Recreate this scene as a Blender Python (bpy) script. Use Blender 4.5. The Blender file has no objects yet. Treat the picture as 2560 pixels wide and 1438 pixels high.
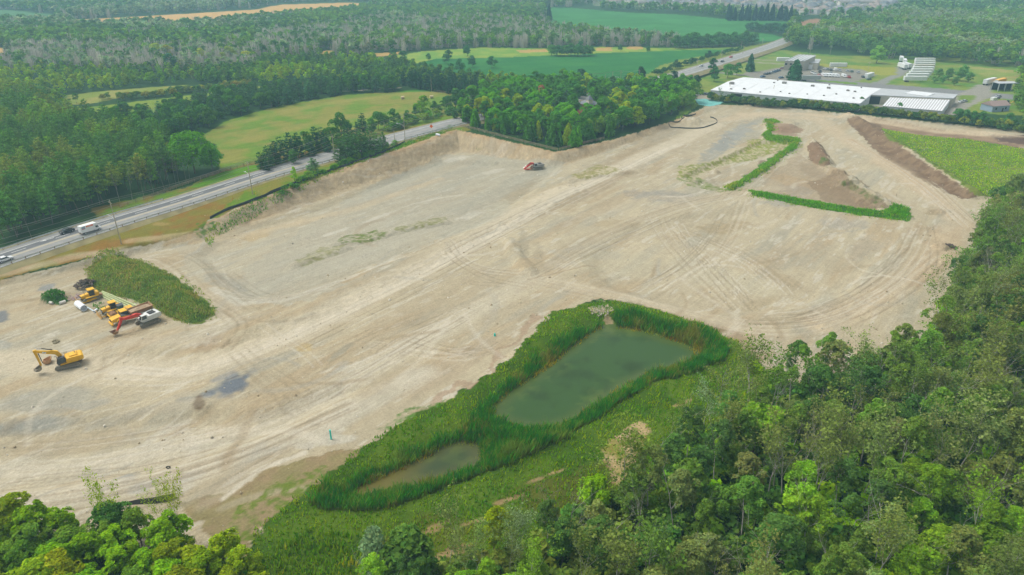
import bpy, math, random
import numpy as np
from mathutils import Vector, Matrix
SC = bpy.context.scene
COL = SC.collection
# ------------------------------------------------------------------ camera, sky, sun, exposure
CAM_H = 85.0; FPX = 1707.0; HORIZON = -130.0
PITCH = math.atan((719.0 - HORIZON) / FPX)
cam = bpy.data.objects.new("camera", bpy.data.cameras.new("camera"))
COL.objects.link(cam); SC.camera = cam
cam.location = (0, 0, CAM_H)
cam.rotation_euler = (math.pi / 2 - PITCH, 0, 0)
cam.data.sensor_width = 36.0; cam.data.lens = 36.0 * FPX / 2560.0
cam.data.clip_start = 0.5; cam.data.clip_end = 30000
SUN_EL = math.radians(58); SUN_AZ = math.radians(-70)      # azimuth measured clockwise from +Y
world = bpy.data.worlds.new("World"); SC.world = world; world.use_nodes = True
nt = world.node_tree; nt.nodes.clear()
sky = nt.nodes.new("ShaderNodeTexSky"); sky.sky_type = 'NISHITA'; sky.sun_disc = False
sky.sun_elevation = SUN_EL; sky.sun_rotation = SUN_AZ; sky.dust_density = 4.0; sky.air_density = 1.0; sky.ozone_density = 1.0
hs = nt.nodes.new("ShaderNodeHueSaturation"); hs.inputs["Saturation"].default_value = 0.12; hs.inputs["Value"].default_value = 1.0
bg = nt.nodes.new("ShaderNodeBackground"); bg.inputs["Strength"].default_value = 0.15
wo = nt.nodes.new("ShaderNodeOutputWorld")
nt.links.new(sky.outputs[0], hs.inputs["Color"]); nt.links.new(hs.outputs[0], bg.inputs[0]); nt.links.new(bg.outputs[0], wo.inputs[0])
sun = bpy.data.objects.new("sun", bpy.data.lights.new("sun", 'SUN')); COL.objects.link(sun)
sun.data.energy = 1.4; sun.data.angle = math.radians(24); sun.data.color = (1.0, 0.93, 0.80)
sd = Vector((math.sin(SUN_AZ) * math.cos(SUN_EL), math.cos(SUN_AZ) * math.cos(SUN_EL), math.sin(SUN_EL)))
sun.rotation_euler = sd.to_track_quat('Z', 'Y').to_euler()
SC.view_settings.view_transform = 'Standard'; SC.view_settings.look = 'None'; SC.view_settings.gamma = 1.0
SC.view_settings.exposure = 0.38
SC.render.engine = 'CYCLES'
cy = SC.cycles
cy.use_denoising = True
cy.max_bounces = 5; cy.diffuse_bounces = 3; cy.glossy_bounces = 2; cy.transmission_bounces = 2; cy.volume_bounces = 1; cy.transparent_max_bounces = 4
cy.use_adaptive_sampling = True; cy.adaptive_threshold = 0.02
cy.caustics_reflective = False; cy.caustics_refractive = False

# ------------------------------------------------------------------ helpers: measuring the photo
CP, SP = math.cos(PITCH), math.sin(PITCH)
def W(px, py, z=0.0):
    """ground point seen at photo pixel (px, py) on the level z"""
    u = (px - 1280.0) / FPX; v = (py - 719.0) / FPX
    dx, dy, dz = u, CP - v * SP, -(SP + v * CP)
    t = (z - CAM_H) / dz
    return (dx * t, dy * t)
def proj(x, y, z):
    rz = z - CAM_H
    d = y * CP - rz * SP
    v = -(y * SP + rz * CP)
    return 1280.0 + FPX * x / d, 719.0 + FPX * v / d
def WP(pts, z=0.0):
    return np.array([W(p[0], p[1], p[2] if len(p) > 2 else z) for p in pts])
def hsh(ix, iy, seed):
    n = (ix.astype(np.int64) * 374761393 + iy.astype(np.int64) * 668265263 + seed * 2147483647) & 0xFFFFFFFF
    n = ((n ^ (n >> 13)) * 1274126177) & 0xFFFFFFFF
    n = n ^ (n >> 16)
    return (n & 0xFFFFFF).astype(np.float64) / 0xFFFFFF
def vnoise(x, y, seed=0):
    ix = np.floor(x); iy = np.floor(y); fx = x - ix; fy = y - iy
    fx = fx * fx * (3 - 2 * fx); fy = fy * fy * (3 - 2 * fy)
    a = hsh(ix, iy, seed); b = hsh(ix + 1, iy, seed); c = hsh(ix, iy + 1, seed); d = hsh(ix + 1, iy + 1, seed)
    return (a + (b - a) * fx) * (1 - fy) + (c + (d - c) * fx) * fy
def fbm(x, y, seed=0, octv=4):
    s = 0; a = 0.5; t = 0
    for k in range(octv):
        s = s + a * vnoise(x * 2 ** k + 17 * k, y * 2 ** k - 31 * k, seed + k); t += a; a *= 0.55
    return s / t
def inside(X, Y, poly):
    poly = np.asarray(poly, float)[:, :2]
    res = np.zeros(X.shape, bool)
    m = (X >= poly[:, 0].min()) & (X <= poly[:, 0].max()) & (Y >= poly[:, 1].min()) & (Y <= poly[:, 1].max())
    if not m.any(): return res
    x = X[m]; y = Y[m]; r = np.zeros(x.shape, bool)
    n = len(poly)
    for i in range(n):
        x1, y1 = poly[i]; x2, y2 = poly[(i + 1) % n]
        if y1 == y2: continue
        c = ((y1 > y) != (y2 > y)) & (x < (x2 - x1) * (y - y1) / (y2 - y1) + x1)
        r ^= c
    res[m] = r
    return res
def segdist(X, Y, pts, closed=False, vals=None):
    """distance to a polyline, and the value interpolated along it at the nearest point"""
    best = np.full(X.shape, 1e9); bv = np.zeros(X.shape); n = len(pts)
    for i in range(n if closed else n - 1):
        a = pts[i]; b = pts[(i + 1) % n]
        dx, dy = b[0] - a[0], b[1] - a[1]
        L = dx * dx + dy * dy + 1e-9
        t = np.clip(((X - a[0]) * dx + (Y - a[1]) * dy) / L, 0, 1)
        d = np.hypot(X - a[0] - t * dx, Y - a[1] - t * dy)
        m = d < best
        best = np.where(m, d, best)
        if vals is not None:
            bv = np.where(m, vals[i] + t * (vals[(i + 1) % n] - vals[i]), bv)
    return best, bv
def sstep(a, b, x):
    t = np.clip((x - a) / (b - a), 0, 1)
    return t * t * (3 - 2 * t)
def near_box(X, Y, pts, pad):
    pts = np.asarray(pts)
    return (X > pts[:, 0].min() - pad) & (X < pts[:, 0].max() + pad) & (Y > pts[:, 1].min() - pad) & (Y < pts[:, 1].max() + pad)

# ------------------------------------------------------------------ terrain shape
RIM = [(-1200, 1010, 1.0), (-500, 845, 1.2), (0, 694, 1.6), (200, 648, 2.0), (330, 610, 2.4), (470, 580, 2.6), (520, 553, 3.3), (640, 502, 4.4), (800, 440, 5.6), (960, 385, 6.4), (1140, 322, 6.6),
       (1270, 352, 5.2), (1390, 380, 3.9), (1480, 362, 3.0), (1560, 342, 2.3), (1700, 296, 1.2), (1790, 262, 1.2), (1900, 262, .8), (2160, 288, .8), (2560, 326, .8), (3600, 420, .8)]
RIMW = WP(RIM); RIMV = [p[2] for p in RIM]
OUTER = np.vstack([RIMW, [(6000, RIMW[-1][1]), (9000, 20000), (-9000, 20000), (-9000, RIMW[0][1])]])
POND = WP([(1510,822),(1560,822),(1640,838),(1700,858),(1740,878),(1745,892),(1700,915),(1610,935),(1560,965),(1480,1015),(1430,1050),(1380,1070),(1330,1072),(1270,1058),(1240,1040),(1236,1015),(1280,980),(1380,910),(1450,855),(1490,825)], -1.6)
POND2 = WP([(885,1238),(900,1220),(960,1195),(1040,1160),(1110,1120),(1150,1107),(1185,1115),(1200,1135),(1190,1160),(1150,1180),(1060,1205),(960,1225),(905,1240)], -1.6)
MOUND = WP([(225,668),(262,645),(300,642),(380,662),(440,695),(480,725),(520,762),(538,785),(510,803),(480,812),(430,797),(400,780),(380,768),(330,750),(250,728),(222,712)])
BASINS = [  # polygon, depth, slope width
    (WP([(600,565),(760,520),(1100,395),(1300,405),(1420,412),(1350,470),(1230,560),(1100,620),(900,690),(720,745),(620,750),(520,690),(470,640),(520,600)]), 1.4, 5),
    (WP([(-200,1075),(300,1020),(560,1010),(640,1020),(760,975),(860,945),(930,965),(700,1090),(400,1190),(-200,1290)]), 1.5, 5),
    (WP([(1440,640),(1560,560),(1860,505),(2180,565),(2270,625),(2150,740),(1900,800),(1750,795),(1480,715)]), 1.2, 7),
    (WP([(1700,440),(1900,350),(1985,350),(1975,372),(1850,462),(1740,462)]), 1.2, 3),
    (WP([(900,330),(905,331),(906,330)]), 0.01, 1)]
BERMS = [  # polyline, half width, height, lumpiness
    (WP([(2120,296),(2190,335),(2270,390),(2350,440),(2425,487)]), 6.5, 3.0, .8),
    (WP([(2130,292),(2300,316),(2560,350)]), 4.0, 1.4, .8),
    (WP([(2028,362),(2045,385),(2062,412)]), 5.0, 3.0, .5),
    (WP([(1985,312),(1950,322)]), 6.0, 1.2, .5),
    (WP([(2070,425),(2130,465),(2210,512)]), 5.5, 1.8, .6),
    (WP([(1915,302),(1922,330),(1908,341),(1960,350),(1998,355),(1900,432),(1825,474)]), 2.6, .8, .3),
    (WP([(1875,485),(2080,520),(2270,545)]), 2.6, .8, .3),
    (WP([(840,602),(920,592),(1010,566),(1110,548)]), 3.0, .9, .6),
    (WP([(740,655),(800,632),(860,612)]), 3.0, .8, .6),
    (WP([(1420,455),(1500,440),(1580,430)]), 3.0, .9, .9),
    (WP([(1270,600),(1290,640),(1320,680)]), 3.5, 1.0, .5),
    (WP([(300,872),(560,840),(860,735),(1200,570),(1420,478)]), 9.0, .8, .2)]
PILES = [(1730,306,10,2.6),(1790,425,2.6,1.3),(1743,451,2.8,1.3),(2343,531,6,1.0),(138,748,4.5,2.0),(500,1010,3.5,.5),(140,853,.9,.7),(215,712,3.0,1.1),
         (1530,800,3,-.6),(2350,620,3,1.6),(2105,470,4,.8),(1950,330,5,1.0),(2112,462,9,2.0),(2170,500,7,1.7),(2095,440,5,1.6)]
PILEW = [(W(a, b)[0], W(a, b)[1], r, h) for a, b, r, h in PILES]
RS = np.concatenate([np.linspace(RIMW[i], RIMW[i + 1], 4)[:-1] for i in range(1, len(RIMW) - 1)]); RSV = np.concatenate([np.linspace(RIMV[i], RIMV[i + 1], 4)[:-1] for i in range(1, len(RIMV) - 1)])
def rim_level(X, Y):
    num = np.zeros(X.shape); den = np.zeros(X.shape)
    for (a, b), v in zip(RS, RSV):
        w = 1 / ((X - a) ** 2 + (Y - b) ** 2 + 30.0) ** 1.5
        num += w * v; den += w
    return num / den
def terrain(X, Y):
    X = np.asarray(X, float); Y = np.asarray(Y, float)
    d, _ = segdist(X, Y, RIMW); hv = rim_level(X, Y)
    out = inside(X, Y, OUTER)
    wob = (fbm(X / 7, Y / 7, 5, 3) - .5) * 1.6
    k = np.where(out, 1.0, 1 - sstep(0.0, 1.0, (d + wob * sstep(0, 3, d)) / (hv * 1.75 + .8)))
    z = hv * k
    gul = (vnoise(X * 1.1, Y * 1.1, 8) - .5) * .35 * ((k > .02) & (k < .98))
    z = z + gul
    far = sstep(330, 900, Y)
    z = np.where(out, z * (1 - far * .6), z)
    z = z + far * ((fbm(X / 420, Y / 420, 33, 2) - .5) * 13 + .5) + sstep(1200, 3500, Y) * 55 * fbm(X / 1500, Y / 1500, 4, 2)
    # gentle shape inside the pit
    ins = ~out & (Y < 420)
    z = z + np.where(ins, (fbm(X / 26, Y / 26, 12, 3) - .5) * 1.0 * sstep(0, 10, d), 0)
    for poly, dep, wd in BASINS:
        m = near_box(X, Y, poly, 1)
        if not m.any(): continue
        dd, _ = segdist(X[m], Y[m], poly, True)
        i = inside(X[m], Y[m], poly)
        z[m] -= np.where(i, dep * sstep(0, wd, dd + (fbm(X[m] / 3, Y[m] / 3, 3, 2) - .5)), 0)
    for pl, hw, hh, lum in BERMS:
        m = near_box(X, Y, pl, hw * 1.3)
        if not m.any(): continue
        dd, _ = segdist(X[m], Y[m], pl)
        n = fbm(X[m] / 2.2, Y[m] / 2.2, 9, 3)
        dd = dd + (n - .5) * hw * .7
        z[m] += hh * (1 - sstep(hw * .1, hw, dd)) * (1 + lum * (n - .5) * 1.3)
    m = near_box(X, Y, MOUND, 1)
    if m.any():
        dd, _ = segdist(X[m], Y[m], MOUND, True)
        z[m] += np.where(inside(X[m], Y[m], MOUND), 3.4 * sstep(0, 6.5, dd) * (.75 + .5 * fbm(X[m] / 6, Y[m] / 6, 2, 3)), 0)
    for cx, cy_, r, hh in PILEW:
        m = (np.abs(X - cx) < r * 1.3) & (np.abs(Y - cy_) < r * 1.3)
        if m.any():
            dd = np.hypot(X[m] - cx, Y[m] - cy_) + (fbm(X[m] / 1.5, Y[m] / 1.5, 7, 2) - .5) * r * .5
            z[m] += hh * (1 - sstep(.1 * r, r, dd))
    for poly in (POND, POND2):
        m = near_box(X, Y, poly, 9)
        if m.any():
            dd, _ = segdist(X[m], Y[m], poly, True)
            i = inside(X[m], Y[m], poly)
            sd_ = np.where(i, -dd, dd)
            zt = z[m]
            t = 1 - sstep(-3.0, 7.0, sd_)
            z[m] = zt * (1 - t) + (-2.9) * t
    return z
def hgt(x, y):
    return float(terrain(np.array([x]), np.array([y]))[0])
def G(px, py):
    """the terrain point seen at a photo pixel"""
    z = 0.0
    for _ in range(12):
        x, y = W(px, py, z); z2 = hgt(x, y)
        z = z + (z2 - z) * .7
    x, y = W(px, py, z)
    return Vector((x, y, hgt(x, y)))
def scale_at(py):
    return .01045 * (py + 130)

# ------------------------------------------------------------------ helpers: objects
def lin(c):
    return tuple(((v / 255) / 12.92 if v / 255 <= .04045 else ((v / 255 + .055) / 1.055) ** 2.4) for v in c)
MATS = {}
def mat(name, color=(.5, .5, .5), rough=.7, metal=0.0, noise=.12, scale=6.0, obj_color=False, spec=.3):
    if name in MATS: return MATS[name]
    m = bpy.data.materials.new(name); m.use_nodes = True
    n = m.node_tree; b = n.nodes["Principled BSDF"]
    b.inputs["Roughness"].default_value = rough; b.inputs["Metallic"].default_value = metal; b.inputs["Specular IOR Level"].default_value = spec
    tc = n.nodes.new("ShaderNodeTexCoord"); nz = n.nodes.new("ShaderNodeTexNoise")
    nz.inputs["Scale"].default_value = scale; nz.inputs["Detail"].default_value = 5
    n.links.new(tc.outputs["Object"], nz.inputs["Vector"])
    mr = n.nodes.new("ShaderNodeMapRange"); mr.inputs[3].default_value = 1 - noise * 1.6; mr.inputs[4].default_value = 1 + noise * 1.2
    n.links.new(nz.outputs[0], mr.inputs[0])
    mx = n.nodes.new("ShaderNodeMix"); mx.data_type = 'RGBA'; mx.blend_type = 'MULTIPLY'; mx.inputs[0].default_value = 1
    n.links.new(mr.outputs[0], mx.inputs[7])
    if obj_color:
        oi = n.nodes.new("ShaderNodeObjectInfo"); n.links.new(oi.outputs["Color"], mx.inputs[6])
    else:
        mx.inputs[6].default_value = (*color, 1)
    n.links.new(mx.outputs[2], b.inputs["Base Color"])
    MATS[name] = m
    return m
def new_obj(name, data, parent=None, loc=None, rz=None):
    o = bpy.data.objects.new(name, data); COL.objects.link(o)
    if parent is not None: o.parent = parent
    if loc is not None: o.location = loc
    if rz is not None: o.rotation_euler = (0, 0, rz)
    return o
def tag(o, label=None, cat=None, group=None, kind=None):
    if label: o["label"] = label
    if cat: o["category"] = cat
    if group: o["group"] = group
    if kind: o["kind"] = kind
    return o
def thing(name, label, cat, loc=(0, 0, 0), rz=0.0, group=None):
    return tag(new_obj(name, None, None, loc, rz), label, cat, group)
def dup(root, loc=None, rz=None, label=None, group=None, color=None, scale=None):
    r = root.copy(); COL.objects.link(r)
    if loc is not None: r.location = loc
    if rz is not None: r.rotation_euler = (0, 0, rz)
    if scale is not None: r.scale = scale
    if label: r["label"] = label
    if group: r["group"] = group
    for ch in list(root.children):
        c = ch.copy(); COL.objects.link(c); c.parent = r
        if color is not None and c.get("tinted"): c.color = color
        for g in ch.children:
            d = g.copy(); COL.objects.link(d); d.parent = c
    return r
def mesh_np(name, V, F, cols=None, smooth=False, material=None):
    """mesh from numpy arrays; F is (n,3) or (n,4); cols is per vertex (n,3)"""
    me = bpy.data.meshes.new(name)
    V = np.asarray(V, np.float32); F = np.asarray(F, np.int32)
    k = F.shape[1]
    me.vertices.add(len(V)); me.vertices.foreach_set("co", V.ravel())
    me.loops.add(F.size); me.loops.foreach_set("vertex_index", F.ravel())
    me.polygons.add(len(F)); me.polygons.foreach_set("loop_start", np.arange(0, F.size, k, dtype=np.int32))
    if smooth: me.polygons.foreach_set("use_smooth", np.ones(len(F), bool))
    me.update(calc_edges=True)
    if cols is not None:
        at = me.color_attributes.new("tint", 'FLOAT_COLOR', 'POINT')
        c = np.ones((len(V), 4), np.float32); c[:, :3] = cols
        at.data.foreach_set("color", c.ravel())
    if material: me.materials.append(material)
    return me
class MB:
    """collects simple solids and links them as ONE mesh object"""
    def __init__(s): s.v = []; s.f = []
    def add(s, vs, fs):
        n = len(s.v); s.v += [tuple(p) for p in vs]; s.f += [tuple(i + n for i in q) for q in fs]; return s
    def box(s, c, d, rz=0, ry=0, top=(1, 1), sh=(0, 0)):
        hx, hy, hz = d[0] / 2, d[1] / 2, d[2] / 2
        p = [(-hx, -hy, -hz), (hx, -hy, -hz), (hx, hy, -hz), (-hx, hy, -hz)]
        p += [(-hx * top[0] + sh[0], -hy * top[1] + sh[1], hz), (hx * top[0] + sh[0], -hy * top[1] + sh[1], hz), (hx * top[0] + sh[0], hy * top[1] + sh[1], hz), (-hx * top[0] + sh[0], hy * top[1] + sh[1], hz)]
        M = Matrix.Translation(c) @ Matrix.Rotation(rz, 4, 'Z') @ Matrix.Rotation(ry, 4, 'Y')
        return s.add([M @ Vector(q) for q in p], [(3, 2, 1, 0), (4, 5, 6, 7), (0, 1, 5, 4), (1, 2, 6, 5), (2, 3, 7, 6), (3, 0, 4, 7)])
    def prism(s, prof, y0, y1):
        """profile in x, z extruded along y"""
        n = len(prof)
        vs = [(x, y0, z) for x, z in prof] + [(x, y1, z) for x, z in prof]
        fs = [tuple(range(n)), tuple(range(2 * n - 1, n - 1, -1))] + [(i, i + n, (i + 1) % n + n, (i + 1) % n) for i in range(n)]
        return s.add(vs, fs)
    def slab(s, pts, z0, z1):
        """footprint points (x, y) between two levels"""
        n = len(pts)
        vs = [(x, y, z0) for x, y in pts] + [(x, y, z1) for x, y in pts]
        fs = [tuple(range(n - 1, -1, -1)), tuple(range(n, 2 * n))] + [(i, (i + 1) % n, (i + 1) % n + n, i + n) for i in range(n)]
        return s.add(vs, fs)
    def cyl(s, a, b, r0, r1=None, n=10, caps=True):
        a = Vector(a); b = Vector(b); r1 = r0 if r1 is None else r1
        q = (b - a).to_track_quat('Z', 'Y')
        vs = []
        for c, r in ((a, r0), (b, r1)):
            for i in range(n):
                t = 2 * math.pi * i / n
                vs.append(c + q @ Vector((r * math.cos(t), r * math.sin(t), 0)))
        fs = [(i, (i + 1) % n, (i + 1) % n + n, i + n) for i in range(n)]
        if caps: fs += [tuple(range(n - 1, -1, -1)), tuple(range(n, 2 * n))]
        return s.add(vs, fs)
    def tube(s, pts, r, n=5):
        for a, b in zip(pts[:-1], pts[1:]): s.cyl(a, b, r, n=n)
        return s
    def build(s, name, m, parent=None, bevel=0, smooth=False, loc=None):
        me = bpy.data.meshes.new(name); me.from_pydata(s.v, [], s.f); me.update()
        if smooth:
            for p in me.polygons: p.use_smooth = True
        me.materials.append(m)
        o = new_obj(name, me, parent, loc)
        if bevel:
            b = o.modifiers.new("b", 'BEVEL'); b.width = bevel; b.segments = 2; b.limit_method = 'ANGLE'
        return o
# ------------------------------------------------------------------ the ground: one sheet, its real colours in a colour attribute
def spaced(lo, hi, step, g, far_lo, far_hi):
    mid = np.arange(lo, hi + step, step)
    up = [mid[-1]]; s = step
    while up[-1] < far_hi: s *= g; up.append(up[-1] + s)
    dn = [mid[0]]; s = step
    while dn[-1] > far_lo: s *= g; dn.append(dn[-1] - s)
    return np.concatenate([np.array(dn[1:])[::-1], mid, np.array(up[1:])])
xs = spaced(-135, 165, .42, 1.022, -9000, 9000)
ys = spaced(46, 262, .36, 1.011, -60, 14000)
GX, GY = np.meshgrid(xs, ys)
GZ = terrain(GX.ravel(), GY.ravel()).reshape(GX.shape)
X = GX.ravel(); Y = GY.ravel(); Z = GZ.ravel()
def prj_safe(x, y, z):
    d = y * CP - (z - CAM_H) * SP
    px = np.where(d > 5, 1280 + FPX * x / np.maximum(d, 5), -1e6)
    py = np.where(d > 5, 719 - FPX * (y * SP + (z - CAM_H) * CP) / np.maximum(d, 5), 1e6)
    return px, py
n1 = fbm(X / 3.0, Y / 3.0, 21, 3) - .5; n2 = fbm(X / 3.0, Y / 3.0, 22, 3) - .5
PX0, PY0 = prj_safe(X, Y, Z)
PX1, PY1 = prj_safe(X + n1 * 3.2, Y + n2 * 3.2, Z)          # a ragged version for natural edges
n3 = fbm(X / 14, Y / 14, 23, 3) - .5; n4 = fbm(X / 14, Y / 14, 24, 3) - .5
PX2, PY2 = prj_safe(X + n1 * 4 + n3 * 12, Y + n2 * 4 + n4 * 12, Z)
C = np.empty((X.size, 3)); C[:] = lin((52, 84, 40))
K = np.zeros(X.size)                                          # 0 planted ground, 1 bare earth, .5 mown grass
big = fbm(X / 60, Y / 60, 41, 3)[:, None]
C *= (.75 + .5 * big)
def zone(poly, color, kind=None, alpha=1.0, edge=1, mott=0.0, c2=None, msc=4.0, seed=50):
    px, py = ((PX0, PY0), (PX1, PY1), (PX2, PY2))[edge]
    m = inside(px, py, poly)
    if not m.any(): return m
    col = np.array(lin(color))[None, :] * np.ones((m.sum(), 1))
    if c2 is not None:
        t = sstep(.35, .65, fbm(X[m] / msc, Y[m] / msc, seed, 4))[:, None]
        col = col * (1 - t) + np.array(lin(c2)) * t
    a = alpha
    if mott > 0: a = (alpha * sstep(.5 - mott * .4, .5 + mott * .4, fbm(X[m] / msc, Y[m] / msc, seed + 3, 4)))[:, None]
    C[m] = C[m] * (1 - a) + col * a
    if kind is not None: K[m] = kind
    return m
def blot(px, py, rx, ry, ang, color, alpha=.8, nz=.6, sc=2.5, seed=60):
    """soft stain: centre and radii in photo pixels"""
    m = (np.abs(PX0 - px) < (rx + ry) * 1.4) & (np.abs(PY0 - py) < (rx + ry) * 1.4)
    if not m.any(): return
    ca, sa = math.cos(math.radians(ang)), math.sin(math.radians(ang))
    dx = PX0[m] - px; dy = PY0[m] - py
    u = (dx * ca - dy * sa) / rx; v = (dx * sa + dy * ca) / ry
    r = np.hypot(u, v) + (fbm(X[m] / sc, Y[m] / sc, seed, 4) - .5) * nz * 2
    a = (alpha * (1 - sstep(.55, 1.05, r)))[:, None]
    C[m] = C[m] * (1 - a) + np.array(lin(color)) * a
def stroke(pts, w, color, alpha=.6, soft=.5, rut=0, nz=.5, world=False, seed=70, lift=0.0):
    P = np.asarray(pts, float) if world else WP(pts)
    m = near_box(X, Y, P, w + 3)
    if not m.any(): return
    x = X[m] + n1[m] * nz; y = Y[m] + n2[m] * nz
    d, _ = segdist(x, y, P)
    if rut:
        ta, tb = P[1] - P[0], P[-2] - P[-1]
        beyond = (((x - P[0, 0]) * ta[0] + (y - P[0, 1]) * ta[1] < 0) & (np.hypot(x - P[0, 0], y - P[0, 1]) < w + rut + 1)) | (((x - P[-1, 0]) * tb[0] + (y - P[-1, 1]) * tb[1] < 0) & (np.hypot(x - P[-1, 0], y - P[-1, 1]) < w + rut + 1))
        d = np.where(beyond, 99, np.abs(d - rut))
    a = alpha * (1 - sstep(w * .5 * (1 - soft), w * .5 * (1 + soft), d)) * (.45 + 1.1 * fbm(X[m] / 5, Y[m] / 5, seed, 3))
    a = np.clip(a, 0, 1)[:, None]
    C[m] = C[m] * (1 - a) + np.array(lin(color)) * a
    if lift: Z[m] += lift * a[:, 0]
MEADOW = (122, 138, 62); CROP = (70, 134, 66); LAWN = (120, 142, 66); WHEAT = (226, 184, 122)
# far fields
zone([(170,50),(360,41),(640,24),(700,12),(860,7),(935,9),(925,16),(850,27),(700,42),(640,47),(480,66),(340,61),(200,64)], WHEAT, .5, edge=0)
zone([(1020,-2),(1300,12),(1420,30),(1300,18),(1100,4)], WHEAT, .5, edge=0)
zone([(1240,14),(1330,22),(1330,32),(1180,20)], (86,140,96), .5, edge=0)
zone([(-60,22),(60,28),(142,38),(142,48),(-60,46)], (98,142,92), .5, edge=0)
zone([(-40,118),(20,120),(12,138),(-40,140)], WHEAT, .5)
CROPN = [(1350,18),(1430,20),(1560,31),(1700,37),(1800,47),(1965,54),(1975,64),(1880,68),(1862,78),(1925,86),(1990,100),(1900,104),(1740,92),(1600,84),(1430,66),(1340,58),(1385,50)]
zone(CROPN, CROP, .5, edge=0, c2=(80,146,78), msc=30)
zone([(980,140),(1060,128),(1200,119),(1370,121),(1500,117),(1700,121),(1860,118),(1860,132),(1500,136),(1280,146),(1040,158)], (128,168,76), .5, c2=(158,178,84), msc=12)
for q in ([(1290,126),(1365,123),(1370,130),(1300,132)],[(1490,120),(1530,118),(1530,127),(1490,128)],[(1565,118),(1605,116),(1610,124),(1570,124)],[(800,128),(835,126),(830,142),(800,140)],[(930,134),(1000,130),(990,140),(935,141)],[(420,148),(450,147),(440,162),(420,160)],[(490,149),(515,148),(512,158),(492,158)]):
    zone(q, (204,172,112), .5)
CROPM = [(1030,162),(1090,147),(1280,143),(1500,133),(1700,126),(1880,121),(1880,127),(1845,137),(1700,172),(1570,205),(1440,215),(1300,195),(1130,180)]
zone(CROPM, CROP, .5, edge=0, c2=(58,124,62), msc=26)
zone([(1650,165),(1700,150),(1800,132),(1890,112),(1935,104),(1935,118),(1895,135),(1800,160),(1700,190),(1600,212),(1510,236),(1500,225),(1590,205)], (140,156,76), .5)
HAY = [(500,345),(560,305),(640,280),(700,265),(860,238),(1000,229),(1160,232),(1175,250),(1150,292),(960,340),(760,395),(640,425),(560,432),(548,425),(540,360)]
zone(HAY, (150,150,80), .5, c2=(118,148,60), msc=11)
for q_, an, wv in ((CROPM, .35, 5), (CROPN, .35, 9), (HAY, .75, 2.2)):
    m_ = inside(PX0, PY0, q_); uu = X[m_] * math.cos(an) + Y[m_] * math.sin(an); vv = -X[m_] * math.sin(an) + Y[m_] * math.cos(an)
    C[m_] *= (.84 + .32 * fbm(uu / 140, vv / wv, 301, 3))[:, None]
stroke([(590,330),(800,280),(1000,250),(1120,245)], 9, (166,160,92), .5, nz=3)
stroke([(600,380),(800,330),(1000,290)], 9, (162,156,90), .45, nz=3)
stroke([(1010,243),(1080,238),(1140,243)], 8, (92,160,52), .6, nz=3)
zone([(165,238),(240,230),(330,222),(470,212),(470,222),(340,236),(215,262),(165,262)], (140,156,76), .5, c2=(166,162,96), msc=9)
zone([(190,272),(330,256),(460,240),(640,217),(760,205),(760,220),(640,228),(520,255),(420,275),(330,292),(230,304)], (140,160,70), .5, c2=(118,152,60), msc=12)
stroke([(800,246),(900,240),(1000,232)], 3.2, (178,172,150), .9, .2, nz=.3)
stroke([(988,218),(960,232)], 4, (190,172,110), .8)
# verges along the highway
zone([(-300,830),(0,655),(250,560),(460,505),(640,455),(640,505),(560,540),(520,556),(520,600),(470,590),(330,622),(200,652),(60,684),(0,702),(-300,790)], (138,132,66), .5, c2=(150,118,64), msc=6)
zone([(230,520),(460,470),(560,425),(640,405),(960,335),(1140,292),(1150,305),(960,350),(760,410),(560,470),(460,500),(250,560)], (112,146,52), .5, c2=(142,126,66), msc=7)
zone([(470,470),(560,428),(650,410),(650,440),(560,462)], (104,150,44), .5)
zone([(640,455),(960,355),(1150,312),(1180,325),(1000,378),(700,478),(560,530),(530,560),(520,548)], (108,140,48), .5, c2=(140,136,66), msc=5)
zone([(1750,215),(1800,190),(1860,200),(1790,230),(1760,250),(1740,270),(1690,300),(1700,265)], (116,146,58), .5)
# the industrial yard
zone([(1700,215),(1760,165),(1830,140),(1950,125),(2100,140),(2240,140),(2560,150),(2560,290),(2160,262),(1776,236)], (108,146,62), .5, c2=(146,158,80), msc=12)
zone([(1905,160),(2060,160),(2110,172),(2240,176),(2130,206),(2040,206),(1900,200),(1855,186)], (160,156,144), 1, edge=0)
zone([(1845,133),(1945,140),(1960,150),(1880,150),(1770,168),(1765,176),(1850,182),(1860,190),(1760,182),(1755,172),(1800,150)], (150,150,144), 1, edge=0, alpha=0)
zone([(1990,190),(2130,204),(2560,238),(2560,250),(2330,236),(2040,208),(1990,203)], (152,152,150), 1, edge=0)
zone([(2250,160),(2285,160),(2275,180),(2230,200),(2215,212),(2180,208),(2225,190)], (160,160,152), 1, edge=0)
zone([(2390,240),(2440,214),(2470,208),(2485,212),(2480,240),(2430,265),(2380,290),(2150,262),(2215,262),(2350,287)], (172,168,156), 1, edge=0)
zone([(2474,212),(2490,200),(2450,185),(2462,180),(2500,196),(2500,212)], (160,158,146), 1, edge=1)
zone([(2400,238),(2440,238),(2428,258),(2392,250)], (126,150,66), .5, edge=0)
zone([(2020,158),(2110,162),(2240,170),(2240,188),(2190,188),(2150,172),(2060,168)], (164,166,78), .5)
zone([(2040,200),(2140,207),(2145,212),(2040,203)], (120,156,60), .5, edge=0)
zone([(1880,148),(1962,146),(1962,166),(1900,178),(1860,182),(1858,172)], (134,152,80), .5)
zone([(2420,165),(2560,178),(2560,212),(2500,200),(2430,180)], (146,164,84), .5, c2=(176,170,108), msc=8)
stroke([(1830,137),(1870,158),(1962,163)], 5, (176,170,152), .9, .2, nz=.2)
stroke([(1845,150),(1960,155)], 4, (176,170,152), .9, .2, nz=.2)
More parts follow.
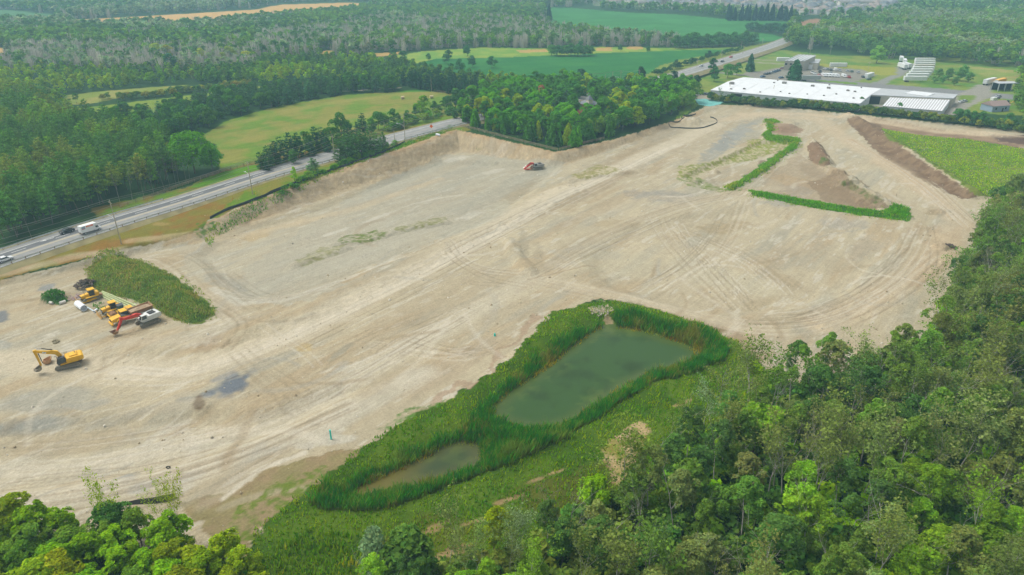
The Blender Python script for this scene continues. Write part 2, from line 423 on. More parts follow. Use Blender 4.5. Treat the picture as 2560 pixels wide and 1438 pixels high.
stroke([(1745,180),(1775,182),(1850,190)], 6, (164,162,152), .9, .2, nz=.2)
zone([(1735,237),(1778,237),(1776,250),(1738,250)], (186,178,160), 1, edge=0)
# distant town ground and bare plots
zone([(1490,-5),(2260,-5),(2260,20),(2140,34),(1990,38),(1840,28),(1700,24),(1480,14)], (150,146,128), 1, c2=(120,140,104), msc=16)
zone([(1985,58),(2040,46),(2075,58),(2010,74)], (176,140,112), 1, edge=0)
zone([(2090,60),(2130,52),(2125,62),(2100,66)], (200,182,150), 1)
# the construction site
SAND = (203, 190, 159)
SITE = [(-900,930),(-300,800),(0,702),(200,655),(330,620),(470,588),(515,560),(520,552),(640,502),(800,441),(960,386),(1140,323),(1390,380),(1560,342),(1700,296),(1775,262),(1900,262),(2160,288),(2560,327),(2700,345),
        (2560,500),(2440,560),(2440,660),(2400,720),(2320,840),(2150,930),(1990,960),(1900,945),(1850,870),(1810,826),(1740,800),(1600,760),(1540,748),(1480,752),(1440,775),(1380,780),(1340,835),(1270,900),(1180,960),(1130,1000),
        (1060,1030),(960,1080),(900,1122),(862,1160),(770,1225),(720,1260),(640,1330),(600,1400),(440,1400),(0,1330),(-300,1420),(-900,1500)]
sm = zone(SITE, SAND, 1, edge=1)
# broad tone, streaks along the haul direction
dv = np.array(W(1450, 470)) - np.array(W(560, 860)); th = math.atan2(dv[1], dv[0])
U = X * math.cos(th) + Y * math.sin(th); V = -X * math.sin(th) + Y * math.cos(th)
S_ = sm
def mult(m, f): C[m] *= f[:, None] if f.ndim == 1 else f
mult(S_, .88 + .24 * fbm(X[S_] / 22, Y[S_] / 22, 81, 4))
st = fbm(U[S_] / 22, V[S_] / 1.3, 82, 4); mult(S_, .90 + .20 * st)
t = (sstep(.5, .72, fbm(U[S_] / 30, V[S_] / 5, 84, 4)) * .4)[:, None]; C[S_] = C[S_] * (1 - t) + np.array(lin((190, 164, 124))) * t
t = (sstep(.52, .74, fbm(U[S_] / 34, V[S_] / 6, 89, 4)) * .5)[:, None]; C[S_] = C[S_] * (1 - t) + np.array(lin((180, 178, 160))) * t
t = (sstep(.63, .72, fbm(U[S_] / 7, V[S_] / 1.6, 93, 4)) * .55)[:, None]; C[S_] = C[S_] * (1 - t) + np.array(lin((226, 218, 198))) * t
# cut slope under the rim: orange loam, gullies
dr, _ = segdist(X, Y, RIMW); hv = rim_level(X, Y)
insd = S_ & ~inside(X, Y, OUTER)
sl = insd & (dr < hv * 1.75 + 4) & (PX0 > 470) & (PX0 < 1760)
k = 1 - sstep(.75, 1.25, dr[sl] / (hv[sl] * 1.75 + .8) + n1[sl] * .5)
a = (k * .42)[:, None]
C[sl] = C[sl] * (1 - a) + np.array(lin((206, 176, 132))) * a
top = (k * (1 - sstep(.0, .35, dr[sl] / (hv[sl] * 1.75) + n2[sl] * .35)) * .42)[:, None]
C[sl] = C[sl] * (1 - top) + np.array(lin((196, 148, 92))) * top
ff = 1 + (vnoise(X[sl] * 1.6 , Y[sl] * .6, 99) - .5) * .28 * k; mult(sl, ff)
# grey floor of the upper basin and other worked areas
zone([(1110,385),(1380,400),(1420,412),(1340,470),(1210,570),(960,660),(780,740),(600,760),(560,740),(700,610),(900,480)], (190,186,166), None, .55, 2)
zone([(430,620),(760,560),(1000,540),(1150,560),(900,660),(640,740),(520,700)], (196,190,168), None, .4, 2)
zone([(1380,470),(1560,380),(1720,318),(1800,330),(1700,400),(1560,460),(1400,490)], (178,160,130), None, .35, 2, mott=.6)
GREY = (158, 160, 152); BLUE = (132, 144, 150); BR = (168, 142, 112); PALE = (226, 219, 200)
for b in [(1830,345,75,22,32,(176,176,166),.8),(1790,375,70,20,35,GREY,.55),(1900,300,50,10,20,GREY,.3),(1650,490,110,18,-5,(168,164,152),.7),(1520,640,45,14,0,(172,170,158),.5),(578,970,66,26,28,(114,124,136),.9),
          (525,985,30,12,20,(130,138,144),.6),(600,960,16,22,10,(128,134,140),.7),(497,1008,20,22,0,(116,94,70),1.0,.35),(560,942,40,8,20,(150,154,156),.6),(5,790,22,26,-30,(132,136,138),.9),(120,717,30,9,15,(158,162,160),.8),(8,860,24,16,0,(176,180,172),.5),
          (60,1060,120,22,8,(160,164,158),.5),(180,1020,140,14,10,(166,168,160),.45),(300,1205,60,14,18,(158,164,166),.6),(360,1215,70,14,18,(136,148,158),.7),(480,1190,55,12,22,(146,156,164),.6),(650,1130,60,7,12,(150,158,164),.5),
          (760,868,24,12,10,(206,184,134),.9),(470,1000,30,10,0,(160,160,156),.4),(2000,470,60,16,0,(160,156,146),.5),(1880,440,30,10,10,(158,154,144),.6),(1960,500,60,22,5,(172,170,158),.6),(2040,430,60,20,-20,(170,154,126),.6),
          (1955,330,40,14,-10,(168,140,112),.8),(1905,405,12,6,20,(150,124,104),.8),(2000,455,120,16,-12,(206,176,128),.5),(2110,490,80,16,-28,(156,134,106),.75),(2170,520,50,14,-25,(160,136,110),.7),(2340,530,34,12,0,(166,148,116),.8),
          (2110,560,80,16,-5,(176,172,160),.5),(2170,620,60,30,20,(182,176,158),.4),(1300,480,60,20,35,(176,158,124),.5),(1500,470,120,14,30,(172,152,120),.5),(1420,500,80,10,30,(176,156,124),.5),
          (560,705,60,22,-20,(176,174,160),.5),(850,880,10,50,-55,(166,168,152),.5),(880,915,60,8,20,PALE,.6),(1000,720,90,16,30,(184,168,132),.4),(640,590,60,12,18,(204,176,122),.5),(450,600,70,9,18,(206,172,118),.6),
          (520,870,50,14,10,(186,162,124),.6),(540,860,60,22,12,(184,162,128),.5),(1100,1000,60,8,25,PALE,.6),(1500,770,40,16,5,(206,190,168),.8),(830,1100,60,14,5,(214,208,190),.7),(760,1115,30,10,5,(212,206,190),.6),
          (1170,540,40,8,15,PALE,.5),(940,545,60,5,20,PALE,.6),(840,580,50,4,18,PALE,.6),(1230,430,50,5,12,PALE,.5),(1130,400,50,6,12,PALE,.6),(1310,610,14,40,5,(176,166,140),.6),(1345,640,14,40,5,(180,168,140),.5),
          (2340,600,40,30,-60,(184,158,122),.5),(2300,690,40,20,40,(184,160,128),.5),(1540,560,60,12,0,(186,168,130),.5),(1810,570,80,16,5,(184,164,124),.6),(1700,590,60,10,5,(186,168,130),.5),(1960,700,80,16,-20,(180,162,128),.45),
          (1900,760,60,14,20,(182,166,132),.5),(1640,420,30,12,30,(188,168,132),.6),(80,1010,70,10,0,(188,178,148),.4),(400,560,30,6,0,(198,168,120),.4),(110,925,40,10,0,(190,172,138),.5),(180,925,50,9,8,(180,164,132),.5),(300,845,90,12,8,(182,164,130),.4)]:
    blot(*b)
# brown banks and disturbed topsoil
BANK = [(2110,296),(2160,290),(2230,302),(2330,322),(2420,330),(2400,345),(2300,335),(2225,330),(2260,372),(2330,418),(2400,462),(2445,490),(2410,500),(2340,468),(2270,432),(2200,390),(2160,345)]
zone(BANK, (156,132,104), 1, c2=(136,112,88), msc=2.5)
zone([(2200,310),(2330,322),(2560,352),(2560,372),(2300,340),(2215,332)], (158,132,106), 1, c2=(176,150,120), msc=4)
zone([(2480,340),(2560,338),(2600,350),(2560,362),(2500,354)], (118,96,84), 1)
zone([(2020,356),(2045,354),(2072,395),(2080,412),(2055,418),(2025,400)], (152,126,100), 1)
zone([(2060,418),(2110,430),(2215,505),(2230,520),(2170,528),(2070,505),(2030,465)], (146,124,96), 1, alpha=.75, edge=2)
zone([(1990,380),(2060,410),(2110,430),(2220,510),(2160,528),(1880,480),(1930,430)], (172,150,120), 1, alpha=.45, edge=2)
zone([(1925,308),(1980,310),(2010,325),(2000,335),(1935,330)], (166,136,110), 1, alpha=.8)
zone([(440,1262),(560,1230),(700,1165),(780,1135),(900,1120),(860,1170),(740,1250),(640,1320),(600,1410),(520,1330)], (168,148,112), 1, c2=(160,148,104), msc=4)
zone([(1040,1020),(1200,950),(1310,860),(1345,790),(1370,800),(1330,860),(1190,975),(1080,1035)], (184,158,130), 1, alpha=.7, edge=2)
zone([(1600,752),(1740,790),(1850,830),(1900,880),(1910,940),(1880,900),(1830,850),(1720,806),(1620,775)], (176,154,124), 1, alpha=.75)
zone([(2290,660),(2350,590),(2400,560),(2400,640),(2340,700),(2290,720)], (186,160,126), 1, alpha=.5)
for p in ([(2050,385),(2075,400),(2070,420),(2050,412)],[(1190,372),(1210,366),(1215,376),(1195,380)],[(230,700),(262,690),(250,720),(225,716)]): zone(p, (104,124,62), .2, mott=.5)
# broad graded areas
for b in [(1000,700,260,34,27,(186,168,134),.55),(760,840,170,26,22,(190,172,138),.5),(1090,770,230,60,27,(190,174,142),.4),(1150,905,170,34,32,(188,170,140),.5),(930,950,120,34,20,(188,174,144),.35),(1560,660,130,44,-8,(206,196,166),.6),(1800,690,190,36,-14,(206,198,170),.5),
          (1500,520,150,16,24,(182,162,128),.45),(1480,440,130,16,30,(180,160,126),.5),(180,1110,260,26,8,(192,176,144),.5),(120,1000,170,34,8,(166,168,158),.55),(60,1070,150,22,8,(172,174,164),.5),(480,1010,150,16,10,(196,184,158),.4),(1250,480,170,24,26,(178,176,158),.4),
          (960,470,220,18,22,(196,192,172),.5),(900,640,200,20,22,(200,194,172),.4),(2250,440,110,20,-38,(212,192,158),.5),(1660,340,90,20,30,(186,172,144),.5),(1580,390,90,14,30,(182,164,132),.5)]:
    blot(*b, .35, 9, 64)
# haul roads and tracks
for pts, w, c, a in [([(-200,905),(60,905),(300,925),(450,932),(560,905),(700,850),(860,770),(1040,680),(1210,590),(1400,480),(1560,415),(1700,352),(1790,312)], 9.5, (220,207,178), 1.0),
                  ([(300,930),(470,935),(620,890),(900,765),(1200,605),(1450,470),(1700,360)], 3.5, (230,219,194), .8),
                  ([(1330,690),(1380,700),(1480,725),(1600,748),(1750,790),(1850,815),(1950,835)], 6, (214,200,170), .7),
                  ([(1210,760),(1330,690),(1420,640),(1560,560),(1680,510),(1860,480),(1950,470)], 5, (210,196,166), .5),
                  ([(1850,480),(1750,500),(1640,495),(1450,540)], 5, (208,192,160), .5),
                  ([(1800,300),(1900,285),(2050,300),(2130,360),(2250,430),(2350,500),(2400,560),(2330,640),(2200,740),(2050,810)], 9, (218,198,164), .7),
                  ([(2130,350),(2270,440),(2370,520)], 3, (206,178,138), .6),
                  ([(-200,1180),(200,1160),(400,1120),(600,1075),(800,1000),(900,930),(1000,880),(1150,800),(1330,700)], 7, (212,202,176), .7),
                  ([(-200,1290),(200,1235),(450,1200),(620,1130),(780,1080),(900,1010),(1060,930)], 6, (218,208,184), .7),
                  ([(560,1245),(640,1180),(760,1130)], 1.2, (228,218,196), .8),
                  ([(2560,345),(2350,330),(2160,300),(2000,285),(1860,285)], 8, (222,202,168), .75),
                  ([(330,620),(520,600),(700,560),(900,510),(1100,440)], 4, (216,196,160), .5),
                  ([(0,700),(200,655),(340,640),(560,760),(600,800),(480,860),(330,860)], 5, (212,198,170), .5),
                  ([(530,720),(600,760),(720,750),(860,700),(1000,630)], 2.5, (222,216,198), .5)]:
    stroke(pts, w, c, a, .6, nz=1.2)
rng = np.random.default_rng(7)
TRK = [([(300,925),(450,938),(600,895),(860,780),(1200,600),(1450,475),(1700,360)], 5), ([(-200,1175),(200,1165),(420,1115),(700,1040),(880,960),(1150,800)], 5), ([(1320,700),(1500,735),(1750,792),(1900,825),(2050,815),(2200,745),(2330,640)], 5),
       ([(1850,490),(2050,300),(1900,280),(1760,320)], 2), ([(2120,350),(2280,445),(2390,550)], 5), ([(-200,1280),(250,1230),(600,1140),(900,1000)], 5), ([(1330,690),(1500,590),(1700,515),(1900,470)], 4), ([(1700,560),(1900,640),(2000,730)], 3),
       ([(1650,540),(1700,620),(1850,760)], 4), ([(330,640),(430,640),(520,740),(620,800),(560,860)], 3), ([(530,640),(560,700),(640,745),(760,735),(900,680),(1100,610)], 3), ([(1860,500),(1800,640),(1650,720)], 3), ([(600,870),(700,960),(760,1010)], 3),
       ([(1100,600),(1180,680),(1300,690)], 3), ([(2300,560),(2250,680),(2050,790),(1900,800)], 4), ([(900,860),(1100,900),(1180,880)], 3), ([(0,1100),(200,1090),(420,1050)], 3), ([(760,950),(880,860),(1030,800)], 3)]
for pts, n in TRK:
    P = WP(pts)
    for i in range(n):
        Q = P + rng.normal(0, 1.8, 2) + rng.normal(0, .6, P.shape)
        # smooth the line
        for _ in range(3): Q = np.vstack([Q[:1]] + [np.vstack([Q[j] * .75 + Q[j + 1] * .25, Q[j] * .25 + Q[j + 1] * .75]) for j in range(len(Q) - 1)] + [Q[-1:]])
        dark = rng.random() < .6
        stroke(Q, .65, (160,142,110) if dark else (230,220,198), .2 if dark else .26, .6, rut=1.1, nz=.25, world=True, lift=-.06 if dark else 0)
for pts, n in TRK:
    P = WP(pts)
    for i in range(n):
        Q = P + rng.normal(0, 4.5, 2) + rng.normal(0, 1.2, P.shape)
        for _ in range(3): Q = np.vstack([Q[:1]] + [np.vstack([Q[j] * .75 + Q[j + 1] * .25, Q[j] * .25 + Q[j + 1] * .75]) for j in range(len(Q) - 1)] + [Q[-1:]])
        k0 = int(rng.integers(0, max(1, len(Q) - 8))); Q = Q[k0:k0 + int(rng.integers(8, 26))]
        if len(Q) > 2: stroke(Q, .42, (150,134,106) if rng.random() < .6 else (230,222,204), .36, .35, rut=1.0, nz=.08, world=True, lift=-.08)
# short curved scars left by dozers
for i in range(150):
    px = rng.uniform(-50, 2350); py = rng.uniform(300, 1250)
    if not inside(np.array([px]), np.array([py]), SITE)[0]: continue
    c = np.array(W(px, py)); ang = th + rng.normal(0, .5) + (math.pi / 2 if rng.random() < .15 else 0); L = rng.uniform(8, 30); cur = rng.normal(0, .03)
    tt = np.linspace(-1, 1, 7) * L / 2
    Q = np.stack([c[0] + np.cos(ang + cur * tt) * tt, c[1] + np.sin(ang + cur * tt) * tt], 1)
    stroke(Q, rng.uniform(.6, 2.2), [(170,150,116),(226,216,194),(186,182,166)][int(rng.integers(3))], rng.uniform(.2, .5), .7, nz=.6, world=True)
# herringbone cat tracks on the worked slopes
sl2 = S_ & (np.abs(dr) < 1e8)
# weeds and thin green on the sand
for q, c, mt in [([(1700,415),(1780,405),(1900,350),(1985,352),(1960,372),(1880,400),(1800,415),(1740,440),(1690,446)], (150,156,66), .5), ([(1870,350),(1960,348),(1985,360),(1900,385),(1860,380)], (158,166,62), .3),
                 ([(840,608),(860,592),(940,575),(975,580),(960,598),(900,608)], (122,138,64), .5), ([(975,570),(1110,540),(1115,556),(1020,580)], (150,150,92), .8), ([(740,650),(800,620),(860,610),(840,640),(760,668)], (158,156,104), .8),
                 ([(1420,440),(1500,412),(1560,425),(1460,450)], (160,156,84), .6), ([(490,560),(540,545),(545,575),(500,585)], (98,132,52), .3), ([(480,575),(520,560),(530,580),(490,600)], (110,140,60), .5),
                 ([(600,1270),(700,1200),(800,1160),(840,1175),(740,1250),(650,1320),(600,1400),(560,1330)], (120,138,56), .35), ([(1690,446),(1740,440),(1800,470),(1870,478),(1800,480),(1720,465)], (136,150,74), .5),
                 ([(310,700),(230,655),(300,640),(280,668)], (150,156,100), .9), ([(2095,455),(2120,450),(2210,500),(2190,510)], (112,124,66), .7), ([(960,1075),(1100,1015),(1120,1000),(1030,1020),(940,1075)], (96,140,50), .6)]:
    zone(q, c, .3, mott=mt, msc=1.1)
MOUNDPX = [(222,670),(262,642),(300,638),(380,660),(440,693),(480,722),(522,760),(542,787),(512,807),(480,814),(430,799),(400,782),(380,770),(330,752),(248,730),(212,712)]
zone(MOUNDPX, (104,128,52), 0, c2=(130,128,62), msc=3)
zone([(106,748),(115,735),(140,730),(165,737),(172,750),(150,760),(118,758)], (70,110,50), 0)
STRIP1 = [(1912,300),(1935,297),(1952,306),(1930,310),(1935,328),(1925,338),(1962,340),(1995,345),(2004,354),(1990,370),(1910,432),(1830,478),(1808,474),(1890,420),(1975,362),(1965,354),(1915,350),(1905,338),(1920,328)]
STRIP2 = [(1870,480),(1895,480),(2080,512),(2200,528),(2240,512),(2270,520),(2279,540),(2265,552),(2200,545),(2060,524),(1875,488)]
zone(STRIP1, (96,140,44), 0); zone(STRIP2, (90,136,44), 0)
RFIELD = [(2206,322),(2300,338),(2430,350),(2560,372),(2700,400),(2700,520),(2560,500),(2440,490),(2395,455),(2330,412),(2270,370),(2215,345)]
zone(RFIELD, (116,140,52), 0, c2=(136,150,66), msc=7)
GREENW = [(1480,757),(1540,750),(1600,763),(1740,802),(1850,860),(1890,900),(1960,960),(1950,1010),(1800,1090),(1640,1190),(1520,1330),(1400,1400),(1300,1440),(1000,1500),(600,1560),(560,1450),(620,1380),(640,1330),(700,1275),(760,1228),(862,1160),(900,1122),(960,1080),(1060,1030),(1130,1000),(1270,900),(1340,835),(1380,778),(1440,768)]
zone(GREENW, (98,124,46), 0, c2=(78,108,38), msc=6)
zone([(1480,768),(1515,760),(1530,775),(1510,785),(1485,780)], (208,194,166), 1)
zone([(1508,790),(1528,792),(1536,822),(1510,824)], (176,160,128), 1)
SCARP = [(1592,1054),(1606,1056),(1622,1080),(1606,1120),(1580,1150),(1568,1200),(1545,1222),(1522,1190),(1512,1125),(1545,1088)]
zone(SCARP, (200,178,138), 1, c2=(150,146,80), msc=2)
for b in [(1390,1180,40,6,18),(1340,1200,30,5,18),(1270,1250,40,7,18),(1090,1320,40,10,25),(1130,1380,60,12,20),(1700,1010,40,5,20),(1200,1300,50,6,15)]: blot(*b, (196,170,132), .85)
blot(1400, 1230, 160, 60, 15, (104, 92, 50), .5); blot(1050, 1345, 180, 60, 10, (110, 100, 50), .4)
# pond beds
for poly in (POND, POND2):
    m = near_box(X, Y, poly, 3); dd, _ = segdist(X[m], Y[m], poly, True); i = inside(X[m], Y[m], poly)
    a = np.where(i, 1, 1 - sstep(0, 1.5, dd))[:, None]; C[m] = C[m] * (1 - a) + np.array(lin((112, 98, 54))) * a
# overall unevenness everywhere
C *= (.93 + .14 * fbm(X / 1.7, Y / 1.7, 111, 2))[:, None]
C = np.clip(C * .62, .003, .9)
ns_ = ~S_; mm_ = C[ns_].mean(1, keepdims=True); C[ns_] = np.clip(mm_ + (C[ns_] - mm_) * 1.15, .003, .9)
nx, ny = len(xs), len(ys)
idx = np.arange(nx * ny).reshape(ny, nx)
F = np.stack([idx[:-1, :-1].ravel(), idx[:-1, 1:].ravel(), idx[1:, 1:].ravel(), idx[1:, :-1].ravel()], 1)
gm = bpy.data.materials.new("ground_surface"); gm.use_nodes = True
n = gm.node_tree; b = n.nodes["Principled BSDF"]; b.inputs["Roughness"].default_value = .95; b.inputs["Specular IOR Level"].default_value = .1
ca = n.nodes.new("ShaderNodeVertexColor"); ca.layer_name = "tint"
geo = n.nodes.new("ShaderNodeNewGeometry")
rotm = n.nodes.new("ShaderNodeMapping"); rotm.vector_type = 'TEXTURE'; rotm.inputs["Rotation"].default_value = (0, 0, th); rotm.inputs["Scale"].default_value = (9.0, .8, 1)
n.links.new(geo.outputs["Position"], rotm.inputs[0])
def nzn(vec, sc, det):
    q = n.nodes.new("ShaderNodeTexNoise"); q.inputs["Scale"].default_value = sc; q.inputs["Detail"].default_value = det; q.inputs["Roughness"].default_value = .65
    n.links.new(vec, q.inputs["Vector"]); return q.outputs[0]
def mrange(v, a, b_):
    q = n.nodes.new("ShaderNodeMapRange"); q.inputs[1].default_value = .25; q.inputs[2].default_value = .75; q.inputs[3].default_value = a; q.inputs[4].default_value = b_
    n.links.new(v, q.inputs[0]); return q.outputs[0]
def mulc(c, v):
    q = n.nodes.new("ShaderNodeMix"); q.data_type = 'RGBA'; q.blend_type = 'MULTIPLY'; q.inputs[0].default_value = 1
    n.links.new(c, q.inputs[6]); n.links.new(v, q.inputs[7]); return q.outputs[2]
fine = nzn(geo.outputs["Position"], 1.6, 8); strk = nzn(rotm.outputs[0], 1.0, 5)
rot2 = n.nodes.new("ShaderNodeMapping"); rot2.vector_type = 'TEXTURE'; rot2.inputs["Rotation"].default_value = (0, 0, th + 1.0); rot2.inputs["Scale"].default_value = (6.0, .9, 1); n.links.new(geo.outputs["Position"], rot2.inputs[0])
strk2 = nzn(rot2.outputs[0], .8, 5)
crisp = nzn(geo.outputs['Position'], 3.2, 6)
c = mulc(mulc(mulc(mulc(ca.outputs[0], mrange(crisp, .87, 1.13)), mrange(fine, .86, 1.14)), mrange(strk, .90, 1.10)), mrange(strk2, .95, 1.05))
n.links.new(c, b.inputs["Base Color"])
bp = n.nodes.new("ShaderNodeBump"); bp.inputs["Strength"].default_value = .55; bp.inputs["Distance"].default_value = .35
ad = n.nodes.new("ShaderNodeMath"); ad.operation = 'ADD'; n.links.new(fine, ad.inputs[0]); n.links.new(strk, ad.inputs[1])
n.links.new(ad.outputs[0], bp.inputs["Height"]); n.links.new(bp.outputs[0], b.inputs["Normal"])
ground = new_obj("ground", mesh_np("ground", np.stack([X, Y, Z], 1), F, C, True, gm)); tag(ground, kind="structure")

# ------------------------------------------------------------------ ponds
def water(poly, shallow, deep, name, blots):
    P = poly; cx, cy_ = P.mean(0)
    gx = np.arange(P[:, 0].min() - 3, P[:, 0].max() + 3, .6); gy = np.arange(P[:, 1].min() - 3, P[:, 1].max() + 3, .6)
    A, B = np.meshgrid(gx, gy); a = A.ravel(); b_ = B.ravel()
    dd, _ = segdist(a, b_, P, True); i = inside(a, b_, P)
    depth = np.where(i, dd, 0)
    bx, by = P[:, 0].max(), P[:, 1].min()
    t = sstep(0, 3.5, depth + (fbm(a / 4, b_ / 4, 3, 3) - .5) * 1.5)[:, None]
    c_ = np.array(lin(shallow)) * (1 - t) + np.array(lin(deep)) * t
    w = sstep(.5, .8, fbm(a / 7, b_ / 7, 15, 4)) * .5
    c_ = c_ * (1 - w[:, None] * t * .65)
    al = (sstep(.56, .68, fbm(a / 2.2, b_ / 2.2, 61, 4)) * (1 - sstep(1.0, 6.5, depth)) * .22)[:, None]; c_ = c_ * (1 - al) + np.array(lin((112, 128, 54))) * al
    if name == 'second':
        px, py = proj(a, b_, -1.6); s2 = sstep(1090, 960, px)[:, None]
        c_ = c_ * (1 - s2) + np.array(lin((104, 98, 44))) * s2
    keep = (i | (dd < 2.4)).reshape(A.shape)
    id2 = np.arange(a.size).reshape(A.shape)
    f = np.stack([id2[:-1, :-1].ravel(), id2[:-1, 1:].ravel(), id2[1:, 1:].ravel(), id2[1:, :-1].ravel()], 1)
    kf = keep[:-1, :-1].ravel() & keep[1:, 1:].ravel() & keep[:-1, 1:].ravel() & keep[1:, :-1].ravel()
    me = mesh_np("pond_water", np.stack([a, b_, np.full(a.size, -1.6)], 1), f[kf], c_ * .85, True, WM)
    return tag(new_obj("pond_water", me), kind="structure")
WM = bpy.data.materials.new("murky_water"); WM.use_nodes = True
n = WM.node_tree; b = n.nodes["Principled BSDF"]; b.inputs["Roughness"].default_value = .22; b.inputs["IOR"].default_value = 1.33; b.inputs["Specular IOR Level"].default_value = .35
v = n.nodes.new("ShaderNodeVertexColor"); v.layer_name = "tint"; n.links.new(v.outputs[0], b.inputs["Base Color"])
q = n.nodes.new("ShaderNodeTexNoise"); q.inputs["Scale"].default_value = 2.2; q.inputs["Detail"].default_value = 4
g2 = n.nodes.new("ShaderNodeNewGeometry"); n.links.new(g2.outputs["Position"], q.inputs["Vector"])
bp = n.nodes.new("ShaderNodeBump"); bp.inputs["Strength"].default_value = .3; bp.inputs["Distance"].default_value = .12
n.links.new(q.outputs[0], bp.inputs["Height"]); n.links.new(bp.outputs[0], b.inputs["Normal"])
water(POND, (78, 96, 46), (56, 86, 40), 'main', None)
water(POND2, (82, 88, 50), (58, 74, 42), 'second', None)
# ------------------------------------------------------------------ vegetation
def leaf_mat(name, trans=.35, use_obj=True):
    m = bpy.data.materials.new(name); m.use_nodes = True
    n = m.node_tree; n.nodes.clear()
    out = n.nodes.new("ShaderNodeOutputMaterial"); v = n.nodes.new("ShaderNodeVertexColor"); v.layer_name = "tint"
    col = v.outputs[0]
    if use_obj:
        oi = n.nodes.new("ShaderNodeObjectInfo"); q = n.nodes.new("ShaderNodeMix"); q.data_type = 'RGBA'; q.blend_type = 'MULTIPLY'; q.inputs[0].default_value = 1
        n.links.new(v.outputs[0], q.inputs[6]); n.links.new(oi.outputs["Color"], q.inputs[7]); col = q.outputs[2]
    d = n.nodes.new("ShaderNodeBsdfDiffuse"); t = n.nodes.new("ShaderNodeBsdfTranslucent"); x = n.nodes.new("ShaderNodeMixShader"); x.inputs[0].default_value = trans
    n.links.new(col, d.inputs[0]); n.links.new(col, t.inputs[0]); n.links.new(d.outputs[0], x.inputs[1]); n.links.new(t.outputs[0], x.inputs[2]); n.links.new(x.outputs[0], out.inputs[0])
    return m
LEAF = leaf_mat("foliage"); LEAFS = leaf_mat("foliage_mass", .35, False)
BARK = mat("bark", (.16, .13, .10), .95, noise=.3, scale=3); BARKG = mat("pale_bark", (.50, .47, .41), .95, noise=.25, scale=3); BARKD = mat("dead_wood", (.38, .35, .31), .95, noise=.2, scale=3)
R = np.random.default_rng(11)
def unit(v): return v / (np.linalg.norm(v, axis=-1, keepdims=True) + 1e-9)
def cards(P, N, size, rng, aspect=1.0, up=None):
    """quads centred on P, facing N, random spin; up: (n,3) long direction"""
    n = len(P); a = rng.normal(size=(n, 3)) if up is None else up + rng.normal(size=(n, 3)) * .15
    t = unit(np.cross(N, a)); b = unit(np.cross(N, t))
    s = (size * np.minimum(.45 + rng.gamma(2.2, .26, n), 1.75))[:, None] * .5
    asp = aspect * rng.uniform(.7, 1.3, n)[:, None]
    j = rng.uniform(.6, 1.3, (4, n, 1))
    V = np.stack([P + t * s * j[0], P + b * s * asp * j[1], P - t * s * j[2], P - b * s * asp * j[3]], 1)
    V += (N * s)[:, None, :] * rng.uniform(-.35, .35, (n, 4, 1))
    F = np.arange(4 * n).reshape(n, 4)
    return V.reshape(-1, 3), F
def crown_round(rng, H, Rr, base, lobes, n, size, squash=1.0, gap=.15, top=.35, conic=0.0):
    """an uneven broadleaf crown: overlapping lobes covered with leaf clumps"""
    L = []
    cz = (H + base) / 2; hz = (H - base) / 2
    for i in range(lobes):
        u = rng.uniform(-1, 1) ** 1.0; a = rng.uniform(0, 2 * math.pi); u = u if u > -.75 else rng.uniform(-.2, 1)
        k = math.sqrt(max(0, 1 - u * u)); rr = rng.uniform(.25, .82)
        w = 1 - conic * (u * .5 + .5)
        r = rng.uniform(.17, .42) * Rr * (1 if conic == 0 else (.55 + .6 * w))
        L.append((math.cos(a) * k * rr * Rr * w, math.sin(a) * k * rr * Rr * w, cz + u * (hz - r * .8), r, rng.uniform(.82, 1.18)))
    L.append((0, 0, H - Rr * top, Rr * top, 1.05))
    L = np.array(L)
    wts = L[:, 3] ** 2; pick = rng.choice(len(L), size=int(n * 1.7), p=wts / wts.sum())
    d = unit(rng.normal(size=(len(pick), 3))); d[:, 2] = np.where(d[:, 2] < -.35, -d[:, 2], d[:, 2])
    rr = rng.uniform(.72, 1.08, len(pick))[:, None]
    P = L[pick, :3] + d * rr * L[pick, 3:4] * np.array([1, 1, squash])
    keep = np.ones(len(P), bool)
    for l in L:
        dd = np.linalg.norm(P - l[:3], axis=1); keep &= ~(dd < l[3] * .62)
    g = vnoise(P[:, 0] * 1.1 + P[:, 2] * .7, P[:, 1] * 1.1 - P[:, 2] * .6, int(rng.integers(999))); keep &= g > gap
    P = P[keep][:n]; d = d[keep][:n]; pk = pick[keep][:n]
    out = unit(P - np.array([0, 0, cz - hz * .3]))
    N = unit(d * .7 + out * .3 + rng.normal(size=P.shape) * .5 + np.array([0, 0, .25]))
    V, F = cards(P, N, size, rng)
    c = (L[pk, 4] * rng.uniform(.72, 1.3, len(P)))[:, None] * np.array([1, 1, 1])
    c = c * (1 + (rng.normal(size=(len(P), 1)) * .07) * np.array([1.4, .2, -.6]))
    return V, F, np.repeat(np.clip(c, .2, 2), 4, 0)
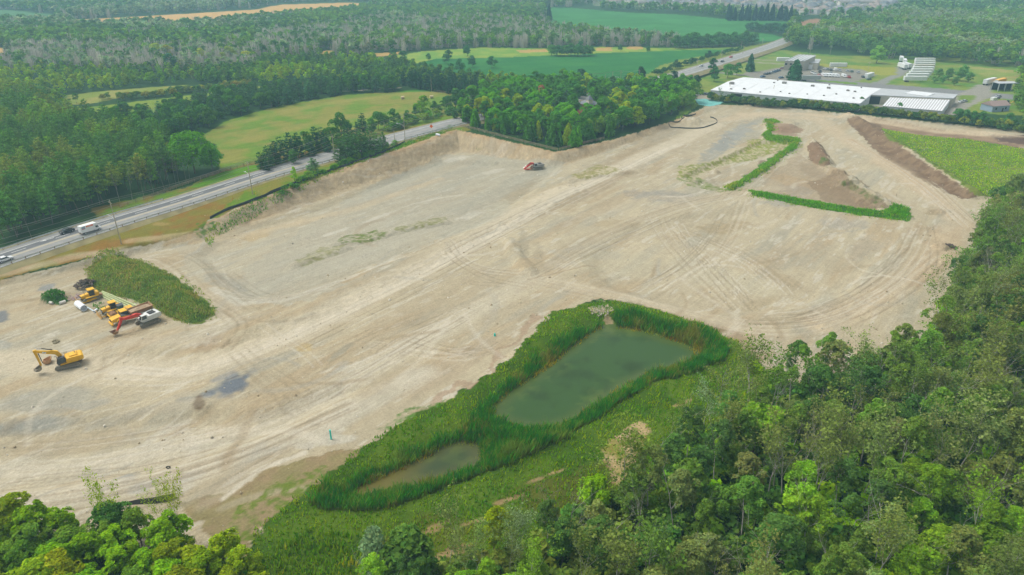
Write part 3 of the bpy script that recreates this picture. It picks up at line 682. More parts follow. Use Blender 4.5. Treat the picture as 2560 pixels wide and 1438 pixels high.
def crown_pine(rng, H, Rr, base, n, size):
    """a pine: whorls of boughs carrying tufts"""
    P = []; N = []; c = []
    z = base; A = []
    while z < H - .3:
        t = (z - base) / (H - base); L = Rr * (1 - t) ** .62 * (.55 + .45 * min(1, t * 4)) + .25
        k = 6 if t < .6 else 5
        a0 = rng.uniform(0, 6.28)
        for i in range(k):
            A.append((a0 + i * 6.283 / k + rng.normal() * .25, z + rng.normal() * .2, L * rng.uniform(.65, 1.18), t, rng.uniform(.78, 1.2)))
        z += (H - base) / 9.5
    A.append((0, H - .3, .3, 1, 1.1)); A = np.array(A)
    w = A[:, 2] ** 1.3; pick = rng.choice(len(A), size=n, p=w / w.sum())
    f = rng.uniform(.15, 1, n) ** .7
    r = A[pick, 2] * f
    x = np.cos(A[pick, 0]) * r; y = np.sin(A[pick, 0]) * r; zz = A[pick, 1] + r * .12 + f ** 2 * .3
    tuft = rng.integers(0, 9999)
    sp = .18 + .20 * A[pick, 2]
    off = rng.normal(size=(n, 3)) * (sp * .42)[:, None]; off[:, 2] *= .55
    P = np.stack([x, y, zz], 1) + off
    N = unit(off * .8 + rng.normal(size=(n, 3)) * .5 + np.array([0, 0, .75]) + np.stack([x, y, zz * 0], 1) * .12)
    V, F = cards(P, N, size, rng, .55)
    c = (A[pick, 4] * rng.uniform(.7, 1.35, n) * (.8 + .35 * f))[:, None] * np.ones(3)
    c = c * (1 + rng.normal(size=(n, 1)) * .05 * np.array([1.5, .2, -.5]))
    return V, F, np.repeat(np.clip(c, .2, 2), 4, 0)
def crown_cone(rng, H, Rr, base, n, size):
    t = rng.uniform(0, 1, n) ** .75; t = 1 - t; a = rng.uniform(0, 6.283, n)
    lob = 1 + .22 * np.sin(a * 3 + t * 5 + rng.uniform(0, 6)) + .16 * np.sin(a * 7 - t * 9)
    r = Rr * (1 - t) ** .6 * lob * rng.uniform(.68, 1.06, n) * (.75 + .25 * np.minimum(1, t * 6))
    P = np.stack([np.cos(a) * r, np.sin(a) * r, base + t * (H - base)], 1)
    N = unit(np.stack([np.cos(a), np.sin(a), np.full(n, .45)], 1) + rng.normal(size=(n, 3)) * .45)
    V, F = cards(P, N, size, rng, 1.4, up=np.tile([0, 0, 1.], (n, 1)))
    c = (rng.uniform(.7, 1.3, n) * (.9 + .2 * np.sin(a * 3 + t * 6)))[:, None] * np.ones(3)
    return V, F, np.repeat(np.clip(c, .2, 2), 4, 0)
def limbs(rng, H, spread, r0, depth=3, first=.35, k=4, up=.5, twigs=True):
    """trunk and branches as tapered three-sided tubes"""
    segs = []
    def grow(p, d, L, r, lev):
        n = 3
        for i in range(n):
            d2 = unit(d + rng.normal(size=3) * .13 * (lev + .5) + np.array([0, 0, .06 * lev]))
            q = p + d2 * L / n; rr = r * (1 - .28)
            segs.append((p, q, r, rr)); p, d, r = q, d2, rr
            if lev < depth and (lev > 0 or i > 0):
                for _ in range(k if lev == 0 else 2):
                    a = rng.uniform(0, 6.283); s = spread * rng.uniform(.7, 1.2)
                    b = unit(d + s * np.array([math.cos(a), math.sin(a), .15]))
                    grow(p, b, L * rng.uniform(.36, .55) * (1.25 if lev == 0 else 1), r * .5, lev + 1)
    base = np.array([0, 0, -.6])
    grow(base, np.array([rng.normal() * .04, rng.normal() * .04, 1.]), H * .85, r0, 0)
    V = []; F = []
    for p, q, a, b in segs:
        ax = unit(q - p); t = unit(np.cross(ax, [0.3, .9, .2])); u = np.cross(ax, t); m = len(V)
        for c_, r in ((p, a), (q, b)):
            for j in range(3):
                an = j * 2.0944; V.append(c_ + (t * math.cos(an) + u * math.sin(an)) * r)
        for j in range(3): F.append((m + j, m + (j + 1) % 3, m + 3 + (j + 1) % 3, m + 3 + j))
    ends = np.array([q for p, q, a, b in segs if a < r0 * .3])
    return np.array(V), np.array(F), ends
def trunk_np(rng, H, r, fork=True, top=.7):
    V, F, e = limbs(rng, H * top, .7, r, depth=2 if fork else 1, k=2)
    return V, F
NT = {}
def make_tree(kind, seed, name, bark=None):
    """one tree of its kind: Empty > trunk, crown"""
    rng = np.random.default_rng(seed)
    root = new_obj(name, None)
    if kind == 'leafy':
        H = rng.uniform(9, 12); Rr = H * rng.uniform(.23, .31); b0 = H * .22
        cr = crown_round(rng, H, Rr, b0, 30, 4200, .33, gap=.3, top=.25)
        tv, tf = trunk_np(rng, H, .20)
    elif kind == 'full':
        H = rng.uniform(9, 11); cr = crown_round(rng, H, H * rng.uniform(.34, .4), .2, 28, 3200, .42, gap=.22); tv, tf = trunk_np(rng, H, .22)
    elif kind == 'grand':
        H = 16.0; cr = crown_round(rng, H, H * .54, .6, 70, 9000, .5, gap=.24, top=.3); tv, tf = trunk_np(rng, H, .4)
    elif kind == 'fir':
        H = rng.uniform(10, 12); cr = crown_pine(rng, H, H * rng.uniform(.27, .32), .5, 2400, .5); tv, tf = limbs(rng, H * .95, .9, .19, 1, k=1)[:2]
    elif kind == 'aspen':
        H = rng.uniform(13, 16); Rr = H * rng.uniform(.17, .235); b0 = H * .36
        cr = crown_round(rng, H, Rr, b0, 26, 3400, .29, gap=.36, top=.3)
        tv, tf = trunk_np(rng, H, .17, top=.85)
    elif kind == 'sparse':
        H = rng.uniform(11, 14)
        tv, tf, e = limbs(rng, H, .6, .17, 3, k=3)
        e = e[rng.choice(len(e), 1500)]
        P = e + rng.normal(size=e.shape) * .35; N = unit(rng.normal(size=P.shape) + np.array([0, 0, .7]))
        V, F = cards(P, N, .28, rng); c = np.repeat(rng.uniform(.65, 1.35, (len(P), 1)) * np.ones(3), 4, 0); cr = (V, F, c)
    elif kind == 'bare':
        H = rng.uniform(9, 12); tv, tf, e = limbs(rng, H, .62, .13, 3, k=3); cr = None
    elif kind == 'pine':
        H = rng.uniform(12, 15); Rr = H * rng.uniform(.24, .29)
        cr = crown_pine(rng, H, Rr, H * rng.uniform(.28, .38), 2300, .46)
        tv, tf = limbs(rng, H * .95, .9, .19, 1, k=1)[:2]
    elif kind == 'cedar':
        H = rng.uniform(7, 10); cr = crown_cone(rng, H, H * rng.uniform(.2, .25), .2, 1500, .45); tv, tf = limbs(rng, H * .8, .7, .14, 0)[:2]
    elif kind == 'bush':
        H = rng.uniform(2.6, 4.0); cr = crown_round(rng, H, H * rng.uniform(.55, .75), .1, 11, 800, .34, gap=.2); tv, tf = limbs(rng, H * .7, .9, .07, 1, k=3)[:2]
    if cr is not None:
        o = new_obj('crown', mesh_np('crown', *cr[:3], material=LEAF), root); o["tinted"] = 1
    o = new_obj('trunk', mesh_np('trunk', tv, tf, material=bark or BARK), root)
    return root, H
PROTO = {}
def protos(key, kind, name, nvar, seed, bark=None):
    PROTO[key] = dict(kind=kind, name=name, n=nvar, seed=seed, bark=bark, made={}, used=set())
protos('leafy', 'leafy', 'leafy_tree', 7, 100, BARK); protos('aspen', 'aspen', 'aspen_tree', 5, 200, BARKG); protos('sparse', 'sparse', 'thin_tree', 4, 300, BARKG)
protos('bare', 'bare', 'bare_tree', 4, 400, BARKD); protos('pine', 'pine', 'pine_tree', 6, 500, BARK); protos('cedar', 'cedar', 'cedar_tree', 4, 600, BARK); protos('bush', 'bush', 'shrub', 5, 700, BARK)
protos('full', 'full', 'round_tree', 6, 800, BARK); protos('fir', 'fir', 'conifer_tree', 5, 900, BARK); protos('willow', 'full', 'willow_tree', 3, 850, BARK)
protos('grand', 'grand', 'spreading_tree', 1, 990, BARK); protos('bushy', 'leafy', 'bushy_tree', 5, 130, BARK); protos('broad', 'leafy', 'broadleaf_tree', 4, 160, BARK)
TREES = []      # (x, y, radius) of what stands, for spacing
def plant(key, x, y, H, color, label, cat, group=None, wide=1.0, var=None):
    p = PROTO[key]; v = int(R.integers(p['n'])) if var is None else var
    z = hgt(x, y)
    if v not in p['made']:
        p['made'][v] = make_tree(p['kind'], p['seed'] + v, p['name'], p['bark'])
    root, H0 = p['made'][v]; s = H / H0
    if v in p['used']: o = dup(root, color=(*color, 1))
    else:
        o = root; p['used'].add(v)
        for c in o.children:
            if c.get("tinted"): c.color = (*color, 1)
    o.location = (x, y, z - .1); o.rotation_euler = (0, 0, R.uniform(0, 6.283)); w = s * wide
    o.scale = (w, w * R.uniform(.92, 1.08), s)
    tag(o, label, cat, group)
    if group is None and "group" in o: del o["group"]
    return o
def sat(r, s=1.2):
    m = r.mean(-1, keepdims=True); return np.maximum(m + (r - m) * s, .004)
def col(c, k=1.0, j=.05, sm=1.2):
    r = sat(np.array(lin(c)), sm) * k
    return tuple(np.clip(r * (1 + R.normal(size=3) * j) * (1 + R.normal() * .07), .004, .9))
def scatter(poly_px, sp, n_max=100000, z=0.0, seed=1, jit=.42):
    """spaced points inside a polygon of photo pixels"""
    P = np.vstack([WP(poly_px, -2), WP(poly_px, 10)]); r = np.random.default_rng(seed)
    x0, y0 = P.min(0); x1, y1 = P.max(0)
    gx, gy = np.meshgrid(np.arange(x0, x1 + sp, sp), np.arange(y0, y1 + sp, sp * .87))
    gx = gx + (np.arange(gx.shape[0]) % 2)[:, None] * sp / 2
    gx = gx.ravel() + r.uniform(-jit, jit, gx.size) * sp; gy = gy.ravel() + r.uniform(-jit, jit, gy.size) * sp
    m = inside(*proj(gx, gy, terrain(gx, gy)), poly_px)
    pts = np.stack([gx[m], gy[m]], 1); r.shuffle(pts)
    return pts[:n_max]
def tone(c):
    """the colour word for a foliage colour given as photo RGB"""
    return {'o': 'dull olive', 'g': 'mid green', 'd': 'dark green', 'y': 'yellow-green', 'b': 'bright green', 's': 'grey-green', 'r': 'rust-brown'}[c]
PAL = {'o': (102, 116, 58), 'g': (94, 122, 50), 'd': (74, 104, 50), 'y': (128, 148, 48), 'b': (108, 142, 44), 's': (116, 132, 96), 'r': (156, 104, 78)}
LK = 1.6
def size_word(h, lo, hi): return 'small' if h < lo else ('tall' if h > hi else 'mid-sized')

# the big wood, lower right
WOOD = [(1860,1015),(1930,985),(2000,965),(2140,960),(2230,930),(2300,880),(2345,790),(2400,700),(2440,610),(2470,545),(2560,490),(2900,520),(2900,2050),(880,2050),(800,1680),(900,1540),(990,1470),(1130,1420),(1290,1390),(1420,1310),(1560,1250),(1640,1225),(1680,1180),(1740,1110)]
def place_words(px, py):
    if py > 1330: r = 'big wood bottom edge'
    elif py > 1120: r = 'big wood lower part'
    elif py > 900: r = 'big wood middle part'
    elif py > 700: r = 'big wood beside sand'
    else: r = 'big wood by green field'
    c = 'left end' if px < 1250 else 'near sandy scarp' if px < 1620 else 'below large pond' if px < 1900 else 'centre' if px < 2200 else 'right side' if px < 2420 else 'right border'
    return r, c
def in_view(x, y, H, pad=30):
    z = hgt(x, y)
    for zz in (z + H * .95, z + H * .5):
        a, b = proj(x, y, zz)
        if -pad < a < 2560 + pad and -pad < b < 1438 + pad: return True
    return False
pts = scatter(WOOD, 5.4, seed=5)
nz_ = lambda x, y, s, q: float(vnoise(np.array([x / q]), np.array([y / q]), s)[0])
order = sorted(pts.tolist(), key=lambda p: p[1])
cnt = {}
for x, y in order:
    a, b = nz_(x, y, 3, 16), nz_(x, y, 9, 11); u = R.uniform()
    px0, py0 = proj(x, y, hgt(x, y)); edge = False
    if u < .07: key = 'bare'
    elif u < .24: key = 'sparse'
    elif u < .66 + .14 * (a > .5): key = 'aspen'
    else: key = 'leafy'
    t = 'o' if a < .33 else 'g' if a < .5 else 'd' if a < .62 else 'g'
    if b > .8: t = 'b'
    if b < .2 and px0 > 1900: t = 'y' if py0 > 1300 and px0 > 2250 else 's'
    if key == 'sparse' and R.uniform() < .6: t = 'o'
    if t == 'g' and R.uniform() < .28: t = 's'
    H = {'leafy': R.uniform(8, 12.5), 'aspen': R.uniform(11.5, 16), 'sparse': R.uniform(10, 14), 'bare': R.uniform(8, 12)}[key]
    if py0 > 1300: H *= .9
    if px0 < 1400: H *= .85
    if not in_view(x, y, H): continue
    px, py = proj(x, y, hgt(x, y) + H * .8)
    if inside(np.array([px0]), np.array([py0]), [(1530,1080),(1680,1080),(1680,1230),(1560,1250),(1500,1200)])[0]: continue
    r, c = place_words(px, py); sw = size_word(H, 9, 13)
    if key == 'bare': lab = f"{sw} leafless grey tree, {r} of the big wood, {c}"
    else:
        kw = {'leafy': 'round', 'aspen': 'slender', 'sparse': 'see-through'}[key]
        lab = f"{sw} {tone(t)} {kw} tree, {r}, {c}"
    if cnt.get(key, 0) >= 295: continue
    cnt[key] = cnt.get(key, 0) + 1
    plant(key, x, y, H, col((112,126,70) if t == 's' else PAL[t], 1.48, sm=1.08), lab, 'tree', f"trees of the right-hand wood, {r}, {c}", wide=R.uniform(.95, 1.25))
# undergrowth beneath that wood: nobody could count it
def mass(name, label, cat, insts):
    """many plants merged into one object: insts = list of (template, x, y, z, scale, wide, rot, rgb)"""
    Vs = []; Fs = []; Cs = []; off = 0
    byt = {}
    for it in insts: byt.setdefault(it[0], []).append(it)
    for tk, L in byt.items():
        v, f, c = TPL[tk]; n = len(L)
        A = np.array([i[1:7] for i in L], float); rgb = np.array([i[7] for i in L], float)
        cs, sn = np.cos(A[:, 5]), np.sin(A[:, 5]); w = A[:, 3] * A[:, 4]
        x = (v[None, :, 0] * cs[:, None] - v[None, :, 1] * sn[:, None]) * w[:, None] + A[:, 0:1]
        y = (v[None, :, 0] * sn[:, None] + v[None, :, 1] * cs[:, None]) * w[:, None] + A[:, 1:2]
        z = v[None, :, 2] * A[:, 3:4] + A[:, 2:3]
        Vs.append(np.stack([x, y, z], 2).reshape(-1, 3)); Cs.append((c[None] * rgb[:, None, :]).reshape(-1, 3))
        Fs.append((f[None] + (np.arange(n) * len(v))[:, None, None]).reshape(-1, 4) + off); off += n * len(v)
    o = new_obj(name, mesh_np(name, np.concatenate(Vs), np.concatenate(Fs), np.concatenate(Cs), material=LEAFS))
    return tag(o, label, cat, kind="stuff")
TPL = {}
r_ = np.random.default_rng(77)
for i in range(5):
    TPL['dec%d' % i] = crown_round(r_, 10, r_.uniform(3.0, 3.9), 1.6, 12, 230, 1.05, gap=.18)
    TPL['pin%d' % i] = crown_pine(r_, 12, 2.8, 2.5, 170, 1.1)
    TPL['mdec%d' % i] = crown_round(r_, 10, r_.uniform(3.0, 3.8), 1.4, 14, 480, .74, gap=.2)
    TPL['mpin%d' % i] = crown_pine(r_, 12, 2.8, 2.5, 380, .75)
    TPL['bsh%d' % i] = crown_round(r_, 3, 2.2, .1, 7, 130, .6, gap=.15)
    TPL['far%d' % i] = crown_round(r_, 10, r_.uniform(3.4, 4.4), 1.6, 9, 90, 1.8, gap=.1)
    n = 46; a = r_.uniform(0, 6.283, n); rr = r_.uniform(0, 2.4, n) ** 1.0; h = r_.uniform(4, 11, n)     # a group of grey leafless stems
    P = np.stack([np.cos(a) * rr, np.sin(a) * rr, h * .55], 1); V = []
    tip = P + np.stack([r_.normal(size=n) * .5, r_.normal(size=n) * .5, h * .45], 1); bs = P * np.array([1, 1, 0])
    wv = np.stack([np.cos(a + 1.57), np.sin(a + 1.57), np.zeros(n)], 1) * .17
    V = np.stack([bs - wv, bs + wv, tip + wv * .5, tip - wv * .5], 1).reshape(-1, 3)
    TPL['gry%d' % i] = (V, np.arange(4 * n).reshape(n, 4), np.repeat(r_.uniform(.75, 1.25, (n, 1)) * np.ones(3), 4, 0))
def cover(insts, poly, sp, kinds, tones, h, seed, wide=(1, 1.25), base=10.0, avoid=None, patch=60, hw=None):
    pts = scatter(poly, sp, seed=seed); r = np.random.default_rng(seed + 5)
    if avoid is not None:
        for a in avoid:
            m = inside(*proj(pts[:, 0], pts[:, 1], terrain(pts[:, 0], pts[:, 1])), a); pts = pts[~m]
    z = terrain(pts[:, 0], pts[:, 1])
    if avoid is not None:
        tx, ty = proj(pts[:, 0], pts[:, 1], z + h[0] * .72); m = np.ones(len(pts), bool)
        for a in SHOWN: m &= ~inside(tx, ty, a)
        pts = pts[m]; z = z[m]
    f = fbm(pts[:, 0] / patch, pts[:, 1] / patch, seed + 9, 3)
    ks = list(kinds); kp = np.array([kinds[k] for k in ks], float); kp /= kp.sum(); tn = list(tones); tp = np.array([tones[k] for k in tn], float); tp /= tp.sum()
    cum = np.cumsum(tp)
    for i, (x, y) in enumerate(pts):
        q = np.clip((f[i] - .5) * 2.2 + .5 + r.normal() * .18, 0, .999); t = tn[int(np.searchsorted(cum, q))]
        k = ks[int(r.choice(len(ks), p=kp))]
        H = r.uniform(*h); b = 12.0 if 'pin' in k else 3.0 if 'bsh' in k else base
        cc = sat(np.array(lin(PAL[t]))) * (1 + r.normal() * .13) * (1 + r.normal(size=3) * .05)
        if k == 'gry': cc = np.array(lin((150, 147, 134))) * (1 + r.normal() * .12)
        insts.append((k + str(int(r.integers(5))), x, y, z[i] - .2, H / b, r.uniform(*wide), r.uniform(0, 6.283), np.clip(cc * LK, .003, .9)))
ug = []
cover(ug, WOOD, 2.7, {'bsh': 1}, {'o': 1, 'd': 2, 'g': 2, 'b': .4}, (2.0, 4.0), 31, base=3)
cover(ug, [(-300,1440),(60,1350),(300,1360),(430,1380),(560,1420),(660,1500),(760,1700),(760,1900),(-500,1900)], 2.6, {'bsh': 1}, {'g': 2, 'b': 1, 'd': 1}, (1.5, 3.0), 32, base=3)
mass('undergrowth', 'dense green undergrowth filling the ground beneath the woods', 'undergrowth', ug)
# wood at lower left
LLW = [(-260,1420),(20,1360),(60,1345),(200,1335),(300,1345),(420,1372),(540,1400),(620,1450),(690,1560),(720,1900),(-400,1900)]
for x, y in sorted(scatter(LLW, 3.7, seed=6).tolist(), key=lambda p: p[1]):
    H = R.uniform(6, 9.5); a = nz_(x, y, 5, 9); t = 'y' if a < .32 else 'b' if a < .52 else 'g' if a < .7 else 'd' if a < .85 else 's'
    if not in_view(x, y, H): continue
    px, py = proj(x, y, hgt(x, y) + H * .8)
    w = 'far left' if px < 160 else 'left of black culvert' if px < 340 else 'below black culvert' if px < 430 else 'right end'
    rr = 'front edge' if py < 1290 else 'middle rows' if py < 1380 else 'bottom border'
    plant('bushy', x, y, H, col((120,138,46) if t == 'y' else PAL[t], 1.4, sm=1.15), f"{size_word(H, 6.5, 8)} {tone(t)} bushy tree, lower left wood {rr}, {w}", 'tree', f"trees of the lower left wood, {rr}, {w}", wide=R.uniform(1.1, 1.4))
for px, py, H in [(312,1350,10),(425,1352,9),(455,1345,9.5)]:
    g = G(px, py); plant('sparse', g.x, g.y, H, col(PAL['y'], 1.4), f"thin young tree with a wispy pale crown standing {'left' if px < 400 else 'just right' if px < 440 else 'farther right'} of the black culvert", 'tree', None, wide=.55)
# scattered trees around the pond
POND_TREES = [('leafy',1480,1290,8,'b','bright green-yellow tree at the right foot of the pond grass, beside the sandy scarp',1.2),('leafy',1238,1385,9.5,'y','bright yellow-green tree below the reeds between the two ponds',1.0),('full',1030,1462,11.5,'d','large dark green tree standing at the bottom centre left',1.15),
              ('full',950,1448,10.5,'s','grey-green willow-like tree left of the large dark tree at the bottom',.85),('bare',1362,1290,7,'o','pale bare tree standing alone above the sandy streaks',1),('bare',1140,1400,6,'o','small bare white tree right of the grey-green tree',.8),('bare',1800,1010,9,'o','bare pale tree at the upper corner of the pond grass',1.1),
              ('bare',1865,1040,8,'o','bare pale tree right of the pond grass corner',1),('leafy',1880,960,6,'y','yellow-green bushy tree at the right corner of the pond grass',1.2),('leafy',1940,970,6,'b','bright green small tree where the wood meets the sand',1.2),('sparse',1570,1260,8,'g','thin green tree standing in front of the sandy scarp',1),
              ('leafy',1200,1560,8,'g','plain green tree at the bottom between the dark tree and the big wood',1.2),('full',1110,1600,8.5,'g','low green tree at the bottom border right of the dark tree',1.1),('sparse',1300,1430,9,'s','see-through grey-green tree left of the sandy streaks',1.1),('full',1330,1480,8,'g','round green tree at the bottom where the big wood starts',1.0),('leafy',1160,1475,4.5,'y','small yellow shrub-like tree on the bare patch at the bottom',.7),('leafy',1420,1400,8,'d','dark green round tree below the sandy streaks',1.1),('sparse',1700,1130,8,'o','thin olive tree above the scarp on the pond side',1.2),('sparse',1760,1070,7,'s','thin grey-green tree between the scarp and the wood',1.2)]
for key, px, py, H, t, lab, w in POND_TREES:
    g = G(px, py); plant(key, g.x, g.y, H, col(PAL[t], 1.5), lab, 'tree', None, wide=w)

# pine plantation at left
PINES = [(-700,760),(-40,628),(60,592),(140,560),(262,508),(372,484),(470,440),(530,418),(500,395),(440,372),(330,352),(215,320),(180,300),(120,272),(60,262),(-60,255),(-700,240)]
pp = sorted([p for p in scatter(PINES, 5.6, z=5, seed=8).tolist()], key=lambda p: p[1]); k = 0; rest = []
for x, y in pp:
    H = R.uniform(10.5, 16); a = nz_(x, y, 6, 20)
    if not in_view(x, y, H, 20): continue
    qx, qy = proj(x, y, hgt(x, y))
    if 425 < qx < 570 and qy > 372: continue
    px, py = proj(x, y, hgt(x, y) + H * .7)
    t = 'o' if a < .33 else 'g' if a < .45 else 'd'
    if k >= 285: rest.append((x, y, H, t)); continue
    k += 1
    w = 'by the highway' if py > 430 + (470 - px) * .15 else 'middle rows' if py > 330 else 'back rows'
    c = 'far left' if px < 130 else 'left of centre' if px < 270 else 'right of centre' if px < 400 else 'right end'
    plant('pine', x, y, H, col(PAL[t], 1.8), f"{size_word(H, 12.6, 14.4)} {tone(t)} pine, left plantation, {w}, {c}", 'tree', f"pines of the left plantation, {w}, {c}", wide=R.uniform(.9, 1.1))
ins = [('mpin%d' % int(R.integers(5)), x, y, hgt(x, y) - .2, H / 12, 1.15, R.uniform(0, 6), np.array(col(PAL[t], 1.5))) for x, y, H, t in rest]
g = G(488, 434); plant('grand', g.x, g.y, 17, col((80,126,46), 1.3), 'huge round bright green tree at the right end of the pine plantation', 'tree', None, wide=1.15)
g = G(532, 426); plant('full', g.x, g.y, 11, col((84,132,44), 1.6), 'smaller round green tree touching the huge round tree on its right', 'tree', None, wide=1.3)
g = G(432, 430); plant('fir', g.x, g.y, 12, col(PAL['o'], 1.5), 'olive conifer touching the huge round tree on its left', 'tree', None, wide=1.1)
for px, py in [(466,452),(474,446),(448,458),(440,462),(425,466),(412,474),(250,512),(360,492),(385,486),(300,506),(330,500),(80,597)]:
    g = G(px, py); plant('bare', g.x, g.y, R.uniform(8.5, 11), (1, 1, 1), f"thin grey dead tree fronting the pine plantation, {'beside the huge round tree' if px > 430 else 'right of the utility pole' if px > 330 else 'near the utility pole' if px > 200 else 'at the far left by the guardrail'}", 'tree', 'dead trees fronting the plantation', wide=.5)
def at_px(p, z=0): return W(p[0], p[1], z)
# ------------------------------------------------------------------ trees and hedges beyond the highway
def T(key, px, py, H, c, lab, w=1.0, group=None, k=1.7, var=None):
    if key == 'leafy': key = 'willow' if 'willow' in lab else 'full'
    if key == 'pine': key = 'fir'
    g = G(px, py); return plant(key, g.x, g.y, H, col(c, k), lab, 'tree' if key != 'bush' else 'shrub', group, wide=w, var=var)
PG, DG, BG, YG = (62, 92, 56), (46, 78, 50), (84, 132, 44), (128, 146, 52)
# pine belt behind the hay field
belt = [(225,318),(330,352),(430,362),(500,335),(560,303),(640,280),(700,265),(780,250),(860,236),(1000,229),(1000,214),(860,216),(760,224),(640,232),(560,252),(470,272),(420,290),(330,300)]
kk = 0
for x, y in sorted(scatter(belt, 7.2, z=4, seed=12).tolist(), key=lambda p: p[1]):
    H = R.uniform(8, 11); px, py = proj(x, y, hgt(x, y)); key = 'fir' if R.uniform() < .72 else 'full'
    c = 'left part' if px < 420 else 'behind the hay field left half' if px < 720 else 'behind the hay field right half'
    plant(key, x, y, H, col(PG if key == 'fir' else (72,108,48), 1.6), f"{size_word(H, 9, 10.2)} dark {'pine' if key == 'fir' else 'round tree'} in the belt across the meadows, {c}", 'tree', f"trees of the belt across the meadows, {c}", wide=1.25)
for x, y in scatter([(1005,222),(1060,226),(1175,244),(1190,226),(1100,206),(1010,204)], 6.5, z=3, seed=13).tolist():
    plant('fir', x, y, R.uniform(9, 11), col(DG, 1.4), "dark close-set pine in the dense grove behind the hay bales", 'tree', 'pines of the grove behind the hay bales', wide=1.1)
g = G(400, 318); T('bare', 402, 312, 11, (1,1,1), 'rust-grey leaning dead tree standing in the pine belt', 1.0, k=1)
# wooded house lot in the middle
LOT = [(1152,312),(1270,340),(1400,376),(1560,333),(1735,268),(1735,236),(1650,222),(1560,232),(1500,238),(1420,215),(1330,225),(1240,238),(1160,262),(1148,290)]
for x, y in sorted(scatter(LOT, 6.6, z=5, seed=15).tolist(), key=lambda p: p[1]):
    px, py = proj(x, y, hgt(x, y))
    if inside(np.array([px]), np.array([py]), [(1440,264),(1490,264),(1494,310),(1446,310)])[0]: continue
    a = nz_(x, y, 31, 14); u = R.uniform()
    front = py > (312 + (px - 1152) * .26 - 16 if px < 1400 else 376 - (px - 1400) * .32 - 18)
    key = 'cedar' if (front and u < .55) else 'fir' if u < .2 else 'full' if front else 'broad'
    H = R.uniform(6.5, 10.5) if key == 'cedar' else R.uniform(9, 13)
    c = BG if a > .62 else YG if (a < .3 and u > .4) else (70, 112, 46) if key != 'fir' else PG
    wd = 'dark' if c == PG else 'bright green' if c == BG else 'yellow-green' if c == YG else 'green'
    kd = {'cedar': 'conical cedar', 'fir': 'pine', 'leafy': 'round tree', 'broad': 'round tree', 'full': 'bushy tree'}[key]
    loc_ = 'along its left fence' if front and px < 1395 else 'along its right fence' if front else 'left half' if px < 1400 else 'right half'
    plant(key, x, y, H, col(c, 1.65), f"{size_word(H, 8, 11)} {wd} {kd} on the wooded house lot, {loc_}", 'tree', f"trees of the wooded house lot, {loc_}", wide=1.2)
T('leafy', 1352, 262, 11, PAL['r'], 'rust-brown dying round tree among the green trees of the house lot', 1.0, k=1.7)
T('bare', 1256, 262, 9, (1,1,1), 'bare white tree behind the house lot by the street lamp', .7, k=1)
T('bare', 1385, 352, 8, (1,1,1), 'thin brown dead sapling at the fence corner of the house lot', .5, k=1)
for i, (px, py, H) in enumerate([(1290,332,10),(1345,350,9),(1375,360,7),(1170,300,8),(1186,318,9),(1240,325,8),(1310,345,11),(1420,362,10),(1505,330,8)]):
    T('cedar' if i % 3 else 'leafy', px, py, H, YG if i % 2 else BG, ['bright green round tree','yellow-green conical cedar','bright conical cedar'][i % 3] + ' in the front rank of the house lot', 1.1, 'front rank trees of the house lot')
# tall hedge of willows on the lot's right side
for i, px in enumerate(range(1470, 1735, 15)):
    T('leafy', px, 352 - (px - 1470) * .30 - 6, R.uniform(8.5, 10.5), (104, 134, 62), 'pale green willow in the tall row above the right fence of the house lot', .75, 'willow row above the right fence')
# highway trees
HTS = .82
HT = [(655,425,9,'pine'),(672,420,11,'pine'),(690,412,12,'pine'),(705,405,13,'pine'),(728,400,14,'pine'),(748,395,13,'pine'),(765,385,12,'leafy'),(790,378,13,'pine'),(806,374,12,'pine'),(828,368,11,'leafy'),(855,352,16,'leafy'),(875,360,12,'pine'),
      (895,345,9,'pine'),(908,330,11,'pine'),(930,335,9,'leafy'),(945,325,11,'leafy'),(962,320,9,'leafy'),(985,312,10,'leafy'),(1000,318,7,'pine'),(1020,308,8,'leafy'),(668,428,6,'pine'),(735,412,8,'leafy'),(780,392,9,'pine'),(820,382,9,'pine'),(850,374,9,'leafy')]
for i, (px, py, H, key) in enumerate(HT):
    H *= HTS
    c_ = 'left cluster' if px < 760 else 'middle' if px < 880 else 'right end'
    T(key, px, py, H, DG if key == 'pine' else (70,108,50), f"{size_word(H, 7.8, 10.2)} dark {'pine' if key == 'pine' else 'leafy tree'} between hay field and highway, {c_}", 1.15, f'trees between hay field and highway, {c_}', k=1.75)
T('leafy', 1058, 292, 11, (92,124,44), 'single round tree with a yellowish side at the hay field corner', 1.25)
for px, py, H in [(1040,290,6),(1085,280,6),(1098,284,5),(1120,275,8),(1140,275,12),(1112,272,6),(1138,300,6),(1160,292,8)]:
    T('leafy', px, py, H, (66,104,52), 'small dark leafy tree by the highway below the hay bales', 1.2, 'small trees by the highway below the hay bales')
for px, py, H, w in [(785,432,6,1.7),(850,405,9,1.1),(868,400,11,1.2),(888,396,10,1.2),(905,392,11,1.2),(925,386,10,1.2),(940,383,9,1.3),(958,376,8,1.2),(880,388,10,1.1),(915,382,9,1.1)]:
    T('pine', px, py, H, (72,102,58), 'broad low pine standing alone beside the guardrail' if px == 785 else 'pine in the group between guardrail and black silt fence', w, None if px == 785 else 'pines between guardrail and silt fence', k=1.7)
T('leafy', 738, 458, 6.5, (128,160,56), 'small bright young tree in front of the guardrail', .6)
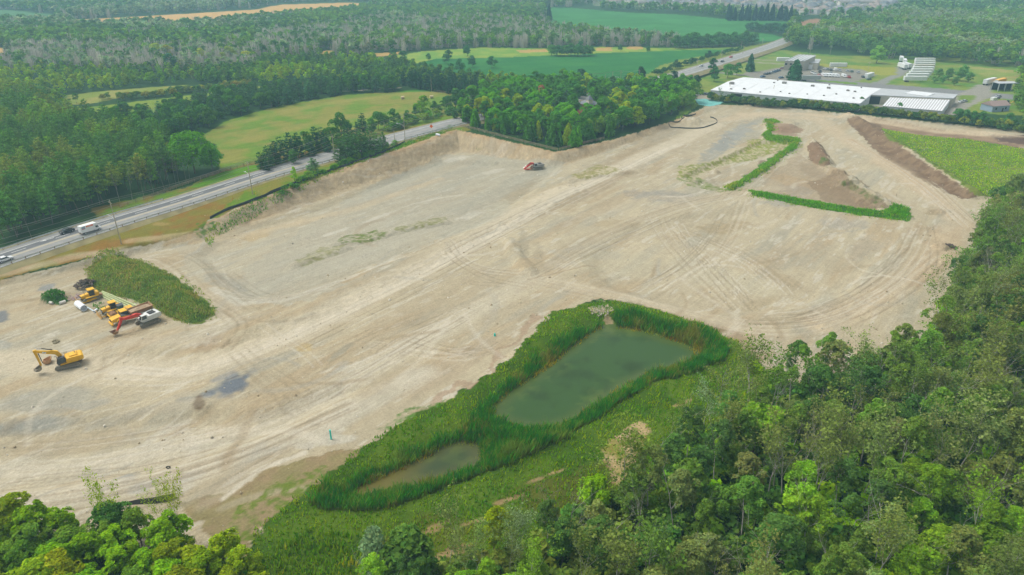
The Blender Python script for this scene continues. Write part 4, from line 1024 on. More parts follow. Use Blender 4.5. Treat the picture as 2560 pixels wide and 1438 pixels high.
# beyond the lot, along the highway
FT = [(1680,214,10,'leafy',DG,'round dark tree standing right beside the highway',1.25),(1702,226,11,'leafy',(98,136,58),'pale green tree right of the round highway tree',1.1),(1728,258,14,'leafy',(98,136,58),'tall pale tree at the upper end of the willow row',1.1),(1740,218,8,'leafy',DG,'small dark round tree on the lawn above the factory corner',1.2),
      (1780,180,10,'leafy',(52,92,50),'dark tree on the lawn between highway and factory, upper',1.1),(1785,204,10,'leafy',(60,100,50),'dark round tree on the lawn between highway and factory, lower',1.2),(1818,195,10,'leafy',(72,116,50),'round green tree near the factory roof corner',1.25),(1842,188,9,'leafy',(62,104,48),'green tree right of the round one near the factory roof corner',1.2),
      (1874,179,13,'cedar',(56,96,58),'large dark conical spruce beside the factory entrance',1.3),(1985,200,14,'cedar',(56,100,56),'wide dark pyramid tree in front of the office building',1.6),(2190,158,14,'leafy',(104,140,62),'big pale round tree behind the trailer lot',1.5),
      (2270,118,12,'leafy',(100,136,70),'pale tree in the wood behind the stacked trailers',1.3),(1452,205,9,'leafy',DG,'dark round tree at the near edge of the crop field, left',1.1),(1475,212,8,'pine',DG,'dark conifer at the near edge of the crop field',1.3),(1600,202,10,'leafy',DG,'dark round tree at the crop field beside the highway poles',1.2),(1570,208,7,'leafy',DG,'low dark tree left of the one by the highway poles',1.3),
      (1600,228,7,'pine',(62,104,62),'small conifer at the highway edge beside the lot',1.0),(1555,232,6,'leafy',(62,104,50),'small green tree at the highway edge beside the lot',1.2),(1690,172,7,'leafy',DG,'dark round shrub-like tree in the highway verge hedge, left',1.2),(1770,148,7,'leafy',DG,'dark round tree in the highway verge hedge, right',1.2),
      (1030,222,0,'','','',0)]
for px, py, H, key, c, lab, w in FT:
    if H: T(key, px, py, H, c, lab, w, k=1.7)
for px, py, H in [(430,178,13),(1150,182,10),(1125,190,9),(985,150,9),(1010,152,8),(1115,160,8),(1180,168,9),(1230,170,9),(1450,130,9),(1122,150,8),(1168,140,9),(1550,128,6),(1620,130,5),(1072,152,6)]:
    T('leafy', px, py, H, (64,104,62), 'solitary dark round tree at the edge of the far crop fields' if px > 600 else 'tall dark tree in front of the grey leafless stand', 1.3, 'solitary trees at the far crop fields' if px > 600 else None, k=1.7)
for px, py, H in [(395,150,13),(420,148,11),(505,155,11),(575,158,13),(620,160,10)]: T('leafy', px, py, H, (150,160,72), 'pale yellow-green billowy tree rising from the far left woods', 1.4, 'pale yellow-green trees of the far left woods', k=1.4)
for i in range(13):
    px = 1378 + i * 8.2; T('leafy', px, 139 + (i % 3) * 1.0, R.uniform(8, 10.5), (74,112,62), 'round tree in the isolated oval grove beside the crop field', 1.3, 'trees of the isolated oval grove', k=1.7)
for i in range(26):
    T('leafy', 1690 + i * 7.6 + R.uniform(-3, 3), 122 + R.uniform(-4, 2) - i * .35, R.uniform(9, 13), (70,108,60), 'big round tree in the row where the crop field meets the highway', 1.35, 'row of big round trees by the crop field', k=1.7)
for i in range(22):
    px = 1822 + (i % 11) * 15.5 + R.uniform(-4, 4); T('cedar', px, 49 + (i // 11) * 3, R.uniform(15, 21), (44,72,60), 'tall dark spire-shaped spruce in the row before the town', .8, 'dark spruces before the town', k=1.1)
for i in range(12): T('leafy', 1868 + i * 9, 76 + i * .9 + R.uniform(-2, 2), R.uniform(8, 12), (60,94,60), 'dark round tree at the right end of the far crop field', 1.3, 'round trees at the far crop field end', k=1.7)
T('cedar', 1372, 52, 20, (44,76,60), 'single dark spire spruce at the left end of the far crop field', 1.0, k=1.1)
for px, py in [(2245,283),(2390,306),(2428,312),(2452,314),(2410,310),(2150,268),(2520,318),(1795,256),(1742,252)]:
    T('leafy' if px not in (1795, 1742) else 'sparse', px, py, 7.5 if px > 2300 else 6, (70,108,58), 'leafy tree rising from the hedge in front of the striped-roof building' if px > 1800 else 'small wispy tree beside the turquoise patch', 1.1, 'trees rising from the factory hedge' if px > 1800 else 'wispy trees beside the turquoise patch', k=1.7)
for px, py, H in [(2345,196,7),(2370,200,8),(2395,202,9),(2420,206,7),(2355,210,6),(2385,214,6),(2335,208,5),(2405,190,8)]: T('leafy', px, py, H, (88,122,66), 'bushy tree in the thicket right of the stacked trailers', 1.4, 'thicket right of the stacked trailers', k=1.7)
# hedges made of countable shrubs
hp = WP([(1782,252),(1900,264),(2000,270),(2130,281),(2240,292),(2380,308),(2560,328),(2640,337)], .8)
def along(P, step):
    out = []; L = 0
    for a, b in zip(P[:-1], P[1:]):
        d = np.hypot(*(b - a)); n = max(1, int(d / step))
        for i in range(n): out.append(a + (b - a) * i / n)
    return out
for i, p in enumerate(along(hp, 3.1)):
    for j in range(2):
        x, y = p + R.normal(0, .8, 2) + np.array([0, j * 3.2]); px, _ = proj(x, y, 1)
        if px > 2590: continue
        c_ = 'left third' if px < 2030 else 'middle third' if px < 2300 else 'right third'
        t = [(74,104,52),(98,116,56),(124,132,62),(60,90,48)][int(R.integers(4))]
        plant('bush', x, y, R.uniform(3.2, 5.0), col(t, 1.3), f"bushy shrub in the long hedge in front of the white factory, {c_}", 'shrub', f"shrubs of the factory hedge, {c_}", wide=1.1)
hedge = along(WP([(268,256),(340,254),(440,243),(540,230),(640,217)], 2), 4.2)
for p in hedge:
    for j in range(2):
        x, y = p + R.normal(0, 1.2, 2) + np.array([0, j * 5])
        plant('bush', x, y, R.uniform(3.2, 4.6), col([(104,122,62),(82,112,54),(134,136,66)][int(R.integers(3))], 1.3), 'round shrub in the hedge dividing the two strips of meadow', 'shrub', 'hedge between the two strip meadows', wide=1.15)
for p in along(WP([(1640,190),(1700,168),(1760,150),(1830,132),(1860,122)], 1), 7):
    x, y = p + R.normal(0, 1, 2); plant('bush', x, y, R.uniform(3, 5), col((60,96,54), 1.3), 'dark shrub in the strip between crop field and highway', 'shrub', 'shrubs between crop field and highway', wide=1.3)
g = G(192, 258); plant('leafy', g.x, g.y, 6, col((72,112,54), 1.3), 'small round tree standing in the left strip meadow', 'tree', None, wide=1.2)

for i, p in enumerate(along(WP([(700,474),(760,448),(850,414),(960,376),(1000,360)], 6.2), 2.6)):
    x, y = p + R.normal(0, .7, 2); plant('bush', x, y, R.uniform(1.4, 3.2), col([(84,124,48),(70,108,46),(104,136,56)][int(R.integers(3))], 1.7), 'low shrub on the grassy verge between guardrail and silt fence', 'shrub', 'verge shrubs by the silt fence', wide=1.2)
for i, p in enumerate(along(WP([(960,333),(1040,308),(1120,282),(1150,288)], 6.5), 2.6)):
    x, y = p + R.normal(0, 1.6, 2) + np.array([0, 4]); plant('bush', x, y, R.uniform(2.2, 4.5), col([(84,120,52),(70,108,50),(104,130,60)][int(R.integers(3))], 1.6), 'leafy shrub between hay field and highway near the orange sign', 'shrub', 'shrubs near the orange sign', wide=1.2)
# ------------------------------------------------------------------ the far woods (nobody could count these)
ALLF = [[(500,345),(560,303),(640,278),(700,262),(860,232),(1000,222),(1160,228),(1190,250),(1150,312),(960,385),(640,505),(520,556)], CROPN, CROPM]
SHOWN = [[(1490,-6),(2240,-6),(2250,20),(2140,30),(1990,36),(1840,20),(1700,18),(1480,10)], HAY, CROPN, CROPM, [(980,140),(1060,128),(1200,119),(1370,121),(1500,117),(1700,121),(1860,118),(1860,132),(1500,136),(1280,146),(1040,158)], [(170,50),(360,41),(640,24),(700,12),(860,7),(935,9),(925,14),(850,22),(700,36),(640,40),(480,56),(340,53),(200,60)],[(1020,-2),(1300,12),(1420,30),(1300,18),(1100,4)],[(-60,22),(60,28),(142,38),(142,48),(-60,46)],[(-40,118),(20,120),(12,138),(-40,140)],[(1985,58),(2040,46),(2075,58),(2010,74)],[(165,238),(240,230),(330,222),(470,212),(470,222),(340,236),(215,262),(165,262)]]
fields = [HAY, CROPN, CROPM, [(980,140),(1060,128),(1200,119),(1370,121),(1500,117),(1860,116),(1860,132),(1500,140),(1280,150),(1030,165)],
          [(165,238),(330,222),(470,210),(470,224),(340,240),(215,266),(165,264)],[(190,272),(330,254),(460,240),(640,217),(760,203),(760,220),(640,230),(520,257),(420,280),(330,296),(230,306)],
          [(160,52),(360,38),(640,20),(700,8),(860,2),(950,5),(925,17),(850,29),(700,44),(640,49),(480,64),(340,60),(200,66)],[(-60,20),(60,28),(142,38),(142,50),(-60,48)],[(-40,118),(22,120),(14,140),(-40,142)],
          [(1590,222),(1650,170),(1700,155),(1800,134),(1890,112),(1935,100),(1965,104),(1960,122),(2060,126),(2250,150),(2380,160),(2560,172),(2560,330),(2160,290),(1740,270)],
          [(1150,312),(1400,376),(1740,268),(1735,236),(1650,222),(1500,228),(1420,205),(1180,228)],
          [(1000,-2),(1300,10),(1420,30),(1300,22),(1100,6)],[(1985,56),(2040,44),(2080,58),(2010,76)],[(2085,60),(2130,50),(2130,64),(2100,68)],
          [(795,126),(840,124),(832,144),(798,142)],[(925,132),(1005,128),(995,144),(935,145)],[(415,147),(455,146),(442,164),(418,162)],[(485,148),(520,147),(514,160),(488,160)],[(795,244),(900,236),(1010,228),(1010,214),(900,226)]]
# mid distance: left of the strips, and everything up to the grey stand
cover(ins, [(-700,262),(-60,262),(60,272),(150,285),(215,322),(330,354),(225,318),(180,300),(170,262),(160,236),(330,220),(480,208),(640,200),(640,178),(300,176),(0,176),(-700,176)], 6.4, {'mdec': 1, 'mpin': .2}, {'y': .9, 'g': 2, 'b': 1.2, 'd': 1.2, 'o': .6}, (5, 8), 41, avoid=fields, patch=50)
cover(ins, [(480,212),(640,214),(760,205),(1000,214),(1190,226),(1230,238),(1420,205),(1500,228),(1590,222),(1640,185),(1560,205),(1440,212),(1300,195),(1130,178),(1030,162),(980,158),(900,150),(640,152),(600,176),(480,190)], 6.6, {'mdec': 1, 'mpin': .15}, {'y': .7, 'b': 1.2, 'g': 2, 'd': 1.6}, (5.5, 9), 42, avoid=fields, patch=40)
mass('broadleaf_wood', 'broken mid-distance woodland of mixed greens beyond the meadows', 'woodland', ins)
i2 = []
cover(i2, [(-700,178),(0,178),(300,178),(420,182),(640,178),(640,128),(300,124),(0,124),(-700,124)], 6.2, {'gry': 1.8, 'dec': 1.2}, {'s': 1.5, 'd': 1.2, 'g': 1}, (7, 11), 43, avoid=fields, patch=45)
cover(i2, [(640,150),(900,140),(1000,130),(1200,119),(1370,121),(1690,121),(1700,100),(1600,84),(1430,66),(1340,58),(1200,50),(900,60),(640,90)], 6.4, {'gry': 1.2, 'dec': 1.4, 'pin': .4}, {'s': 1, 'd': 1.8, 'g': 1}, (8, 12), 44, avoid=fields, patch=60)
mass('leafless_wood', 'far woodland streaked with grey leafless trunks', 'woodland', i2)
i3 = []
cover(i3, [(-600,126),(300,126),(640,130),(640,88),(900,62),(1200,52),(1340,60),(1390,24),(1240,14),(1000,6),(935,12),(700,44),(480,66),(340,62),(200,66),(160,52),(142,50),(-60,50),(-600,50)], 7.2, {'far': 1, 'dec': .7, 'gry': .1}, {'s': .6, 'd': 2, 'g': 1.3}, (9, 13), 45, avoid=fields, patch=80)
cover(i3, [(-500,60),(-60,22),(140,36),(170,50),(360,40),(640,22),(860,4),(1000,0),(1240,12),(1390,22),(1500,8),(1500,-22),(-500,-22)], 9.5, {'far': 1, 'gry': .2}, {'s': .8, 'd': 2, 'g': 1.2}, (9, 14), 46, avoid=fields, patch=120)
cover(i3, [(1500,30),(1560,28),(1700,34),(1800,45),(1960,50),(2080,62),(2140,56),(2260,40),(2560,45),(3000,50),(3000,-22),(1500,-22)], 11, {'far': 1}, {'s': .8, 'd': 2, 'g': 1.2}, (7, 13), 47, avoid=fields + [[(1490,-6),(2240,-6),(2250,26),(2140,36),(1990,44),(1840,24),(1700,20),(1480,10)]], patch=120)
cover(i3, [(1490,-6),(2240,-6),(2250,26),(2140,40),(1990,50),(1840,30),(1700,34),(1480,18)], 42, {'far': 1}, {'d': 1, 'g': 1}, (5, 7), 48)
mass('distant_forest', 'hazy forest covering the far hills up to the top of the photo', 'forest', i3)
i4 = []
cover(i4, [(1930,118),(1965,104),(1975,66),(2080,64),(2150,56),(2260,40),(2560,45),(3000,50),(3000,190),(2560,172),(2380,160),(2260,148),(2200,150),(2100,128),(2000,122)], 7.0, {'dec': 1, 'pin': .35, 'gry': .06}, {'s': .5, 'o': .8, 'g': 2.2, 'd': 2}, (9, 14), 49, avoid=fields[12:14], patch=70)
cover(i4, [(2560,172),(3000,190),(3000,400),(2560,326),(2560,290),(2530,270),(2540,190)], 5, {'mdec': 1}, {'o': 1, 'g': 2.2, 'y': .6}, (3, 8), 50, patch=30)
mass('hill_forest', 'green forest rising behind the industrial yard at the right', 'forest', i4)

# ------------------------------------------------------------------ reeds, weeds and grass
def ring(poly, d):
    c = poly.mean(0); return c + (poly - c) * (1 + d / np.linalg.norm(poly - c, axis=1, keepdims=True))
def blades(name, label, cat, areas, seed):
    """areas: list of (world polygon, avoid polygons, density per m2, height range, width, colours, base colour or None, patch noise cut)"""
    rg = np.random.default_rng(seed); VV = []; FF = []; CC = []; off = 0
    for poly, avoid, dens, hr, w, cols_, basec, cut, *gain in areas:
        x0, y0 = poly.min(0); x1, y1 = poly.max(0); n = int((x1 - x0) * (y1 - y0) * dens)
        x = rg.uniform(x0, x1, n); y = rg.uniform(y0, y1, n)
        m = inside(x + (fbm(x / 3, y / 3, 5, 2) - .5) * 2.4, y + (fbm(x / 3, y / 3, 6, 2) - .5) * 2.4, poly)
        for a in avoid: m &= ~inside(x + (fbm(x / 1.5, y / 1.5, 8, 2) - .5) * 1.2, y, a)
        if cut: m &= fbm(x / 2.5, y / 2.5, seed + 1, 3) > cut
        x = x[m]; y = y[m]; n = len(x); z = terrain(x, y); z = np.maximum(z, -2.2)
        h = rg.uniform(hr[0], hr[1], n) * (.45 + 1.1 * fbm(x / 2.2, y / 2.2, seed + 2, 3)); a = rg.uniform(0, 6.283, n)
        ww = w * rg.uniform(.6, 1.4, n); dx = np.cos(a) * ww / 2; dy = np.sin(a) * ww / 2
        lx = rg.normal(size=n) * .22 * h + .08 * h; ly = rg.normal(size=n) * .22 * h
        t = fbm(x / 5, y / 5, seed + 3, 3); k = len(cols_); q = np.clip((t - .5) * 2.4 + .5 + rg.normal(size=n) * .16, 0, .999) * k
        cc = sat(np.array([lin(c) for c in cols_]))[q.astype(int)] * rg.uniform(.72, 1.3, (n, 1))
        V = np.stack([np.stack([x - dx, y - dy, z], 1), np.stack([x + dx, y + dy, z], 1), np.stack([x + dx * .7 + lx * .5, y + dy * .7 + ly * .5, z + h * .6], 1), np.stack([x + lx, y + ly, z + h], 1)], 1)
        c4 = np.stack([cc, cc, cc, cc], 1)
        if basec is not None:
            bc = np.array(lin(basec)); c4[:, 0:2] = c4[:, 0:2] * .25 + bc * .75
        VV.append(V.reshape(-1, 3)); CC.append(np.clip(c4.reshape(-1, 3) * (gain[0] if gain else 1.7), .003, .9)); FF.append(np.arange(4 * n).reshape(n, 4) + off); off += 4 * n
    o = new_obj(name, mesh_np(name, np.concatenate(VV), np.concatenate(FF), np.concatenate(CC), material=LEAFS)); return tag(o, label, cat, kind='stuff')
REEDPX = [(1512,796),(1560,784),(1640,804),(1740,829),(1800,860),(1822,885),(1800,912),(1710,942),(1600,975),(1500,1045),(1420,1105),(1330,1150),(1210,1190),(1100,1235),(1000,1275),(900,1288),(810,1288),(770,1265),(800,1232),(860,1205),(960,1155),(1110,1092),(1190,1034),(1285,940),(1385,862),(1470,812)]
REED = WP(REEDPX, -.8); GAP = WP([(1500,785),(1530,780),(1545,830),(1505,830)], -.8)
rz_ = [(104,128,58),(66,126,44),(48,112,40),(40,98,44),(50,116,40),(72,128,42),(118,122,62)]
blades('reeds', 'dense tall green reeds ringing both ponds', 'reeds', [(REED, [ring(POND, .7), ring(POND2, .6), GAP], 26, (1.4, 2.5), .14, rz_, (96, 88, 40), 0, 1.6)], 3)
blades('dry_reed_stalks', 'fringe of yellowish brown dead reed stalks at the water line', 'reeds', [(ring(POND, 1.3), [ring(POND, -.5), GAP], 16, (.5, 1.5), .16, [(150,134,52),(120,96,50),(128,140,50)], (96,72,40), .35), (ring(POND2, 1.2), [ring(POND2, -.4)], 16, (.5, 1.4), .16, [(150,134,52),(120,96,50),(128,140,50)], (96,72,40), .3)], 4)
GW = WP(GREENW); RW = REED
blades('meadow_grass', 'rough yellow-green grass and weeds around the reed belt', 'grass', [(GW, [RW, WP(SCARP)], 5, (.3, .8), .26, [(72,108,34),(92,122,38),(108,130,42),(118,128,48),(86,118,36)], None, .30, 1.95)], 5)
WB = WP([(560,1450),(660,1400),(760,1330),(900,1340),(960,1420),(930,1560),(600,1600)])
blades('wildflower_weeds', 'tall weeds dotted with yellow flowers at the bottom centre left', 'weeds', [(WB, [], 5, (.6, 1.5), .32, [(70,106,34),(92,118,36),(104,124,36),(84,112,34),(140,138,44)], None, 0)], 6)
blades('mound_weeds', 'dense green weeds covering the long earth mound', 'weeds', [(MOUND, [], 13, (.3, .9), .26, [(84,106,54),(98,116,58),(108,118,62),(122,126,72),(88,116,50),(126,122,72)], None, .22, 1.95), (ring(MOUND, 2.2), [MOUND], 5, (.2, .6), .26, [(112,130,60),(128,136,72)], None, .48)], 7)
blades('weed_patch', 'small round heap overgrown with dark green weeds', 'weeds', [(WP([(106,750),(115,736),(140,731),(165,738),(171,750),(150,759),(118,757)]), [], 12, (.4, .9), .3, [(64,104,44),(56,92,40)], None, 0), (WP([(228,766),(250,756),(272,764),(262,776),(235,778)]), [], 6, (.3, .7), .3, [(84,120,56)], None, .4)], 8)
blades('ditch_grass', 'long strips of tall bright grass edging the sandy triangle', 'grass', [(WP(STRIP1), [], 11, (.35, 1.0), .3, [(92,134,44),(112,146,52),(80,118,44),(128,140,60)], None, 0), (WP(STRIP2), [], 11, (.35, 1.0), .3, [(80,128,40),(96,140,46),(70,112,44)], None, 0)] + [(WP(S) + np.array(q), [], 3, (.2, .6), .28, [(112,136,56),(130,142,70)], None, .5) for S in (STRIP1, STRIP2) for q in ((1.6, -1.2), (-1.6, -1.6), (0, 2.2))], 9)
blades('field_weeds', 'bright green low weeds covering the field at the right', 'weeds', [(WP(RFIELD), [], 3.2, (.15, .5), .4, [(116,142,48),(104,134,44),(138,152,58),(92,124,44)], None, .25, 2.0)], 10)
blades('bank_weeds', 'sparse weeds along the top of the excavated bank', 'weeds', [(WP([(640,498),(800,438),(960,380),(1140,318),(1145,326),(960,394),(800,450),(640,512),(540,552),(512,580),(505,560),(560,530)], 5), [], 6, (.3, .8), .28, [(74,112,40),(96,132,48),(120,132,60)], None, .36)], 11)

rg = np.random.default_rng(88); n = 2600; V = []; F = []; cc = []
sp = WP(SITE); x = rg.uniform(-170, 250, n * 3); y = rg.uniform(60, 340, n * 3); m = inside(x, y, sp); dn = fbm(x / 9, y / 9, 71, 3); m &= (dn > .5) | (rg.random(n * 3) < .22)
x = x[m][:n]; y = y[m][:n]; z = terrain(x, y); n = len(x); s = np.minimum(.06 + rg.exponential(.05, n), .3); a = rg.uniform(0, 6.28, n)
cube = np.array([(-1,-1,-.6),(1,-1,-.6),(1,1,-.6),(-1,1,-.6),(-.6,-.6,.8),(.7,-.5,.7),(.5,.6,.9),(-.7,.5,.8)], float); cf = np.array([(4,5,6,7),(0,1,5,4),(1,2,6,5),(2,3,7,6),(3,0,4,7)])
J = cube[None] * s[:, None, None] * rg.uniform(.6, 1.4, (n, 8, 3)); X_ = J[..., 0] * np.cos(a)[:, None] - J[..., 1] * np.sin(a)[:, None] + x[:, None]; Y_ = J[..., 0] * np.sin(a)[:, None] + J[..., 1] * np.cos(a)[:, None] + y[:, None]; Z_ = J[..., 2] + z[:, None] + s[:, None] * .3
ct = np.array([lin((196,184,156)), lin((222,214,196)), lin((176,160,130)), lin((190,182,162))])[rg.integers(0, 4, n)] * .75
o = new_obj('loose_stones', mesh_np('loose_stones', np.stack([X_, Y_, Z_], 2).reshape(-1, 3), (cf[None] + (np.arange(n) * 8)[:, None, None]).reshape(-1, 4), np.repeat(ct, 8, 0), material=gm)); tag(o, 'small stones and clods scattered over the bare ground', 'stones', kind='stuff')
# ------------------------------------------------------------------ the highway
ASPH = mat("asphalt", (.26, .26, .25), .9, noise=.22, scale=.5); ASPD = mat("fresh_asphalt", (.13, .135, .14), .9, noise=.2, scale=.4); CONC = mat("pale_concrete", (.42, .40, .36), .9, noise=.15, scale=.6)
WPAINT = mat("road_paint", (.72, .72, .68), .8); YPAINT = mat("yellow_road_paint", (.40, .36, .27), .8, noise=.3); STEEL = mat("galvanised_steel", (.66, .69, .69), .55, .1); WOODP = mat("weathered_pole", (.42, .38, .28), .9, noise=.25, scale=2); DWOOD = mat("fence_wood", (.30, .22, .15), .9)
def catmull(P, step=3.0):
    P = [np.array(p, float) for p in P]; P = [2 * P[0] - P[1]] + P + [2 * P[-1] - P[-2]]; out = []
    for i in range(1, len(P) - 2):
        n = max(2, int(np.hypot(*(P[i + 1] - P[i])) / step))
        for k in range(n):
            t = k / n
            out.append(.5 * (2 * P[i] + (P[i + 1] - P[i - 1]) * t + (2 * P[i - 1] - 5 * P[i] + 4 * P[i + 1] - P[i + 2]) * t * t + (3 * P[i] - P[i - 1] - 3 * P[i + 1] + P[i + 2]) * t ** 3))
    out.append(P[-2]); return np.array(out)
RC = [(-700,866,2.2),(-250,737,2.2),(0,648,2.6),(250,566,3.2),(460,502,4.0),(640,444,5.0),(765,407,5.9),(970,349,6.8),(1145,304,6.8),(1330,266,6.2),(1510,231,5.2),(1600,209,4.6),(1700,185,4.0),(1800,155,3.4),(1890,127,3.0),(1935,112,2.6),(1985,92,2.0)]
rp = WP(RC); RCV = catmull(rp, 4.0); rzv = np.interp(np.linspace(0, 1, len(RCV)), np.linspace(0, 1, 2), [0, 0])
seg = np.r_[0, np.cumsum(np.hypot(*np.diff(RCV, axis=0).T))]; ctl = [float(seg[np.argmin(np.hypot(*(RCV - p).T))]) for p in rp]
RZ = np.interp(seg, ctl, [p[2] for p in RC]); tg = np.gradient(RCV, axis=0); tg /= np.hypot(*tg.T)[:, None]; NR = np.stack([-tg[:, 1], tg[:, 0]], 1)    # left-hand side = far side
RZ = np.maximum(RZ, terrain(RCV[:, 0], RCV[:, 1]) + .35)
def road_pt(i, off, dz=0): return (RCV[i, 0] + NR[i, 0] * off, RCV[i, 1] + NR[i, 1] * off, RZ[i] + dz)
def strip(name, o0, o1, dz, m, i0=0, i1=None, skirt=0, parent=None):
    i1 = len(RCV) if i1 is None else i1; V = []; F = []
    offs = ([(o0 - skirt, dz - 1.6)] if skirt else []) + [(o0, dz), (o1, dz)] + ([(o1 + skirt, dz - 1.6)] if skirt else [])
    k = len(offs)
    for i in range(i0, i1): V += [road_pt(i, o, d) for o, d in offs]
    for i in range(i1 - i0 - 1):
        for j in range(k - 1): F.append((i * k + j, (i + 1) * k + j, (i + 1) * k + j + 1, i * k + j + 1))
    return tag(new_obj(name, mesh_np(name, V, F, material=m), parent), kind='structure')
HW = 6.6
VERGE = mat("gravel_verge", (.24, .21, .10), .95, noise=.4, scale=.3)
strip('road_embankment', -HW - 1.2, HW + 1.2, -.03, VERGE, skirt=3.2)
strip('highway', -HW, HW, .02, ASPH)
def idx_at(px): 
    q, _ = proj(RCV[:, 0], RCV[:, 1], RZ); return int(np.argmin(np.abs(q - px) + (RCV[:, 1] < 0) * 1e6))
strip('asphalt_lane', .3, 3.6, .026, ASPD, 0, idx_at(720)); 
strip('edge_line', 3.75, 3.95, .030, WPAINT); strip('edge_line', -5.0, -4.8, .030, WPAINT); strip('median_paint', -1.35, -.15, .026, YPAINT, 0, idx_at(780)); strip('centre_line', -.25, .0, .030, YPAINT, idx_at(780))
for s0 in range(int(seg[idx_at(-60)]), int(seg[idx_at(720)]), 12):
    i = int(np.searchsorted(seg, s0)); strip('lane_dash', 1.75, 1.95, .031, WPAINT, i, i + 2)
i = idx_at(143); arrow = MB()
for a, b, c in ((0, 2.6, .14), (2.4, 4.2, 0)):
    p = [(a, -.14 if c else -.5), (b, -.14 if c else 0), (b, .14 if c else 0.001), (a, .14 if c else .5)]
    arrow.add([(u, v, 0) for u, v in p], [(0, 1, 2, 3)])
o = arrow.build('turn_arrow', WPAINT); o.location = road_pt(i, 2.9, .034); o.rotation_euler = (0, 0, math.atan2(tg[i, 1], tg[i, 0]) + math.pi); tag(o, kind='structure')
def guardrail(name, label, i0, i1, off):
    t = thing(name, label, 'guardrail', road_pt(i0, off, 0)); V = []; F = []; O = t.location; prof = [(-.03, .42), (.05, .5), (-.03, .58), (.05, .70), (-.03, .84)]
    for i in range(i0, i1):
        for u, v in prof: p = road_pt(i, off + u, v); V.append((p[0] - O[0], p[1] - O[1], p[2] - O[2]))
    for i in range(i1 - i0 - 1):
        for j in range(4): F.append((i * 5 + j, (i + 1) * 5 + j, (i + 1) * 5 + j + 1, i * 5 + j + 1))
    new_obj('rail', mesh_np('rail', V, F, material=STEEL), t); q = 0
    pm = MB(); pm.box((0, 0, .35), (.16, .16, .8)); first = None; s0 = seg[i0]
    while s0 < seg[i1 - 1] and q < 100:
        k = int(np.searchsorted(seg, s0)); p = road_pt(k, off + (-.12 if off < 0 else .12))
        if first is None: first = c = pm.build('post', DWOOD, t)
        else: c = first.copy(); COL.objects.link(c)
        c.location = (p[0] - O[0], p[1] - O[1], p[2] - O[2]); s0 += 3.8; q += 1
    return t
guardrail('guardrail', 'long galvanised guardrail on the near side of the highway', idx_at(-80), idx_at(955), -HW + .1)
guardrail('guardrail', 'guardrail on the near side of the highway behind the orange road sign', idx_at(985), idx_at(1170), -HW + .1)
guardrail('guardrail', 'guardrail on the far side of the highway in front of the pine plantation', idx_at(-80), idx_at(466), HW - .1)
# ------------------------------------------------------------------ poles and wires
def pole(px, py, H, lab, lamp=None, arms=True, loc=None, grp=None):
    g = Vector(loc) if loc is not None else G(px, py); t = thing('utility_pole', lab, 'utility pole', g, 0, grp)
    m = MB(); m.cyl((0, 0, -1), (0, 0, H), .17, .11, 7); m.build('pole_shaft', WOODP, t)
    if arms:
        m = MB(); m.box((0, 0, H - .9), (.12, 2.4, .14), rz=math.atan2(tg[3, 1], tg[3, 0])); m.build('crossarm', WOODP, t)
    if lamp:
        m = MB(); m.tube([(0, 0, H * .55), (lamp[0] * .5, lamp[1] * .5, H * .55 + 1.0), (lamp[0], lamp[1], H * .55 + 1.25)], .05); m.build('lamp_arm', STEEL, t)
        m = MB(); m.box((lamp[0] * 1.1, lamp[1] * 1.1, H * .55 + 1.22), (.75, .4, .16), rz=math.atan2(lamp[1], lamp[0])); m.build('lamp_head', mat("lamp_housing", (.7, .72, .72), .4), t)
    return t, g
PL = [(-260,770,13,'far'),(304,611,14.5,(-2.2, 1.2)),(632,486,12.5,(-1.8, 1.2)),(838,406,11.5,None),(1013,353,12,(-3.0, 1.0)),(1176,292,10.5,(-2.4,.6)),(1297,250,10.5,(-2.6,.6)),(1399,228,10,None),(1550,222,11.5,(-3,.5)),(1596,212,10,None)]
PLAB = {304:'tall wooden utility pole with a street lamp arm rising beside the box truck',632:'wooden utility pole with a lamp arm where the silt fence begins',838:'wooden utility pole without a lamp among the roadside pines',1013:'wooden pole with a long street lamp arm above the guardrail end',1176:'pole with a lamp arm at the left corner of the house lot',1297:'pole with a lamp arm near the bare white tree',1399:'plain pole rising from the middle of the house lot',1550:'pole with a lamp arm at the highway right of the house lot',1596:'plain pole beside the highway right of the house lot',-260:'wooden utility pole beyond the left edge'}
line = []
for px, py, H, lamp in PL:
    if lamp == 'far': g = G(-260, 770); line.append(g + Vector((0, 0, 13))); continue
    t, g = pole(px, py, H, PLAB[px], lamp); line.append(g + Vector((0, 0, H)))
for px, py, H, lab in [(987,356,5.5,'short slim pole left of the long street lamp'),(1079,229,8,'pale pole standing at the back of the hay field'),(1244,250,8,'slim pole beside the bare white tree'),(1512,223,9.5,'left pole of the cluster by the crop field'),(1521,219,7,'short second pole of the cluster by the crop field'),(1530,217,10,'thin third pole of the cluster by the crop field'),
                       (1528,232,4,'short post at the highway edge beside the house lot'),(1741,181,9.5,'first pole along the highway past the house lot'),(1802,153,9,'second pole along the highway past the house lot'),(1852,127,8.5,'left one of two poles near the road bend'),(1856,141,9,'right one of two poles near the road bend'),(1904,121,9,'pole on the far side where the highway meets the wood'),
                       (1673,205,7,'pole behind the round highway tree'),(1816,200,7,'pole in front of the factory roof corner'),(1822,237,7.5,'grey pole before the factory wall, left one'),(1931,243,7.5,'grey pole before the factory wall, right of the first'),(2024,137,8,'pole in front of the hill forest'),(2170,176,6.5,'yellowish pole on the lawn behind the parked vans'),(2075,135,7,'pole with a white dish in the hill forest')]:
    pole(px, py, H, lab, arms=py < 200)
WIRE = mat("wire", (.30, .30, .28), .6)
